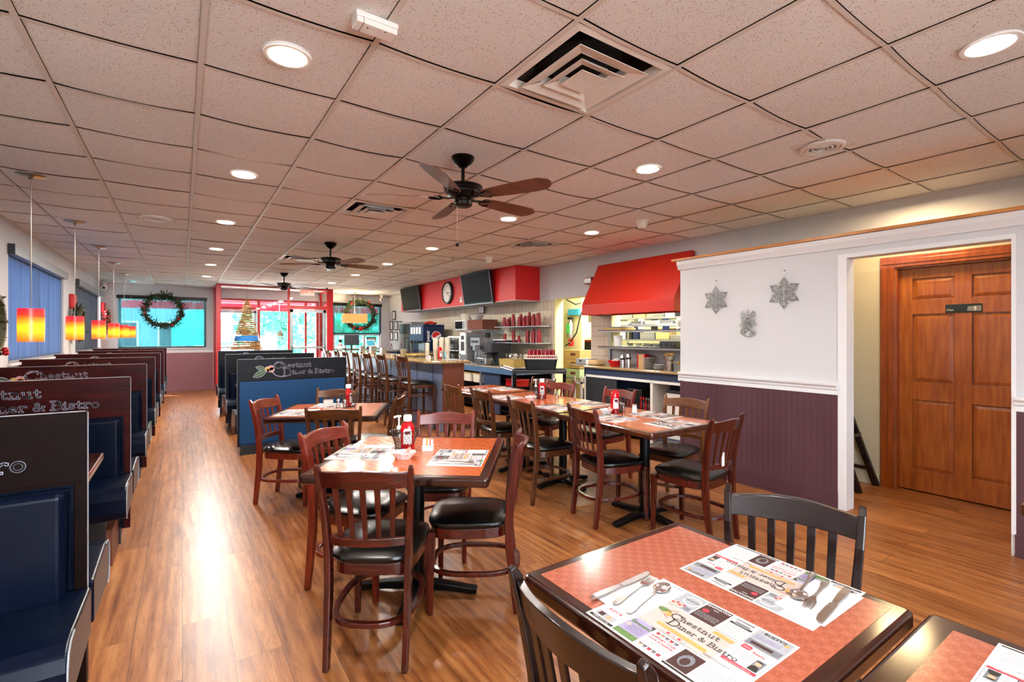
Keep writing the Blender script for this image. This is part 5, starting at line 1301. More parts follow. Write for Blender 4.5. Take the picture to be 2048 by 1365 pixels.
# soffit: clock, two televisions, thermostat
t = thing('wall_clock', 'round white clock with black rim on the red soffit between the televisions', 'clock', (4.868, 9.66, 2.35))
TX = Matrix(((0, 0, -1, 0), (-1, 0, 0, 0), (0, 1, 0, 0), (0, 0, 0, 1)))
m = MB(); m.lathe([(.205, .035), (.215, .055), (.24, .05), (.255, .0)], 40, T=TX, cap=False); m.build('rim', 'black', t)
m = MB(); m.lathe([(.001, .034), (.207, .034)], 40, T=TX); m.build('dial', 'white', t)
m = MB()
for i in range(12):
    a = 2 * PI * i / 12; s = str(12 if i == 0 else i); m.merge(font_mb(s, .052, 0, 'CENTER', .001), TX @ TR(.158 * math.sin(a), .158 * math.cos(a) - .018, .036))
m.box((-.008, -.02, .037), (.008, .12, .039), T=TX @ TR(rz=math.radians(-100))); m.box((-.005, -.02, .040), (.005, .16, .042), T=TX @ TR(rz=math.radians(-130))); m.build('hand', 'black', t, fix=False)
def tv(yc, zc, w, h, tilt, label):
    t = thing('television', label, 'television', (4.79, yc, zc)); t.rotation_euler = (0, math.radians(tilt), 0)
    m = MB(); m.box((-.02, -w / 2, -h / 2), (.03, w / 2, h / 2)); m.build('tv_case', 'black', t, bevel=.004)
    m = MB(); m.box((-.0215, -w / 2 + .012, -h / 2 + .03), (-.019, w / 2 - .012, h / 2 - .012)); m.build('screen', 'screenblk', t)
    m = MB(); m.box((-.022, -w / 2, -h / 2), (-.0195, w / 2, -h / 2 + .008)); m.box((-.022, -w / 2, -h / 2), (-.0195, -w / 2 + .007, h / 2)); m.box((-.022, w / 2 - .007, -h / 2), (-.0195, w / 2, h / 2)); m.build('bezel', 'steel', t)
    m = MB(); m.box((.03, -.1, -.1), (.08, .1, .1)); m.build('bracket', 'black', t)
tv(8.28, 2.33, 1.12, .62, -9, 'large black television tilted down on the near end of the red soffit'); tv(11.62, 2.33, 1.12, .60, -9, 'black television at the far end of the red soffit')
t = thing('thermostat', 'small white thermostat on the red soffit right of the clock', 'thermostat', (4.866, 9.05, 2.16)); m = MB(); m.box((-.012, -.045, -.055), (.002, .045, .055)); m.box((-.0125, -.03, .0), (-.012, .03, .04), 1); m.build('thermostat_body', ['white', 'grey'], t, bevel=.003)
# framed papers on the right wall near the back corner
for i, (y, z, w, h, lb) in enumerate(((14.42, 2.02, .26, .28, 'topmost small framed certificate on the back right wall'), (14.62, 1.71, .24, .28, 'left certificate of the middle row of three on the back right wall'), (14.24, 1.70, .22, .28, 'middle certificate of the row of three on the back right wall'), (13.90, 1.69, .22, .28, 'right certificate of the row of three on the back right wall'), (14.62, 1.385, .24, .27, 'lower left certificate on the back right wall'), (14.24, 1.38, .22, .27, 'lower right certificate on the back right wall'))):
    t = thing('framed_certificate', lb, 'picture frame', (XR - .001, y, z), 0, 'framed certificates by the back right corner')
    m = MB(); m.box((-.02, -w / 2, -h / 2), (0, w / 2, -h / 2 + .03)); m.box((-.02, -w / 2, h / 2 - .03), (0, w / 2, h / 2)); m.box((-.02, -w / 2, -h / 2), (0, -w / 2 + .03, h / 2)); m.box((-.02, w / 2 - .03, -h / 2), (0, w / 2, h / 2)); m.build('frame', 'black', t)
    m = MB(); m.box((-.012, -w / 2 + .03, -h / 2 + .03), (-.001, w / 2 - .03, h / 2 - .03)); m.build('certificate', 'white', t)
t = thing('exit_sign', 'red lit EXIT sign hanging before the entrance glass', 'sign', (2.62, 13.1, 2.52), 0); m = MB(); m.box((-.17, -.02, -.10), (.17, .02, .08)); m.box((-.01, -.01, .08), (.01, .01, .135)); m.build('sign_box', 'white', t, bevel=.003)
m = MB(); m.merge(font_mb('EXIT', .15, 0, 'CENTER', .004), Matrix.Translation((0, -.022, -.06)) @ Euler((PI / 2, 0, 0)).to_matrix().to_4x4()); m.build('lettering', 'exitred', t, fix=False)
t = thing('window_cling', 'oval Chestnut Diner decal on the entrance glass edge', 'decal', (2.16, 13.625, 1.78)); m = MB(); m.tube([(.12 * math.cos(a * PI / 12) * .55, 0, .26 * math.sin(a * PI / 12)) for a in range(24)], .006, 4, closed=True)
for j, s in enumerate('CHEST'): m.merge(font_mb(s, .075, 0, 'CENTER', .002), Matrix.Translation((0, -.002, .13 - j * .07)) @ Euler((PI / 2, 0, 0)).to_matrix().to_4x4())
m.build('lettering', 'black', t, fix=False)

# hanging wire tree
t = thing('wire_tree', 'gold tinsel cone tree with a blue band hanging before the entrance glass', 'christmas tree', (1.28, 13.2, 1.06))
m = MB(); rr = random.Random(4); N = 24 * 17
def rad(z): return .31 * (1 - z / 1.26) + .01
pts = []
for i in range(N):
    f = i / N; z = 1.22 * f; a = 2 * PI * i / 17; r = rad(z) * (1 + rr.uniform(-.05, .05)); pts.append((r * math.cos(a), r * math.sin(a), z + rr.uniform(-.006, .006)))
m.tube([p for p in pts if p[2] <= .20], .015, 4, sm=False); m.tube([p for p in pts if p[2] >= .34], .015, 4, sm=False); m.build('tinsel_spiral', 'gold', t, fix=False)
m = MB()
for i in range(900):
    z = 1.18 * rr.random() ** 1.4; 
    if .2 < z < .34: continue
    a = rr.random() * 6.28; r = rad(z); p = Vector((r * math.cos(a), r * math.sin(a), z)); d = Vector((math.cos(a) + rr.uniform(-.5, .5), math.sin(a) + rr.uniform(-.5, .5), rr.uniform(-.6, .6))) * .03; m.tube([p - d * .3, p + d], .004, 3, sm=False)
m.build('tinsel_strands', 'gold', t, fix=False)['kind'] = 'stuff'
m = MB(); p = [(rad(z) * math.cos(a), rad(z) * math.sin(a), z) for z, a in [(.21 + .12 * i / 100, 2 * PI * i / 20) for i in range(101)]]; m.tube(p, .016, 5, sm=False); m.build('blue_band', 'bluebright', t, fix=False)
m = MB()
for i in range(8): a = i * PI / 4; m.tube([(.31 * math.cos(a), .31 * math.sin(a), 0), (0, 0, 1.25)], .004, 4)
m.tube([(0, 0, 1.2), (0, 0, H - 1.062)], .003, 5); m.build('wire_frame', 'dgrey', t)
# ================================================================== BAR AND BACK COUNTER
t = thing('bar_counter', 'long granite-topped bar with a brown end panel and steel-blue front', 'bar', (3.3, 6.4, 0))
m = MB(); pts = [(-.42, .10), (-.36, -.02), (-.22, -.09), (.06, -.12), (.24, -.08), (.29, .02), (.29, 5.9), (-.42, 5.9)]
m.prism(pts, 1.0, 1.035); m.build('bar_top', 'granite', t, bevel=.010, seg=3)
m = MB(); m.box((-.155, 0, .0), (.18, .03, .999)); m.box((.15, -.004, 0), (.185, .034, .999)); m.build('end_panel', 'brownpanel', t)
m = MB(); m.box((-.155, .03, .0), (.18, 5.8, .998)); m.box((-.165, .0, .0), (-.155, 5.8, .10)); m.build('bar_front', 'barfront', t)
for i in range(9):
    m = MB(); m.box((-.163, .6 * i + .35, .12), (-.1552, .6 * i + .354, .99)); m.build('seam', 'dgrey', t)
BCX = 4.55
t = thing('back_counter', 'back counter with granite top and blue speckled edge under the tiled wall', 'counter', (BCX, 6.67, 0))
W = XR - .015 - BCX
m = MB(); m.box((0, 0, .83), (W, 4.85, .86)); m.build('worktop', 'granitegrey', t, bevel=.005)
m = MB(); m.box((.0, .0, .735), (.03, 4.8, .829)); m.box((.03, .0, .735), (W, .02, .829)); m.build('edge_band', 'bluegranite', t, bevel=.004)
for y in (0.02, 1.08, 2.6, 3.8): 
    m = MB(); m.box((.02, y, 0), (.06, y + .045, .735)); m.build('support_post', 'steelmatte', t)
m = MB(); m.box((.05, .50, .02), (.09, 1.03, .735)); m.build('side_panel', 'bluefront', t)
m = MB(); m.box((.06, 1.12, .50), (W, 4.7, .52)); m.box((.06, .02, .08), (W, 4.7, .10)); m.box((.06, .02, .52), (W - .02, .5, .535)); m.build('shelf', 'blackmetal', t)
m = MB(); m.box((W - .02, .02, .0), (W, 4.8, .735)); m.build('back_board', 'black', t)
GT = .861
def simple(name, label, cat, loc, parts, rz=0, group=None):
    t = thing(name, label, cat, loc, rz, group)
    for pn, mt, fn, *kw in parts:
        m = MB(); fn(m); m.build(pn, mt, t, **(kw[0] if kw else {}))
    return t
bx = lambda *bs: (lambda m: [m.box(b[0], b[1], b[2] if len(b) > 2 else 0) for b in bs])
# soda machine
t = thing('soda_machine', 'dark blue soda dispenser with round red white and blue logo reading pepsi', 'drink dispenser', (4.65, 10.43, GT))
m = MB(); m.box((.05, 0, 0), (.50, .80, .76)); m.build('cabinet', 'bluepepsi', t, bevel=.01)
m = MB(); m.box((-.05, .0, .40), (.05, .80, .80)); m.box((-.02, .0, .76), (.5, .8, .80)); m.build('valve_head', 'bluepepsi', t, bevel=.01)
m = MB(); m.box((-.10, .05, 0), (.06, .75, .06)); m.box((.04, .12, .10), (.052, .45, .38)); m.build('drip_panel', 'steel', t)
m = MB()
for i in range(4): m.box((-.06, .12 + .16 * i, .58), (-.05, .22 + .16 * i, .74)); m.box((-.07, .14 + .16 * i, .36), (-.03, .20 + .16 * i, .42), 1)
m.build('button', ['white', 'black'], t)
TL = Matrix.Translation((.29, -.002, .52)) @ Euler((PI / 2, 0, 0)).to_matrix().to_4x4(); m = MB()
m.lathe([(.001, 0), (.125, 0), (.125, -.002)], 36, k=0, T=TL, sm=False)
up = [(.112 * math.cos(a), .112 * math.sin(a)) for a in [math.radians(25 + 155 * i / 14) for i in range(15)]] + [(-.06, -.03), (.0, .0), (.06, .035)]
dn = [(.112 * math.cos(a), .112 * math.sin(a)) for a in [math.radians(-158 + 165 * i / 14) for i in range(15)]] + [(.06, -.02), (.02, -.055), (-.05, -.065)]
polyf(m, up, .0012, 1, TL); polyf(m, dn, .0012, 2, TL)
m.merge(font_mb('pepsi', .12, 0, 'LEFT', .002), Matrix.Translation((.115, -.003, .40)) @ Euler((PI / 2, 0, 0)).to_matrix().to_4x4() @ TR(rz=PI / 2)); m.build('logo', ['white', 'red', 'bluepepsi'], t, fix=False)
# neighbour: glass-door cooler behind the machine
simple('drink_cooler', 'tall glass-door drink cooler between the soda machine and the certificates wall', 'cooler', (4.75, 11.6, 0), [('cabinet', 'steelmatte', bx(((.04, 0, 0), (.64, .75, 1.75))), dict(bevel=.006)), ('door', 'glasscup', bx(((.0, .03, .12), (.035, .72, 1.7)))), ('handle', 'chrome', bx(((-.03, .06, .8), (-.01, .09, 1.3))))])
t = thing('toy_car', 'small red toy convertible on top of the soda machine', 'toy car', (4.85, 10.55, GT + .80), 0)
m = MB(); m.prism([(-.14, 0), (-.15, .03), (-.07, .045), (-.05, .065), (.02, .065), (.04, .045), (.13, .04), (.14, 0)], -.05, .05, T=Euler((PI / 2, 0, 0)).to_matrix().to_4x4() @ TR(0, .015, 0)); m.build('car_body', 'redplastic', t, bevel=.008)
for sx in (-.09, .09):
    for sy in (-.05, .05): m = MB(); m.lathe([(.022, -.006), (.022, .006)], 12, T=TR(sx, sy, .022, PI / 2)); m.build('wheel', 'black', t)
# brewers and dispensers
def brewer(x, y, label, w=.30, h=.50, mt='steel'):
    t = thing('coffee_brewer', label, 'coffee machine', (x, y, GT))
    m = MB(); m.box((.14, 0, .02), (.42, w, h)); m.box((-.02, 0, h - .17), (.14, w, h)); m.box((-.02, 0, 0), (.42, w, .03)); m.build('brewer_body', mt, t, bevel=.008)
    m = MB(); m.lathe([(.055, h - .23), (.075, h - .17)], 16, T=TR(.06, w / 2)); m.tube([(-.02, w / 2, h - .19), (-.08, w / 2, h - .2)], .012, 8); m.build('filter_basket', 'black', t)
    m = MB(); m.lathe([(.06, .03), (.075, .06), (.07, .12), (.045, .16), (.05, .18)], 18, T=TR(.06, w / 2)); m.build('carafe', 'glasscup', t)
    m = MB(); m.box((-.022, .04, h - .10), (-.02, w - .04, h - .05)); m.build('control_panel', 'dgrey', t)
brewer(4.72, 8.02, 'stainless coffee brewer right of the tea urns on the back counter', .36, .50, 'steelmatte')
brewer(4.72, 7.58, 'brown coffee grinder box at the right of the brewers', .30, .40, 'dgrey')
t = thing('dispenser_rack', 'white rack of tall clear drink dispensers with black taps on the back counter', 'drink dispenser', (4.68, 8.78, GT))
m = MB(); m.box((0, 0, .50), (.30, .55, .53)); m.box((0, 0, 0), (.02, .03, .5)); m.box((0, .52, 0), (.02, .55, .5)); m.box((.28, 0, 0), (.3, .03, .5)); m.box((.28, .52, 0), (.3, .55, .5)); m.box((0, 0, .22), (.3, .55, .24)); m.build('stand', 'white', t)
for i in range(4): m = MB(); m.lathe([(.048, .25), (.055, .27), (.055, .48)], 14, T=TR(.1, .075 + i * .135)); m.build('dispenser_tube', 'glasscup', t)
for i in range(4): m = MB(); m.box((.0, .05 + i * .135, .16), (.05, .10 + i * .135, .27)); m.tube([(.0, .075 + i * .135, .2), (-.05, .075 + i * .135, .16)], .01, 6); m.build('tap', 'black', t)
t = thing('tea_urn', 'stainless tea urn with black lid at the left of the dispenser rack', 'urn', (4.86, 9.47, GT)); m = MB(); m.lathe([(.10, 0), (.11, .02), (.11, .34), (.10, .36)], 22); m.build('urn_body', 'steel', t); m = MB(); m.lathe([(.112, .36), (.10, .40), (.03, .43), (.001, .435)], 20); m.build('lid', 'black', t); m = MB(); m.tube([(-.10, 0, .07), (-.16, 0, .07)], .012, 8); m.box((-.17, -.012, .04), (-.15, .012, .11)); m.build('spigot', 'black', t)
t = thing('blue_box', 'small light blue carton in front of the dispensers', 'box', (4.62, 9.28, GT + .07)); m = MB(); m.box((0, 0, 0), (.02, .24, .15)); m.box((0, .02, -.07), (.015, .04, 0)); m.box((0, .20, -.07), (.015, .22, 0)); m.build('carton', 'cyan', t)
for i in range(4):
    t = thing('juice_valve', 'black juice valve, %s of four hanging beside the tea urn' % ['rightmost', 'third', 'second', 'leftmost'][i], 'valve', (4.66, 9.62 + i * .11, GT + .30), 0, 'black juice valves'); m = MB(); m.box((0, 0, 0), (.14, .085, .12)); m.build('valve_body', 'black', t, bevel=.006); m = MB(); m.tube([(.04, .042, 0), (.04, .042, -.05)], .01, 6); m.build('nozzle', 'chrome', t)
t = thing('juice_machine', 'grey ribbed metal juice machine carrying the black valves', 'drink dispenser', (4.80, 9.62, GT)); m = MB(); m.box((0, 0, 0), (.35, .44, .46)); m.build('machine_body', 'steelmatte', t, bevel=.01); m = MB()
for i in range(10): m.box((-.006, .03 + i * .04, .05), (0, .045 + i * .04, .27))
m.build('grill', 'dgrey', t)
t = thing('water_tower', 'tall white hot water dispenser between the clear tubes and the coffee brewer', 'drink dispenser', (4.66, 8.50, GT)); m = MB(); m.box((.02, 0, .0), (.36, .24, .60)); m.build('tower_body', 'steelmatte', t, bevel=.006); m = MB(); m.box((0, .01, .16), (.02, .23, .60)); m.build('front_panel', 'white', t, bevel=.004); m = MB(); m.box((-.004, .05, .24), (0, .19, .42)); m.box((-.004, .06, .46), (0, .18, .54)); m.build('display', 'dgrey', t)
t = thing('milkshake_mixer', 'steel milkshake mixer standing before the coffee brewer', 'mixer', (4.60, 7.98, GT)); m = MB(); m.lathe([(.07, 0), (.07, .015), (.02, .03), (.02, .30)], 16); m.box((-.05, -.04, .26), (.08, .04, .36)); m.build('mixer_body', 'steelmatte', t, bevel=.004); m = MB(); m.lathe([(.035, .03), (.045, .16)], 16, T=TR(-.03)); m.build('mixing_cup', 'chrome', t)
for i, (y, r, h) in enumerate(((8.62, .03, .16), (8.70, .03, .14), (9.06, .035, .12), (9.16, .03, .15), (9.24, .025, .10))):
    t = thing('glass_bottle', '%s small glass bottle standing in front of the drink dispensers' % ['first', 'second', 'third', 'fourth', 'fifth'][i], 'bottle', (4.60, y, GT)); m = MB(); m.lathe([(r, 0), (r, h * .7), (r * .4, h * .85), (r * .4, h)], 12); m.build('bottle_body', 'glasscup', t); m = MB(); m.lathe([(r * .45, h), (r * .45, h + .02), (.001, h + .021)], 10); m.build('cap', 'black', t)
# wall shelves behind the brewers
def wshelf(name, x0, y0, y1, z, label, mt='steelmatte', posts=()):
    t = thing(name, label, 'shelf', (x0, y0, z)); m = MB(); m.box((0, 0, -.018), (XR - .013 - x0, y1 - y0, 0)); m.build('shelf_board', mt, t, bevel=.003)
    for p in posts: m = MB(); m.tube([(XR - .014 - x0, p - y0, -.12), (XR - .03 - x0, p - y0, -.10), (.08, p - y0, -.02)], .008, 6); m.build('bracket', mt, t)
    return t
wshelf('wall_shelf', 4.95, 8.20, 9.55, 1.525, 'steel shelf carrying the white microwave above the dispensers', 'steelmatte', (8.3, 9.4))
wshelf('wall_shelf', 5.0, 7.60, 9.35, 1.33, 'lower steel shelf above the brewers with red cups', 'white', (8.2, 9.2))
simple('microwave', 'white microwave oven on the shelf over the dispensers', 'microwave', (4.90, 8.95, 1.526), [('oven_case', 'white', bx(((.0, 0, 0), (.38, .46, .20))), dict(bevel=.005)), ('door', 'screenblk', bx(((-.008, .12, .02), (0, .44, .18)))), ('keypad', 'grey', bx(((-.006, .02, .02), (0, .10, .18))))])
simple('storage_box', 'brown cardboard carton right of the white microwave', 'box', (4.92, 8.28, 1.526), [('carton', 'cardbrown', bx(((0, 0, 0), (.36, .60, .20))), dict(bevel=.004))])
def bowl(name, x, y, z, r, h, mt, label, cat='bowl', rib=False):
    t = thing(name, label, cat, (x, y, z)); m = MB(); n = 24
    m.lathe([(r * .55, 0), (r * .62, .004), (r, h), (r * .97, h), (r * .6, .01), (.001, .008)], n, sm=not rib); m.build('bowl_body', mt, t); return t
bowl('filter_stack', 5.05, 9.15, 1.727, .14, .14, 'papercup', 'tall stack of ribbed paper coffee filters on top of the microwave', 'coffee filters', True)
bowl('filter_stack', 5.05, 8.72, 1.727, .15, .10, 'plate', 'wide basket of filters beside the tall filter stack', 'coffee filters')
t = thing('picture_frame', 'small white picture leaning on the tiled wall above the filters', 'picture frame', (5.36, 9.06, 1.88)); m = MB(); m.box((-.01, -.13, 0), (.01, .13, .16)); m.build('frame', 'black', t); m = MB(); m.box((-.012, -.11, .015), (-.01, .11, .145)); m.build('print', 'white', t)
for i, (x, y, z, r, h, mt, lb) in enumerate(((5.1, 9.45, 1.526, .035, .13, 'white', 'white canister at the left end of the microwave shelf'), (5.12, 9.50, 1.331, .045, .07, 'redplastic', 'red mug at the left end of the lower brewer shelf'), (5.12, 9.28, 1.331, .045, .07, 'redplastic', 'second red mug on the lower brewer shelf'), (5.12, 8.95, 1.331, .05, .11, 'steel', 'steel canister on the lower brewer shelf'), (5.12, 8.70, 1.331, .05, .10, 'white', 'white canister on the lower brewer shelf'), (5.12, 8.4, 1.331, .055, .12, 'black', 'black canister on the lower brewer shelf'))):
    t = thing('canister' if 'canister' in lb else 'mug', lb, 'canister' if 'canister' in lb else 'mug', (x, y, z + .001)); m = MB(); m.lathe([(r * .9, 0), (r, .01), (r, h), (r * .8, h + .01), (.001, h + .01)], 14); m.build('vessel', mt, t)
# red tumbler shelves
wshelf('wall_shelf', 5.05, 6.70, 8.05, 1.575, 'upper thin shelf crowded with dark red tumblers', 'steelmatte', (6.9, 7.4, 7.9))
wshelf('wall_shelf', 5.05, 6.68, 7.98, 1.275, 'lower thin shelf with dark red tumblers', 'steelmatte', (6.9, 7.4, 7.9))
cup0 = None
def cup(x, y, z, label, group, up=True):
    global cup0
    if cup0 is None:
        m = MB(); m.lathe([(.036, 0), (.036, .010), (.0335, .012), (.027, .125), (.001, .126)], 14); cup0 = o = m.build('tumbler', 'cupred')
    else: o = cup0.copy(); COL.objects.link(o)
    o.location = (x, y, z); tag(o, label, 'tumbler', group)
UP = [(7.82, 4), (7.76, 4), (7.70, 2), (7.62, 4), (7.51, 7), (7.387, 7), (7.311, 4), (7.246, 5), (7.173, 3), (7.118, 8), (7.055, 4), (6.985, 6), (6.90, 4), (6.83, 7), (6.765, 6)]
for i, (y, n) in enumerate(UP):
    for k in range(n): cup(5.14 + .085 * (i % 2) + .0, y, 1.577 + .018 * k, 'dark red tumbler nested upside down in a stack on the upper wall shelf', 'tumblers on the upper wall shelf')
LO = [(7.80, 2), (7.62, 6), (7.33, 0), (7.146, 5), (7.07, 5), (6.98, 7), (6.895, 5), (6.81, 6), (6.735, 6)]
for i, (y, n) in enumerate(LO):
    for k in range(n + 1): cup(5.14 + .08 * (i % 2), y, 1.277 + .018 * k, 'dark red tumbler nested upside down in a stack on the lower wall shelf', 'tumblers on the lower wall shelf')
for y in (7.05, 6.88, 6.78):
    t = thing('outlet_plate', {7.05: 'white outlet with a black plug on the tiled wall', 6.88: 'left white switch plate on the tiled wall', 6.78: 'right white switch plate on the tiled wall'}[y], 'wall plate', (XR - .013, y, 1.10)); m = MB(); m.box((-.008, -.045, -.06), (0, .045, .06)); m.build('plate', 'white', t, bevel=.002)
    m = MB(); m.box((-.012, -.012, -.03), (-.008, .012, .03)); m.build('switch', 'offwhite' if y < 7 else 'black', t)
# slicer / scale, cutlery basket
simple('toaster', 'low stainless toaster on the back counter left of the cutlery basket', 'toaster', (4.575, 7.60, GT), [('toaster_body', 'steel', bx(((0, 0, .01), (.13, .34, .13))), dict(bevel=.012)), ('slot', 'black', bx(((.03, .03, .131), (.05, .31, .132)), ((.08, .03, .131), (.10, .31, .132)))), ('lever', 'black', bx(((-.015, .1, .05), (0, .14, .07))))])
t = thing('cutlery_basket', 'wicker basket full of cutlery on the back counter', 'basket', (4.86, 7.08, GT)); m = MB(); m.prism(rrect(.34, .46, .03), 0, .13, top=1.06); m.build('basket_body', 'wicker', t); rr = random.Random(11)
for i in range(34):
    x, y = rr.uniform(-.13, .13), rr.uniform(-.19, .19); o = proto[rr.choice(('fork', 'spoon'))].copy(); COL.objects.link(o); o.location = (4.86 + x, 7.08 + y, GT + .13); o.rotation_euler = (PI / 2 + rr.uniform(-.4, .4), rr.uniform(-.4, .4), rr.uniform(0, 6))
    tag(o, 'stainless %s standing in the wicker basket on the back counter' % o.name.split('.')[0], o.name.split('.')[0], 'cutlery in the wicker basket')
# under-counter bins
for y, lb in ((7.93, 'left white tub with pale lid under the back counter'), (8.35, 'white tub next to the left one under the back counter, further from the post')):
    t = thing('food_tub', lb, 'tub', (4.72, y, .522)); m = MB(); m.prism(rrect(.26, .32, .04), 0, .15, top=1.05); m.build('tub_body', 'offwhite', t); m = MB(); m.prism(rrect(.29, .35, .04), .15, .165); m.build('lid', 'card', t)
t = thing('red_basket', 'red plastic basket under the right end of the back counter', 'basket', (4.80, 6.90, .536)); m = MB(); m.prism(rrect(.26, .34, .03), 0, .01)
for i in range(16):
    for sg in (-1, 1): m.box((sg * .13 - .003, -.165 + i * .0206, 0), (sg * .13 + .003, -.155 + i * .0206, .11)); 
    if i < 12: 
        for sg in (-1, 1): m.box((-.125 + i * .0206, sg * .165 - .003, 0), (-.115 + i * .0206, sg * .165 + .003, .11))
m.tube([(-.135, -.17, .11), (.135, -.17, .11), (.135, .17, .11), (-.135, .17, .11)], .008, 6, closed=True); m.build('basket_body', 'redplastic', t)
# things on the bar
BT = 1.036
def kraftcups(x, y, n, label, r=.04, h0=.16):
    t = thing('paper_cup_stack', label, 'paper cups', (x, y, BT)); m = MB(); m.lathe([(.028, 0)] + [q for k in range(n) for q in ((r, h0 * .8 + k * .018), (r * 1.06, h0 * .8 + k * .018 + .003), (r * 1.06, h0 * .8 + k * .018 + .010), (r * .98, h0 * .8 + k * .018 + .012))] + [(.001, h0 * .8 + n * .018)], 14); m.build('cup_wall', 'papercup', t)
kraftcups(3.28, 7.26, 7, 'short pale paper cup stack left of the taller ones on the bar', .033); kraftcups(3.36, 7.12, 11, 'second tall paper cup stack on the bar'); kraftcups(3.40, 6.98, 12, 'third tall paper cup stack on the bar behind the ketchup'); kraftcups(3.42, 6.82, 12, 'rightmost tall paper cup stack on the bar')
ketchup(3.33, 6.90, .3, 'red ketchup bottle with a pale label standing on the bar by the paper cups', z=BT, up=False)
packets(3.20, 7.05, 20, 'sugar packets on the bar by the ketchup', .06, .06, .04, z=BT)
for x, y, lb, mt in ((3.12, 6.92, 'glass salt shaker on the near end of the bar', 'steel'), (3.17, 6.84, 'glass pepper shaker on the near end of the bar', 'black')): shaker(x, y, lb, BT, mt)
simple('menu_stack', 'clear tray of papers and pastries on the bar', 'tray', (3.2, 7.62, BT), [('tray_base', 'glasscup', bx(((0, 0, 0), (.35, .5, .10)))), ('contents', 'fries', bx(((.03, .03, .02), (.3, .45, .05))), dict(bevel=.02))])
bowl('napkin_bowl', 3.35, 8.45, BT, .07, .12, 'steel', 'steel cup holding an orange item farther along the bar', 'cup')
simple('newspaper', 'folded newspaper lying at the near end of the bar top', 'newspaper', (3.30, 6.52, BT), [('pages', 'inklight', bx(((0, 0, 0), (.22, .26, .008))))])
for i, (x, y) in enumerate(((3.2, 9.2), (3.22, 9.9), (3.25, 10.7))):
    simple('napkin_dispenser', ['nearest black napkin dispenser along the middle of the bar', 'second black napkin dispenser along the bar', 'third napkin dispenser near the register'][i], 'napkin dispenser', (x, y, BT), [('dispenser_case', 'chrome', bx(((0, 0, 0), (.10, .13, .14))), dict(bevel=.01)), ('napkins', 'white', bx(((-.002, .03, .03), (0, .10, .11))))])
t = thing('register_counter', 'dark host counter at the far right behind the stools', 'counter', (4.1, 12.75, 0)); m = MB(); m.box((-.9, -.3, 0), (1.28, .3, .98)); m.build('counter_body', 'bluefront', t); m = MB(); m.box((-.95, -.34, .98), (1.29, .34, 1.02)); m.build('counter_top', 'granitegrey', t, bevel=.006)
RT = 1.021
t = thing('computer_monitor', 'flat computer monitor on the host counter before the bright window', 'monitor', (3.62, 12.7, RT)); m = MB(); m.box((-.19, -.01, .13), (.19, .015, .40)); m.build('monitor_screen', 'dgrey', t, bevel=.006); m = MB(); m.box((-.02, 0, 0), (.02, .03, .14)); m.box((-.1, -.06, 0), (.1, .08, .012)); m.build('stand', 'black', t); m = MB(); m.box((-.22, -.2, .0), (.22, -.08, .03)); m.build('keyboard', 'black', t)
t = thing('snowman_figure', 'white snowman figure with black hat at the left end of the host counter', 'snowman', (3.32, 12.65, RT)); m = MB(); m.ball((0, 0, .075), .075, 10); m.ball((0, 0, .175), .052, 10); m.build('snowman_body', 'white', t); m = MB(); m.lathe([(.07, .215), (.07, .222), (.042, .224), (.045, .28), (.001, .282)], 16); m.build('hat', 'black', t); m = MB(); m.tube([(.05 * math.cos(a * PI / 8), .05 * math.sin(a * PI / 8), .135) for a in range(16)], .014, 6, closed=True); m.build('scarf', 'berry', t)
t = thing('payment_terminal', 'white tilted point-of-sale screen on a stand on the host counter', 'register', (4.08, 12.6, RT)); m = MB(); m.box((-.13, -.01, -.1), (.13, .01, .1), T=TR(0, 0, .18, math.radians(-35))); m.build('screen', 'white', t, bevel=.005); m = MB(); m.box((-.10, -.008, -.075), (.10, .0, .075), T=TR(0, -.008, .184, math.radians(-35))); m.build('display', 'cyan', t); m = MB(); m.sweep([(0, .02, .0), (0, .05, .1), (0, .02, .17)], .06, .03); m.box((-.09, -.08, 0), (.09, .09, .02)); m.build('stand', 'grey', t)
t = thing('picture_frame', 'dark framed picture standing behind the point-of-sale screen', 'picture frame', (4.22, 12.95, RT)); m = MB(); m.box((-.12, 0, 0), (.12, .02, .34)); m.build('frame', 'black', t); m = MB(); m.box((-.095, -.002, .03), (.095, 0, .31)); m.build('print', 'photo', t)
t = thing('soap_bottle', 'small bottle with dark red top at the right of the host counter', 'bottle', (4.65, 12.6, RT)); m = MB(); m.lathe([(.035, 0), (.035, .08), (.012, .1)], 14); m.build('bottle_body', 'glasscup', t); m = MB(); m.lathe([(.013, .1), (.013, .16), (.001, .162)], 10); m.build('cap', 'ketchdark', t)

# ================================================================== BLACK CART
t = thing('bus_cart', 'black bus cart with a tub on top in front of the kitchen doorway', 'cart', (4.52, 5.90, 0), math.radians(-38))
m = MB(); m.box((-.40, -.23, .84), (.40, .23, .865)); m.tube([(-.40, -.23, .875), (.40, -.23, .875), (.40, .23, .875), (-.40, .23, .875)], .014, 8, closed=True); m.build('top_tray', 'dgrey', t)
m = MB(); m.box((-.40, -.23, .30), (.40, .23, .33)); m.build('bottom_tray', 'dgrey', t)
for sx in (-.38, .38):
    for sy in (-.21, .21): m = MB(); m.tube([(sx, sy, .06), (sx, sy, .86)], .016, 8); m.lathe([(.04, -.012), (.04, .012)], 14, T=TR(sx, sy, .042, PI / 2)); m.build('leg', 'blackmetal', t)
m = MB(); m.tube([(-.40, -.19, .88), (-.58, -.19, .93), (-.60, 0, .94), (-.58, .19, .93), (-.40, .19, .88)], .013, 8); m.build('handle', 'steel', t)
c_, s_ = math.cos(math.radians(-38)), math.sin(math.radians(-38))
def oncart(x, y): return (4.52 + x * c_ - y * s_, 5.90 + x * s_ + y * c_)
X_, Y_ = oncart(.02, 0)
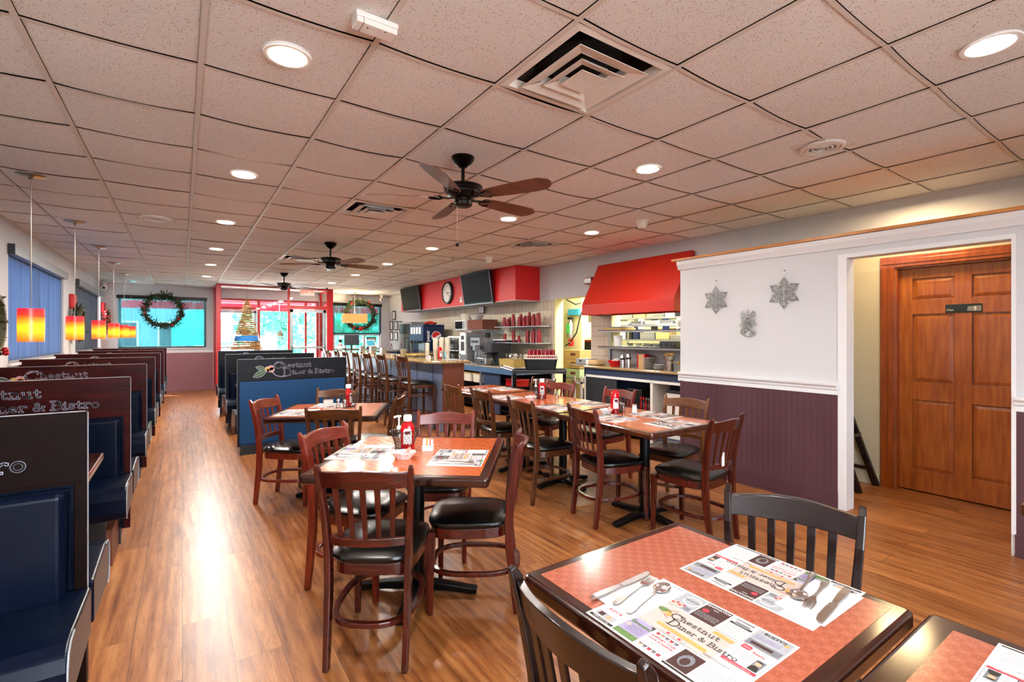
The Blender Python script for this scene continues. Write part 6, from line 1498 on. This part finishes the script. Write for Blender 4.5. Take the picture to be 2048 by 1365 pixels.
t = thing('bus_tub', 'black plastic bus tub on top of the cart', 'tub', (X_, Y_, .868), math.radians(-38)); m = MB(); o_ = rrect(.50, .36, .04); n = len(o_)
vs = []; 
for k, z in ((.88, 0), (1.0, .17), (1.05, .172), (1.05, .185), (.97, .185), (.86, .01)): vs += [(x * k, y * k, z) for x, y in o_]
m._add(vs, [(j * n + i, j * n + (i + 1) % n, (j + 1) * n + (i + 1) % n, (j + 1) * n + i) for j in range(5) for i in range(n)] + [tuple(reversed(range(n))), tuple(range(5 * n, 6 * n))]); m.build('tub_body', 'black', t)
t = thing('glass_rack', 'beige open dish rack of red cups on the black bus tub', 'dish rack', (X_, Y_, 1.056), math.radians(-38)); m = MB()
for z in (0, .045): m.tube([(-.25, -.2, z + .004), (.25, -.2, z + .004), (.25, .2, z + .004), (-.25, .2, z + .004)], .008, 5, closed=True)
for i in range(15): 
    for sy in (-.2, .2): m.tube([(-.24 + i * .033, sy, .004), (-.225 + i * .033, sy, .05)], .004, 4)
for i in range(12):
    for sx in (-.25, .25): m.tube([(sx, -.19 + i * .033, .004), (sx, -.175 + i * .033, .05)], .004, 4)
    m.box((-.25, -.19 + i * .033, 0), (.25, -.186 + i * .033, .006))
m.build('rack_frame', 'offwhite', t)
for i in range(7):
    for j in range(2): xx, yy = oncart(.02 - .17 + i * .06, -.05 + j * .09); cup(xx, yy, 1.064, 'red tumbler upside down in the beige dish rack on the cart', 'red tumblers in the cart dish rack')
xx, yy = oncart(-.05, 0); t = thing('bus_tub', 'black tub on the lower tray of the bus cart', 'tub', (xx, yy, .331), math.radians(-38)); m = MB(); m.prism(rrect(.5, .36, .04), 0, .18, top=1.08); m.build('tub_body', 'black', t)

# ================================================================== PASS COUNTER
t = thing('pass_counter', 'granite kitchen pass counter with navy fascia and open cabinets', 'counter', (4.98, 3.3, 0))
m = MB(); pts = [(0, -.02), (.42, -.02), (.42, 2.50), (.20, 2.56), (.06, 2.52), (0, 2.36)]; m.prism(pts, .925, .958); m.build('worktop', 'granite', t, bevel=.008)
m = MB(); m.box((.05, 0, .825), (.07, 2.15, .924)); m.box((.05, 2.13, .825), (.42, 2.15, .924)); m.build('fascia', 'bluefront', t)
m = MB(); m.box((.05, 2.12, 0), (.09, 2.15, .825)); m.box((.05, .0, .79), (.08, 2.15, .825)); m.box((.05, .86, 0), (.09, .90, .80)); m.box((.05, .0, 0), (.42, .03, .80)); m.box((.09, .86, 0), (.42, .875, .80)); m.box((.09, 2.13, 0), (.42, 2.15, .82)); m.build('cabinet_frame', 'white', t)
m = MB(); m.box((.055, 1.50, .10), (.07, 2.12, .78)); m.build('door', 'dgrey', t); m = MB(); m.box((.05, .03, .06), (.42, 2.12, .09)); m.box((.41, .03, .09), (.42, 2.12, .82)); m.build('cabinet_floor', 'bluefront', t)
CT = .959
for z, zt, lb in ((1.475, 1.5, 'upper stainless pass shelf under the red hood'), (1.235, 1.26, 'lower stainless pass shelf above the counter')):
    t = thing('pass_shelf', lb, 'shelf', (5.17, 3.28, z)); m = MB(); m.box((0, 0, 0), (.44, 2.02, .012)); m.box((0, 0, -.022), (.008, 2.02, .012)); m.build('shelf_board', 'steel', t, bevel=.002)
    m = MB(); m.box((.2, 1.97, -.24), (.23, 2.0, 0)); m.build('bracket', 'steelmatte', t)
m = MB(); m.box((XR - .008, 3.27, .96), (XR - .002, 5.24, 1.2)); struct(m.build('trim_steel_backsplash', 'steelmatte'))
simple('document_box', 'grey-blue metal box at the left end of the pass counter', 'box', (5.12, 5.52, CT), [('case', 'grey', bx(((0, 0, 0), (.24, .22, .085))), dict(bevel=.004)), ('latch', 'chrome', bx(((-.006, .09, .04), (0, .13, .07))))])
simple('bread_bag', 'kraft paper bag lying between the grey box and red bowl', 'bag', (5.10, 5.26, CT), [('bag_body', 'kraft', bx(((0, 0, 0), (.2, .20, .08))), dict(bevel=.03, seg=3)), ('folded_end', 'white', bx(((0, .18, 0), (.19, .24, .075))), dict(bevel=.01))])
bowl('packet_bowl', 5.20, 4.98, CT, .11, .085, 'redplastic', 'red bowl heaped with wrapped packets on the pass counter'); rr = random.Random(9)
for i in range(9): 
    a = i * 2.4; r = .05 * (i % 3) / 2; t = thing('wrapped_packet', 'small wrapped packet heaped in the red bowl on the pass counter', 'packet', (5.20 + r * math.cos(a), 4.98 + r * math.sin(a), CT + .075 + .012 * (i // 3)), a, 'packets in the red bowl'); m = MB(); m.box((-.022, -.028, -.007), (.022, .028, .007)); m.build('wrapper', 'white' if i % 3 else 'pink', t, bevel=.004); t.rotation_euler = (rr.uniform(-.6, .6), rr.uniform(-.6, .6), a)
for i, (y, h, lb) in enumerate(((4.80, .17, 'left steel shaker with black band on the pass counter'), (4.69, .19, 'right steel shaker with black band on the pass counter'))):
    t = thing('steel_shaker', lb, 'shaker', (5.16, y, CT)); m = MB(); m.lathe([(.036, 0), (.036, h * .7), (.030, h * .92), (.022, h), (.001, h + .004)], 18); m.build('shaker_body', 'chrome', t); m = MB(); m.lathe([(.0375, h * .6), (.0375, h * .74)], 18); m.build('band', 'black', t)
simple('recipe_binder', 'tan and red binder upright behind the steel shakers', 'binder', (5.26, 4.50, CT), [('cover', 'kraft', bx(((0, 0, 0), (.10, .10, .19)))), ('spine', 'redplastic', bx(((-.004, -.02, 0), (.09, 0, .19)), ((-.004, .1, 0), (.09, .12, .19))))])
for st, (y, n, r, mt, lb, gp) in enumerate(((4.36, 16, .085, 'plate', 'grey dinner plate in the tall stack on the pass counter', 'plates in the tall stack'), (4.20, 7, .066, 'white', 'white saucer in the low stack beside the tall plates', 'saucers in the low stack'))):
    first = None
    for k in range(n):
        if first is None: m = MB(); m.lathe([(r * .5, 0), (r * .55, .001), (r, .0075), (r, .0088), (r * .55, .003), (.001, .003)], 22); first = o = m.build('plate', mt)
        else: o = first.copy(); COL.objects.link(o)
        o.location = (5.2, y, CT + .0092 * k); tag(o, lb, 'plate', gp)
t = thing('steel_bain', 'tall polished steel canister topped with bread sticks on the pass counter', 'canister', (5.12, 3.98, CT)); m = MB(); m.lathe([(.058, 0), (.060, .13), (.075, .14), (.078, .19), (.074, .19), (.001, .17)], 24); m.build('canister_body', 'chrome', t)
t = thing('bread_basket', 'small basket of golden bread sticks right of the steel canister', 'basket', (5.17, 3.82, CT)); m = MB(); m.prism(rrect(.14, .15, .03), 0, .085, top=1.15); m.build('basket_body', 'steelmatte', t)
for g, (cx, cy, cz) in enumerate(((5.12, 3.98, CT + .185), (5.17, 3.82, CT + .085))):
    for i in range(11):
        a = i * 2.4; r = .045 * ((i % 4) / 3); t = thing('bread_stick', ['golden bread stick piled on the tall steel canister', 'golden bread stick piled in the small basket right of the canister'][g], 'bread', (cx + r * math.cos(a), cy + r * math.sin(a), cz + .006 + .011 * (i // 4)), a, ['bread sticks on the steel canister', 'bread sticks in the small basket'][g]); m = MB(); m.tube([(-.035, 0, 0), (0, .003, .004), (.035, 0, 0)], [.007, .009, .007], 6); m.build('crust', 'fries', t)
simple('cutting_board', 'stack of thin wooden boards at the right end of the pass counter', 'board', (5.02, 3.50, CT), [('board', 'card', bx(((0, 0, 0), (.28, .28, .012)), ((.02, .02, .013), (.27, .27, .024))), dict(bevel=.003))])
simple('carton_box', 'flat cardboard box on the upper pass shelf at its left end', 'box', (5.20, 4.86, 1.488), [('carton', 'card', bx(((0, 0, 0), (.3, .36, .03)))), ('papers', 'inklight', bx(((.02, .02, .031), (.28, .3, .05))), dict(bevel=.01))])
simple('white_pitcher', 'translucent white plastic pitcher at the left of the lower pass shelf', 'pitcher', (5.30, 5.02, 1.248), [('pitcher_body', 'white', lambda m: m.lathe([(.055, 0), (.07, .16)], 16))])
for i in range(4):
    t = thing('plate_pile', 'pile of pale plates, %s on the heat-lamp shelf seen through the pass' % ['rightmost', 'third', 'second', 'leftmost'][i], 'plates', (6.5, 4.75 + i * .34, 1.092)); m = MB(); m.lathe([(.10, 0), (.13, .01), (.13, .10 + .03 * (i % 2)), (.001, .11 + .03 * (i % 2))], 20); m.build('plate_stack', 'plate', t)
for i, (y, mt, h) in enumerate(((4.7, 'white', .2), (5.0, 'bluepepsi', .24), (5.25, 'black', .22), (5.55, 'white', .18), (5.8, 'card', .2))):
    t = thing('hanging_apron', ['white cloth hanging at the right behind the pass', 'dark blue cloth hanging behind the pass', 'black cloth hanging behind the pass', 'second white cloth hanging behind the pass', 'tan cloth hanging at the left behind the pass'][i], 'cloth', (7.0, y + .5, 1.50 - h + .2)); m = MB(); m.prism(rrect(.03, .14, .01), 0, h); m.build('cloth', mt, t)
for i in range(6):
    t = thing('glass_dish', 'small glass dish in the row on the lower pass shelf', 'dish', (5.32, 4.80 - i * .15, 1.248), 0, 'glass dishes on the lower pass shelf'); m = MB(); m.lathe([(.03, 0), (.055, .05), (.053, .05), (.001, .008)], 14); m.build('dish_body', 'glasscup', t)
simple('metal_caddy', 'grey wire caddy on the lower pass shelf middle', 'caddy', (5.3, 4.02, 1.248), [('caddy_body', 'dgrey', bx(((0, 0, 0), (.2, .25, .08))), dict(bevel=.004))])
simple('takeout_stack', 'stack of white takeout containers on the upper pass shelf at the right', 'container', (5.22, 3.40, 1.488), [('containers', 'white', bx(*[((0 + .004 * (i % 2), 0, i * .022), (.32, .52, i * .022 + .018)) for i in range(5)]), dict(bevel=.004))])
simple('sheet_pans', 'leaning bundle of brown folded bags on the lower pass shelf right end', 'bags', (5.25, 3.5, 1.248), [('bag_bundle', 'kraft', lambda m: [m.box((0, i * .04, 0), (.25, i * .04 + .012, .14), T=TR(0, 0, 0, .3)) for i in range(6)])])
# cabinet contents
simple('knife_block', 'black upright rack inside the open pass cabinet', 'rack', (5.12, 4.42, .092), [('rack_body', 'black', bx(((0, 0, 0), (.2, .26, .58))), dict(bevel=.006))])
for i in range(5):
    t = thing('syrup_bottle', 'small syrup bottle with pouring top in the open pass cabinet', 'bottle', (5.12 + .06 * (i % 2), 4.24 + .055 * i - (0.0), .092 if i else .092), 0, 'syrup bottles in the pass cabinet'); t.location = (5.09, 4.24 + .04 * i, .40)
    m = MB(); m.lathe([(.018, 0), (.02, .1), (.008, .13), (.008, .15)], 12); m.build('bottle_body', 'glasscup' if i % 2 else 'ketchdark', t); m = MB(); m.lathe([(.01, .15), (.012, .18), (.001, .185)], 10); m.build('cap', 'red' if i > 2 else 'chrome', t)
m = MB(); m.box((5.07, 4.20, .385), (5.38, 4.79, .399)); tag(m.build('cabinet_shelf', 'steelmatte'), 'wire-grey shelf holding syrup bottles inside the pass cabinet', 'shelf')
simple('ice_bin', 'white appliance with black top in the right pass cabinet', 'appliance', (5.12, 3.42, .092), [('appliance_body', 'white', bx(((0, .0, 0), (.28, .60, .60))), dict(bevel=.01)), ('top_panel', 'dgrey', bx(((-.003, 0, .58), (.28, .60, .62))))])

# ================================================================== KITCHEN
def rack(x0, y0, x1, y1, zs, label, posts=True, mt='steelmatte', cat='shelf rack', wire=False):
    t = thing('wire_rack' if wire else 'kitchen_rack', label, cat, (x0, y0, 0)); w, d = x1 - x0, y1 - y0
    for z in zs:
        m = MB()
        if wire:
            for i in range(int(d / .035) + 1): m.box((0, i * .035, z), (w, i * .035 + .005, z + .006))
            for a in (0, w - .008): m.box((a, 0, z - .015), (a + .008, d, z + .02))
            for a in (0, d - .008): m.box((0, a, z - .015), (w, a + .008, z + .02))
        else: m.box((0, 0, z), (w, d, z + .03))
        m.build('shelf', mt, t)
    for sx in (0, w - .025):
        for sy in (0, d - .025): m = MB(); m.box((sx, sy, 0), (sx + .025, sy + .025, max(zs) + .1)); m.build('post', mt, t)
    return t
rack(5.62, 5.95, 5.98, 6.55, (.2, .45, .78), 'cream wire shelf unit just inside the kitchen doorway', mt='offwhite', wire=True) if False else rack(5.02, 5.50, 5.36, 5.68, (.35, .68), 'low wire rack with a steel can, left of the pass counter', mt='offwhite', wire=True)
t = thing('steel_can', 'steel can with lid on the low wire rack left of the pass counter', 'can', (5.18, 5.59, .372)); m = MB(); m.lathe([(.06, 0), (.06, .2), (.065, .21), (.065, .22), (.001, .225)], 18); m.build('can_body', 'steel', t)
rack(7.3, 4.8, 8.0, 7.6, (.9, 1.30, 1.72), 'large steel shelving full of kitchen stock seen through the pass', mt='steelmatte')
rr = random.Random(21)
kinds = [('stock_box', 'card', (.22, .30, .20)), ('stock_pan', 'steel', (.3, .4, .07)), ('stock_box', 'white', (.2, .2, .24)), ('stock_tub', 'black', (.2, .16, .28)), ('stock_tub', 'bluepepsi', (.15, .14, .3)), ('stock_pan', 'steelmatte', (.28, .35, .12))]
yy = {0: 3.35, 1: 3.35, 2: 3.35}
cols_ = ['tan', 'silver', 'white', 'black', 'dark blue', 'dull grey']
for lv, z in enumerate((.931, 1.331, 1.751)):
    y = 4.86; i = 0
    while y < 7.3 and i < 9:
        k = (i * 5 + lv * 2 + 1) % 6; nm, mt, (a, b, c) = kinds[k]; t = thing(nm, '%s container, number %s from the right on the %s kitchen shelf' % (cols_[k], ['one', 'two', 'three', 'four', 'five', 'six', 'seven', 'eight', 'nine'][i], ['lower', 'middle', 'top'][lv]), 'container', (7.35, y, z)); m = MB(); m.box((0, 0, 0), (a, b, c)); m.box((-.006, -.006, c), (a + .006, b + .006, c + .012)); m.build('container_body', mt, t, bevel=.008); y += b + .03; i += 1
rack(6.3, 4.5, 6.7, 6.1, (1.06, 1.56), 'steel heat-lamp shelf right behind the kitchen pass', mt='steel')
for i in range(5):
    t = thing('pan', 'shallow steel pan, %s of five on the shelf behind the pass' % ['rightmost', 'second', 'middle', 'fourth', 'leftmost'][i], 'pan', (6.32, 4.30 + .26 + i * .30, 1.591)); m = MB(); m.prism(rrect(.3, .24, .03), 0, .06, top=1.1, T=TR(.16, .12)); m.build('pan_body', 'steel' if i % 2 else 'plate', t)
m = MB(); m.lathe([(.11, 0), (.12, .03), (.12, .5), (.05, .58), (.03, .62)], 18)
t = thing('fire_extinguisher', 'fire extinguisher with a green tag hanging inside the kitchen doorway', 'fire extinguisher', (6.28, 7.2, 1.36)); m = MB(); m.lathe([(.055, 0), (.06, .02), (.06, .28), (.03, .33), (.02, .36)], 18); m.build('cylinder_body', 'steel', t); m = MB(); m.box((-.068, -.045, .09), (-.06, .045, .27)); m.build('inspection_tag', 'lgreen', t); m = MB(); m.box((-.03, -.03, .36), (.03, .05, .40)); m.build('valve', 'black', t)
t = thing('fire_pull', 'red pull station below the extinguisher inside the kitchen doorway', 'alarm', (6.24, 7.14, 1.20)); m = MB(); m.box((-.02, -.06, 0), (.02, .06, .13)); m.build('alarm_body', 'redplastic', t, bevel=.005); m = MB(); m.box((-.024, -.03, .05), (-.02, .03, .09)); m.build('handle', 'white', t)
t = thing('blue_gloves_box', 'bright blue box on the wall inside the kitchen doorway', 'box', (6.28, 7.15, 1.80)); m = MB(); m.box((0, -.18, 0), (.06, .13, .12)); m.build('carton', 'cyan', t, bevel=.004)
m = MB(); m.box((6.34, 6.95, 0), (6.42, 9.3, 2.7)); struct(m.build('wall_kitchen_inner', 'kyellow'))
for pts, lb in (([(5.62, 6.55, 2.04), (5.7, 6.4, 1.95), (5.85, 6.3, 2.0), (5.75, 6.35, 1.7), (5.72, 6.4, 1.45), (5.66, 6.5, 1.28), (5.62, 6.58, 1.22)], 'long black hose looping down inside the kitchen doorway'), ([(5.95, 6.2, 2.2), (5.95, 6.15, 1.9), (5.98, 6.1, 1.7), (6.05, 6.0, 1.55)], 'short black hose to the right inside the kitchen doorway')):
    m = MB(); m.tube(pts, .012, 7); tag(m.build('hose', 'black'), lb, 'hose')
for i, (z, mt, w, lb) in enumerate(((0.62, 'palegreen', .44, 'bottom green and white carton in the stack inside the kitchen doorway'), (.80, 'card', .46, 'middle tan carton in the stack inside the kitchen doorway'), (.97, 'card', .46, 'top tan carton with a maroon mark inside the kitchen doorway'))):
    t = thing('cardboard_carton', lb, 'box', (6.0, 6.62, z)); m = MB(); m.box((0, 0, 0), (.3, w, .165)); m.build('carton', mt, t, bevel=.004); m = MB(); m.box((-.002, .12, .06), (0, .26, .11)); m.build('printed_mark', 'cardbrown', t)
t = thing('stock_table', 'steel table under the carton stack inside the kitchen doorway', 'table', (5.95, 6.55, 0)); m = MB(); m.box((0, 0, .58), (.38, .62, .615)); m.build('table_top', 'steel', t)
for a in (0, .34):
    for b in (0, .58): m = MB(); m.box((a, b, 0), (a + .03, b + .03, .58)); m.build('leg', 'steelmatte', t)
t = thing('oven', 'dark kitchen appliance with a red top seen past the doorway', 'oven', (7.7, 8.0, 0)); m = MB(); m.box((0, 0, 0), (.6, .8, 1.25)); m.build('oven_body', 'dgrey', t, bevel=.01); m = MB(); m.box((-.02, .05, .9), (0, .75, .94)); m.build('handle', 'steel', t); m = MB(); m.box((0, 0, 1.251), (.6, .8, 1.29)); m.build('top_trim', 'redplastic', t)
t = thing('alarm_horn', 'dark red alarm horn on the white wall left of the red hood', 'alarm', (XR, 5.62, 2.28)); m = MB(); m.box((-.09, -.02, -.05), (0, .16, .05)); m.build('horn_body', 'ketchdark', t, bevel=.015)

t = thing('vent_hood', 'cream metal vent hood glowing beyond the kitchen doorway', 'hood', (7.4, 8.25, 1.35)); m = MB(); m.prism([(-.5, -.35), (.5, -.35), (.5, .45), (-.5, .45)], .02, .35, top=.55); m.prism([(-.53, -.38), (.53, -.38), (.53, .48), (-.53, .48)], -.04, .02); m.box((-.2, -.15, .35), (.2, .2, 1.33)); m.build('hood_body', 'kyellow', t)
# high chair behind the partition
t = thing('high_chair', 'dark wooden high chair partly hidden behind the white door post', 'high chair', (5.145, 2.07, 0))
for sx in (-.16, .22):
    m = MB(); m.sweep([(sx, -.24, 0), (sx, .0, .70)], .032, .055); m.build('leg', 'espresso', t, bevel=.004)
    m = MB(); m.sweep([(sx, .24, 0), (sx, .06, .70)], .028, .045); m.build('leg', 'espresso', t, bevel=.004)
m = MB(); m.box((-.16, -.12, .45), (.22, .14, .48)); m.build('seat', 'espresso', t, bevel=.004)
m = MB(); m.prism([(-.16, 0), (.22, 0), (.22, .10), (.18, .15), (-.12, .15), (-.16, .10)], -.015, .015, T=TR(0, .06, .58, PI / 2)); m.build('backrest', 'espresso', t, bevel=.004)
m = MB(); m.box((-.16, -.04, .56), (-.13, .10, .60)); m.box((.19, -.04, .56), (.22, .10, .60)); m.box((-.17, -.20, .14), (-.14, .20, .17)); m.box((.2, -.20, .14), (.23, .20, .17)); m.build('armrest', 'espresso', t)

# ================================================================== OUTDOORS
m = MB(); m.box((-40, YB + .2, -.35), (40, 60, -.25)); struct(m.build('ground_outside', 'bounce_asphalt'))
m = MB(); m.box((-40, YF - 30, -.35), (XL - .5, 60, -.26)); m.box((-40, YF - 30, -.35), (40, YF - .5, -.26)); struct(m.build('ground_side', 'bounce_asphalt'))
for x0, x1, lb in ((-1.6, .62, 'red awning over the back left window outside'), (.66, 3.36, 'red awning over the entrance outside'), (3.4, 5.6, 'red awning over the back right window outside')):
    t = thing('awning', lb, 'awning', (x0, YB + .2, 0)); m = MB(); W = x1 - x0; m._add([(0, 0, 2.95), (W, 0, 2.95), (W, 1.0, 2.36), (0, 1.0, 2.36), (0, 0, 2.93), (W, 0, 2.93), (W, 1.0, 2.34), (0, 1.0, 2.34)], [(0, 1, 2, 3), (7, 6, 5, 4), (3, 2, 6, 7), (0, 4, 5, 1), (0, 3, 7, 4), (1, 5, 6, 2)]); m.box((0, .99, 2.13), (W, 1.0, 2.36)); m.build('awning_cloth', 'awning', t)
    m = MB(); m.box((0, .965, 2.33), (W, .985, 2.35))
    for i in range(4): m.box((.1 + i * (W - .22) / 3, .96, 2.13), (.12 + i * (W - .22) / 3, .985, 2.35))
    m.build('awning_frame', 'white', t)
def house(x0, y0, w, d, h, mt, label, win=4):
    t = thing('building', label, 'building', (x0, y0, -.25)); m = MB(); m.box((0, 0, 0), (w, d, h)); m.build('wall', mt, t); m = MB(); m.box((-.3, -.3, h), (w + .3, d + .3, h + .4)); m.build('roof', 'facade2', t)
    for i in range(win):
        for fl in range(max(1, int(h // 3))):
            m = MB(); x = w * (i + .5) / win - .6; m.box((x, -.06, 1.0 + fl * 3), (x + 1.2, .0, 2.4 + fl * 3)); f = m.build('window', 'white', t); m = MB(); m.box((x + .08, -.08, 1.08 + fl * 3), (x + 1.12, -.06, 2.32 + fl * 3)); m.build('pane', 'dgrey', f)
house(-22, 30, 14, 8, 6.5, 'facade', 'pale two-storey building across the street behind the left window', 7); house(-7.5, 32, 8, 8, 5.5, 'facade2', 'grey-blue building to the right of the pale one across the street', 4); house(8, 34, 18, 8, 4, 'facade', 'low pale building beyond the right windows', 6)
t = thing('car', 'blue car parked outside behind the back left window', 'car', (-5.2, 22, -.25)); RX = Euler((PI / 2, 0, 0)).to_matrix().to_4x4()
m = MB(); m.prism([(-2.2, .3), (-2.25, .75), (-1.3, .92), (-.7, 1.38), (.7, 1.40), (1.4, .95), (2.15, .85), (2.2, .3)], -.85, .85, T=RX); m.build('car_body', 'carblue', t, bevel=.08, seg=3); m = MB(); m.prism([(-1.1, .95), (-.62, 1.3), (.62, 1.32), (1.15, .95)], -.87, .87, T=RX); m.build('car_window', 'blackgloss', t)
for sx in (-1.35, 1.35):
    for sy in (-.8, .8): m = MB(); m.lathe([(.32, -.1), (.32, .1)], 18, T=TR(sx, sy, .32, PI / 2)); m.build('wheel', 'black', t)
def shrub(x, y, r, h, label, seed, name='bush'):
    rr = random.Random(seed); t = thing(name, label, 'tree', (x, y, -.25)); m = MB()
    for i in range(420):
        th = rr.random() * 6.28; ph = math.acos(rr.uniform(-1, 1)); q = rr.random() ** .35; p = Vector((r * q * math.sin(ph) * math.cos(th), r * q * math.sin(ph) * math.sin(th), h * .55 + h * .45 * q * math.cos(ph))); d = Vector((rr.uniform(-1, 1), rr.uniform(-1, 1), rr.uniform(-1, 1))).normalized() * .28; e = d.cross(Vector((rr.uniform(-1, 1), rr.uniform(-1, 1), 1))).normalized() * .16
        m._add([p - d, p + e, p + d, p - e], [(0, 1, 2, 3)])
    m.build('foliage', 'foliage', t, fix=False); m = MB(); m.tube([(0, 0, 0), (0, 0, h * .6)], [.14, .08], 8); m.build('trunk', 'walnut', t)
shrub(3.2, 21, 1.7, 4.2, 'green leafy tree seen through the entrance window', 31); shrub(7.0, 23, 1.7, 3.8, 'green tree seen through the aluminium entrance door', 32); shrub(10.8, 24, 1.6, 4.0, 'green tree beyond the back right window', 33)
t = thing('canopy_tent', 'teal canvas canopy outside left of the hanging tree', 'canopy', (.6, 21.5, -.25)); m = MB(); m.lathe([(1.3, 1.9), (.05, 2.9)], 4, sm=False, T=TR(rz=PI / 4)); m.box((-.92, -.92, 1.3), (.92, -.90, 1.9)); m.build('canvas', 'tealcloth', t); m = MB()
for a in (-.88, .88):
    for b in (-.88, .88): m.box((a - .03, b - .03, 0), (a + .03, b + .03, 1.9))
m.build('pole', 'white', t)
simple('utility_cabinet', 'grey-brown cabinet standing outside the entrance window', 'cabinet', (2.25, 18.5, -.25), [('cabinet_body', 'photo', bx(((0, 0, 0), (.45, .4, 1.65))), dict(bevel=.01))])

# ================================================================== LIGHTS
W_ = bpy.data.worlds.new('sky'); SC.world = W_; W_.use_nodes = True; nt = W_.node_tree
bg = nt.nodes['Background']; bg.inputs[0].default_value = (.78, .90, 1.0, 1); bg.inputs[1].default_value = 18
s = bpy.data.lights.new('sun', 'SUN'); s.energy = 50; s.angle = math.radians(1.0); s.color = (1, .95, .86); so = bpy.data.objects.new('sun', s); COL.objects.link(so)
so.rotation_euler = Vector((1.87, -.9, -2.1)).to_track_quat('-Z', 'Y').to_euler()
for i, (x, y, z, e, sz) in enumerate(((6.0, 4.2, 2.66, 90, .5), (7.2, 7.2, 2.66, 60, .6), (6.0, 6.0, 2.66, 60, .4), (7.0, 4.4, 2.66, 50, .5))):
    L = bpy.data.lights.new('kitchen_light', 'AREA'); L.shape = 'RECTANGLE'; L.size = sz; L.size_y = 1.0; L.energy = e; L.color = (1, .97, .82); o = bpy.data.objects.new('kitchen_light', L); COL.objects.link(o); o.location = (x, y, z)
    t = thing('kitchen_ceiling_light', 'ceiling light panel in the kitchen', 'ceiling light', (x, y, 2.70), 0, 'kitchen ceiling light panels'); m = MB(); m.box((-.15, -.5, -.02), (.15, .5, 0)); m.build('light_panel', 'lampcool', t)
L = bpy.data.lights.new('restroom_light', 'AREA'); L.size = .3; L.energy = 15; L.color = (1, .72, .38); o = bpy.data.objects.new('restroom_light', L); COL.objects.link(o); o.location = (4.98, 1.5, 2.58)
SC.view_settings.view_transform = 'Standard'; SC.view_settings.look = 'None'; SC.view_settings.gamma = 1; SC.view_settings.use_curve_mapping = False
SC.view_settings.exposure = 0.38
SC.cycles.max_bounces = 8; SC.cycles.diffuse_bounces = 4; SC.cycles.glossy_bounces = 3; SC.cycles.transparent_max_bounces = 12; SC.cycles.transmission_bounces = 4
SC.cycles.use_denoising = True; SC.cycles.sample_clamp_indirect = 6; SC.cycles.caustics_reflective = False; SC.cycles.caustics_refractive = False
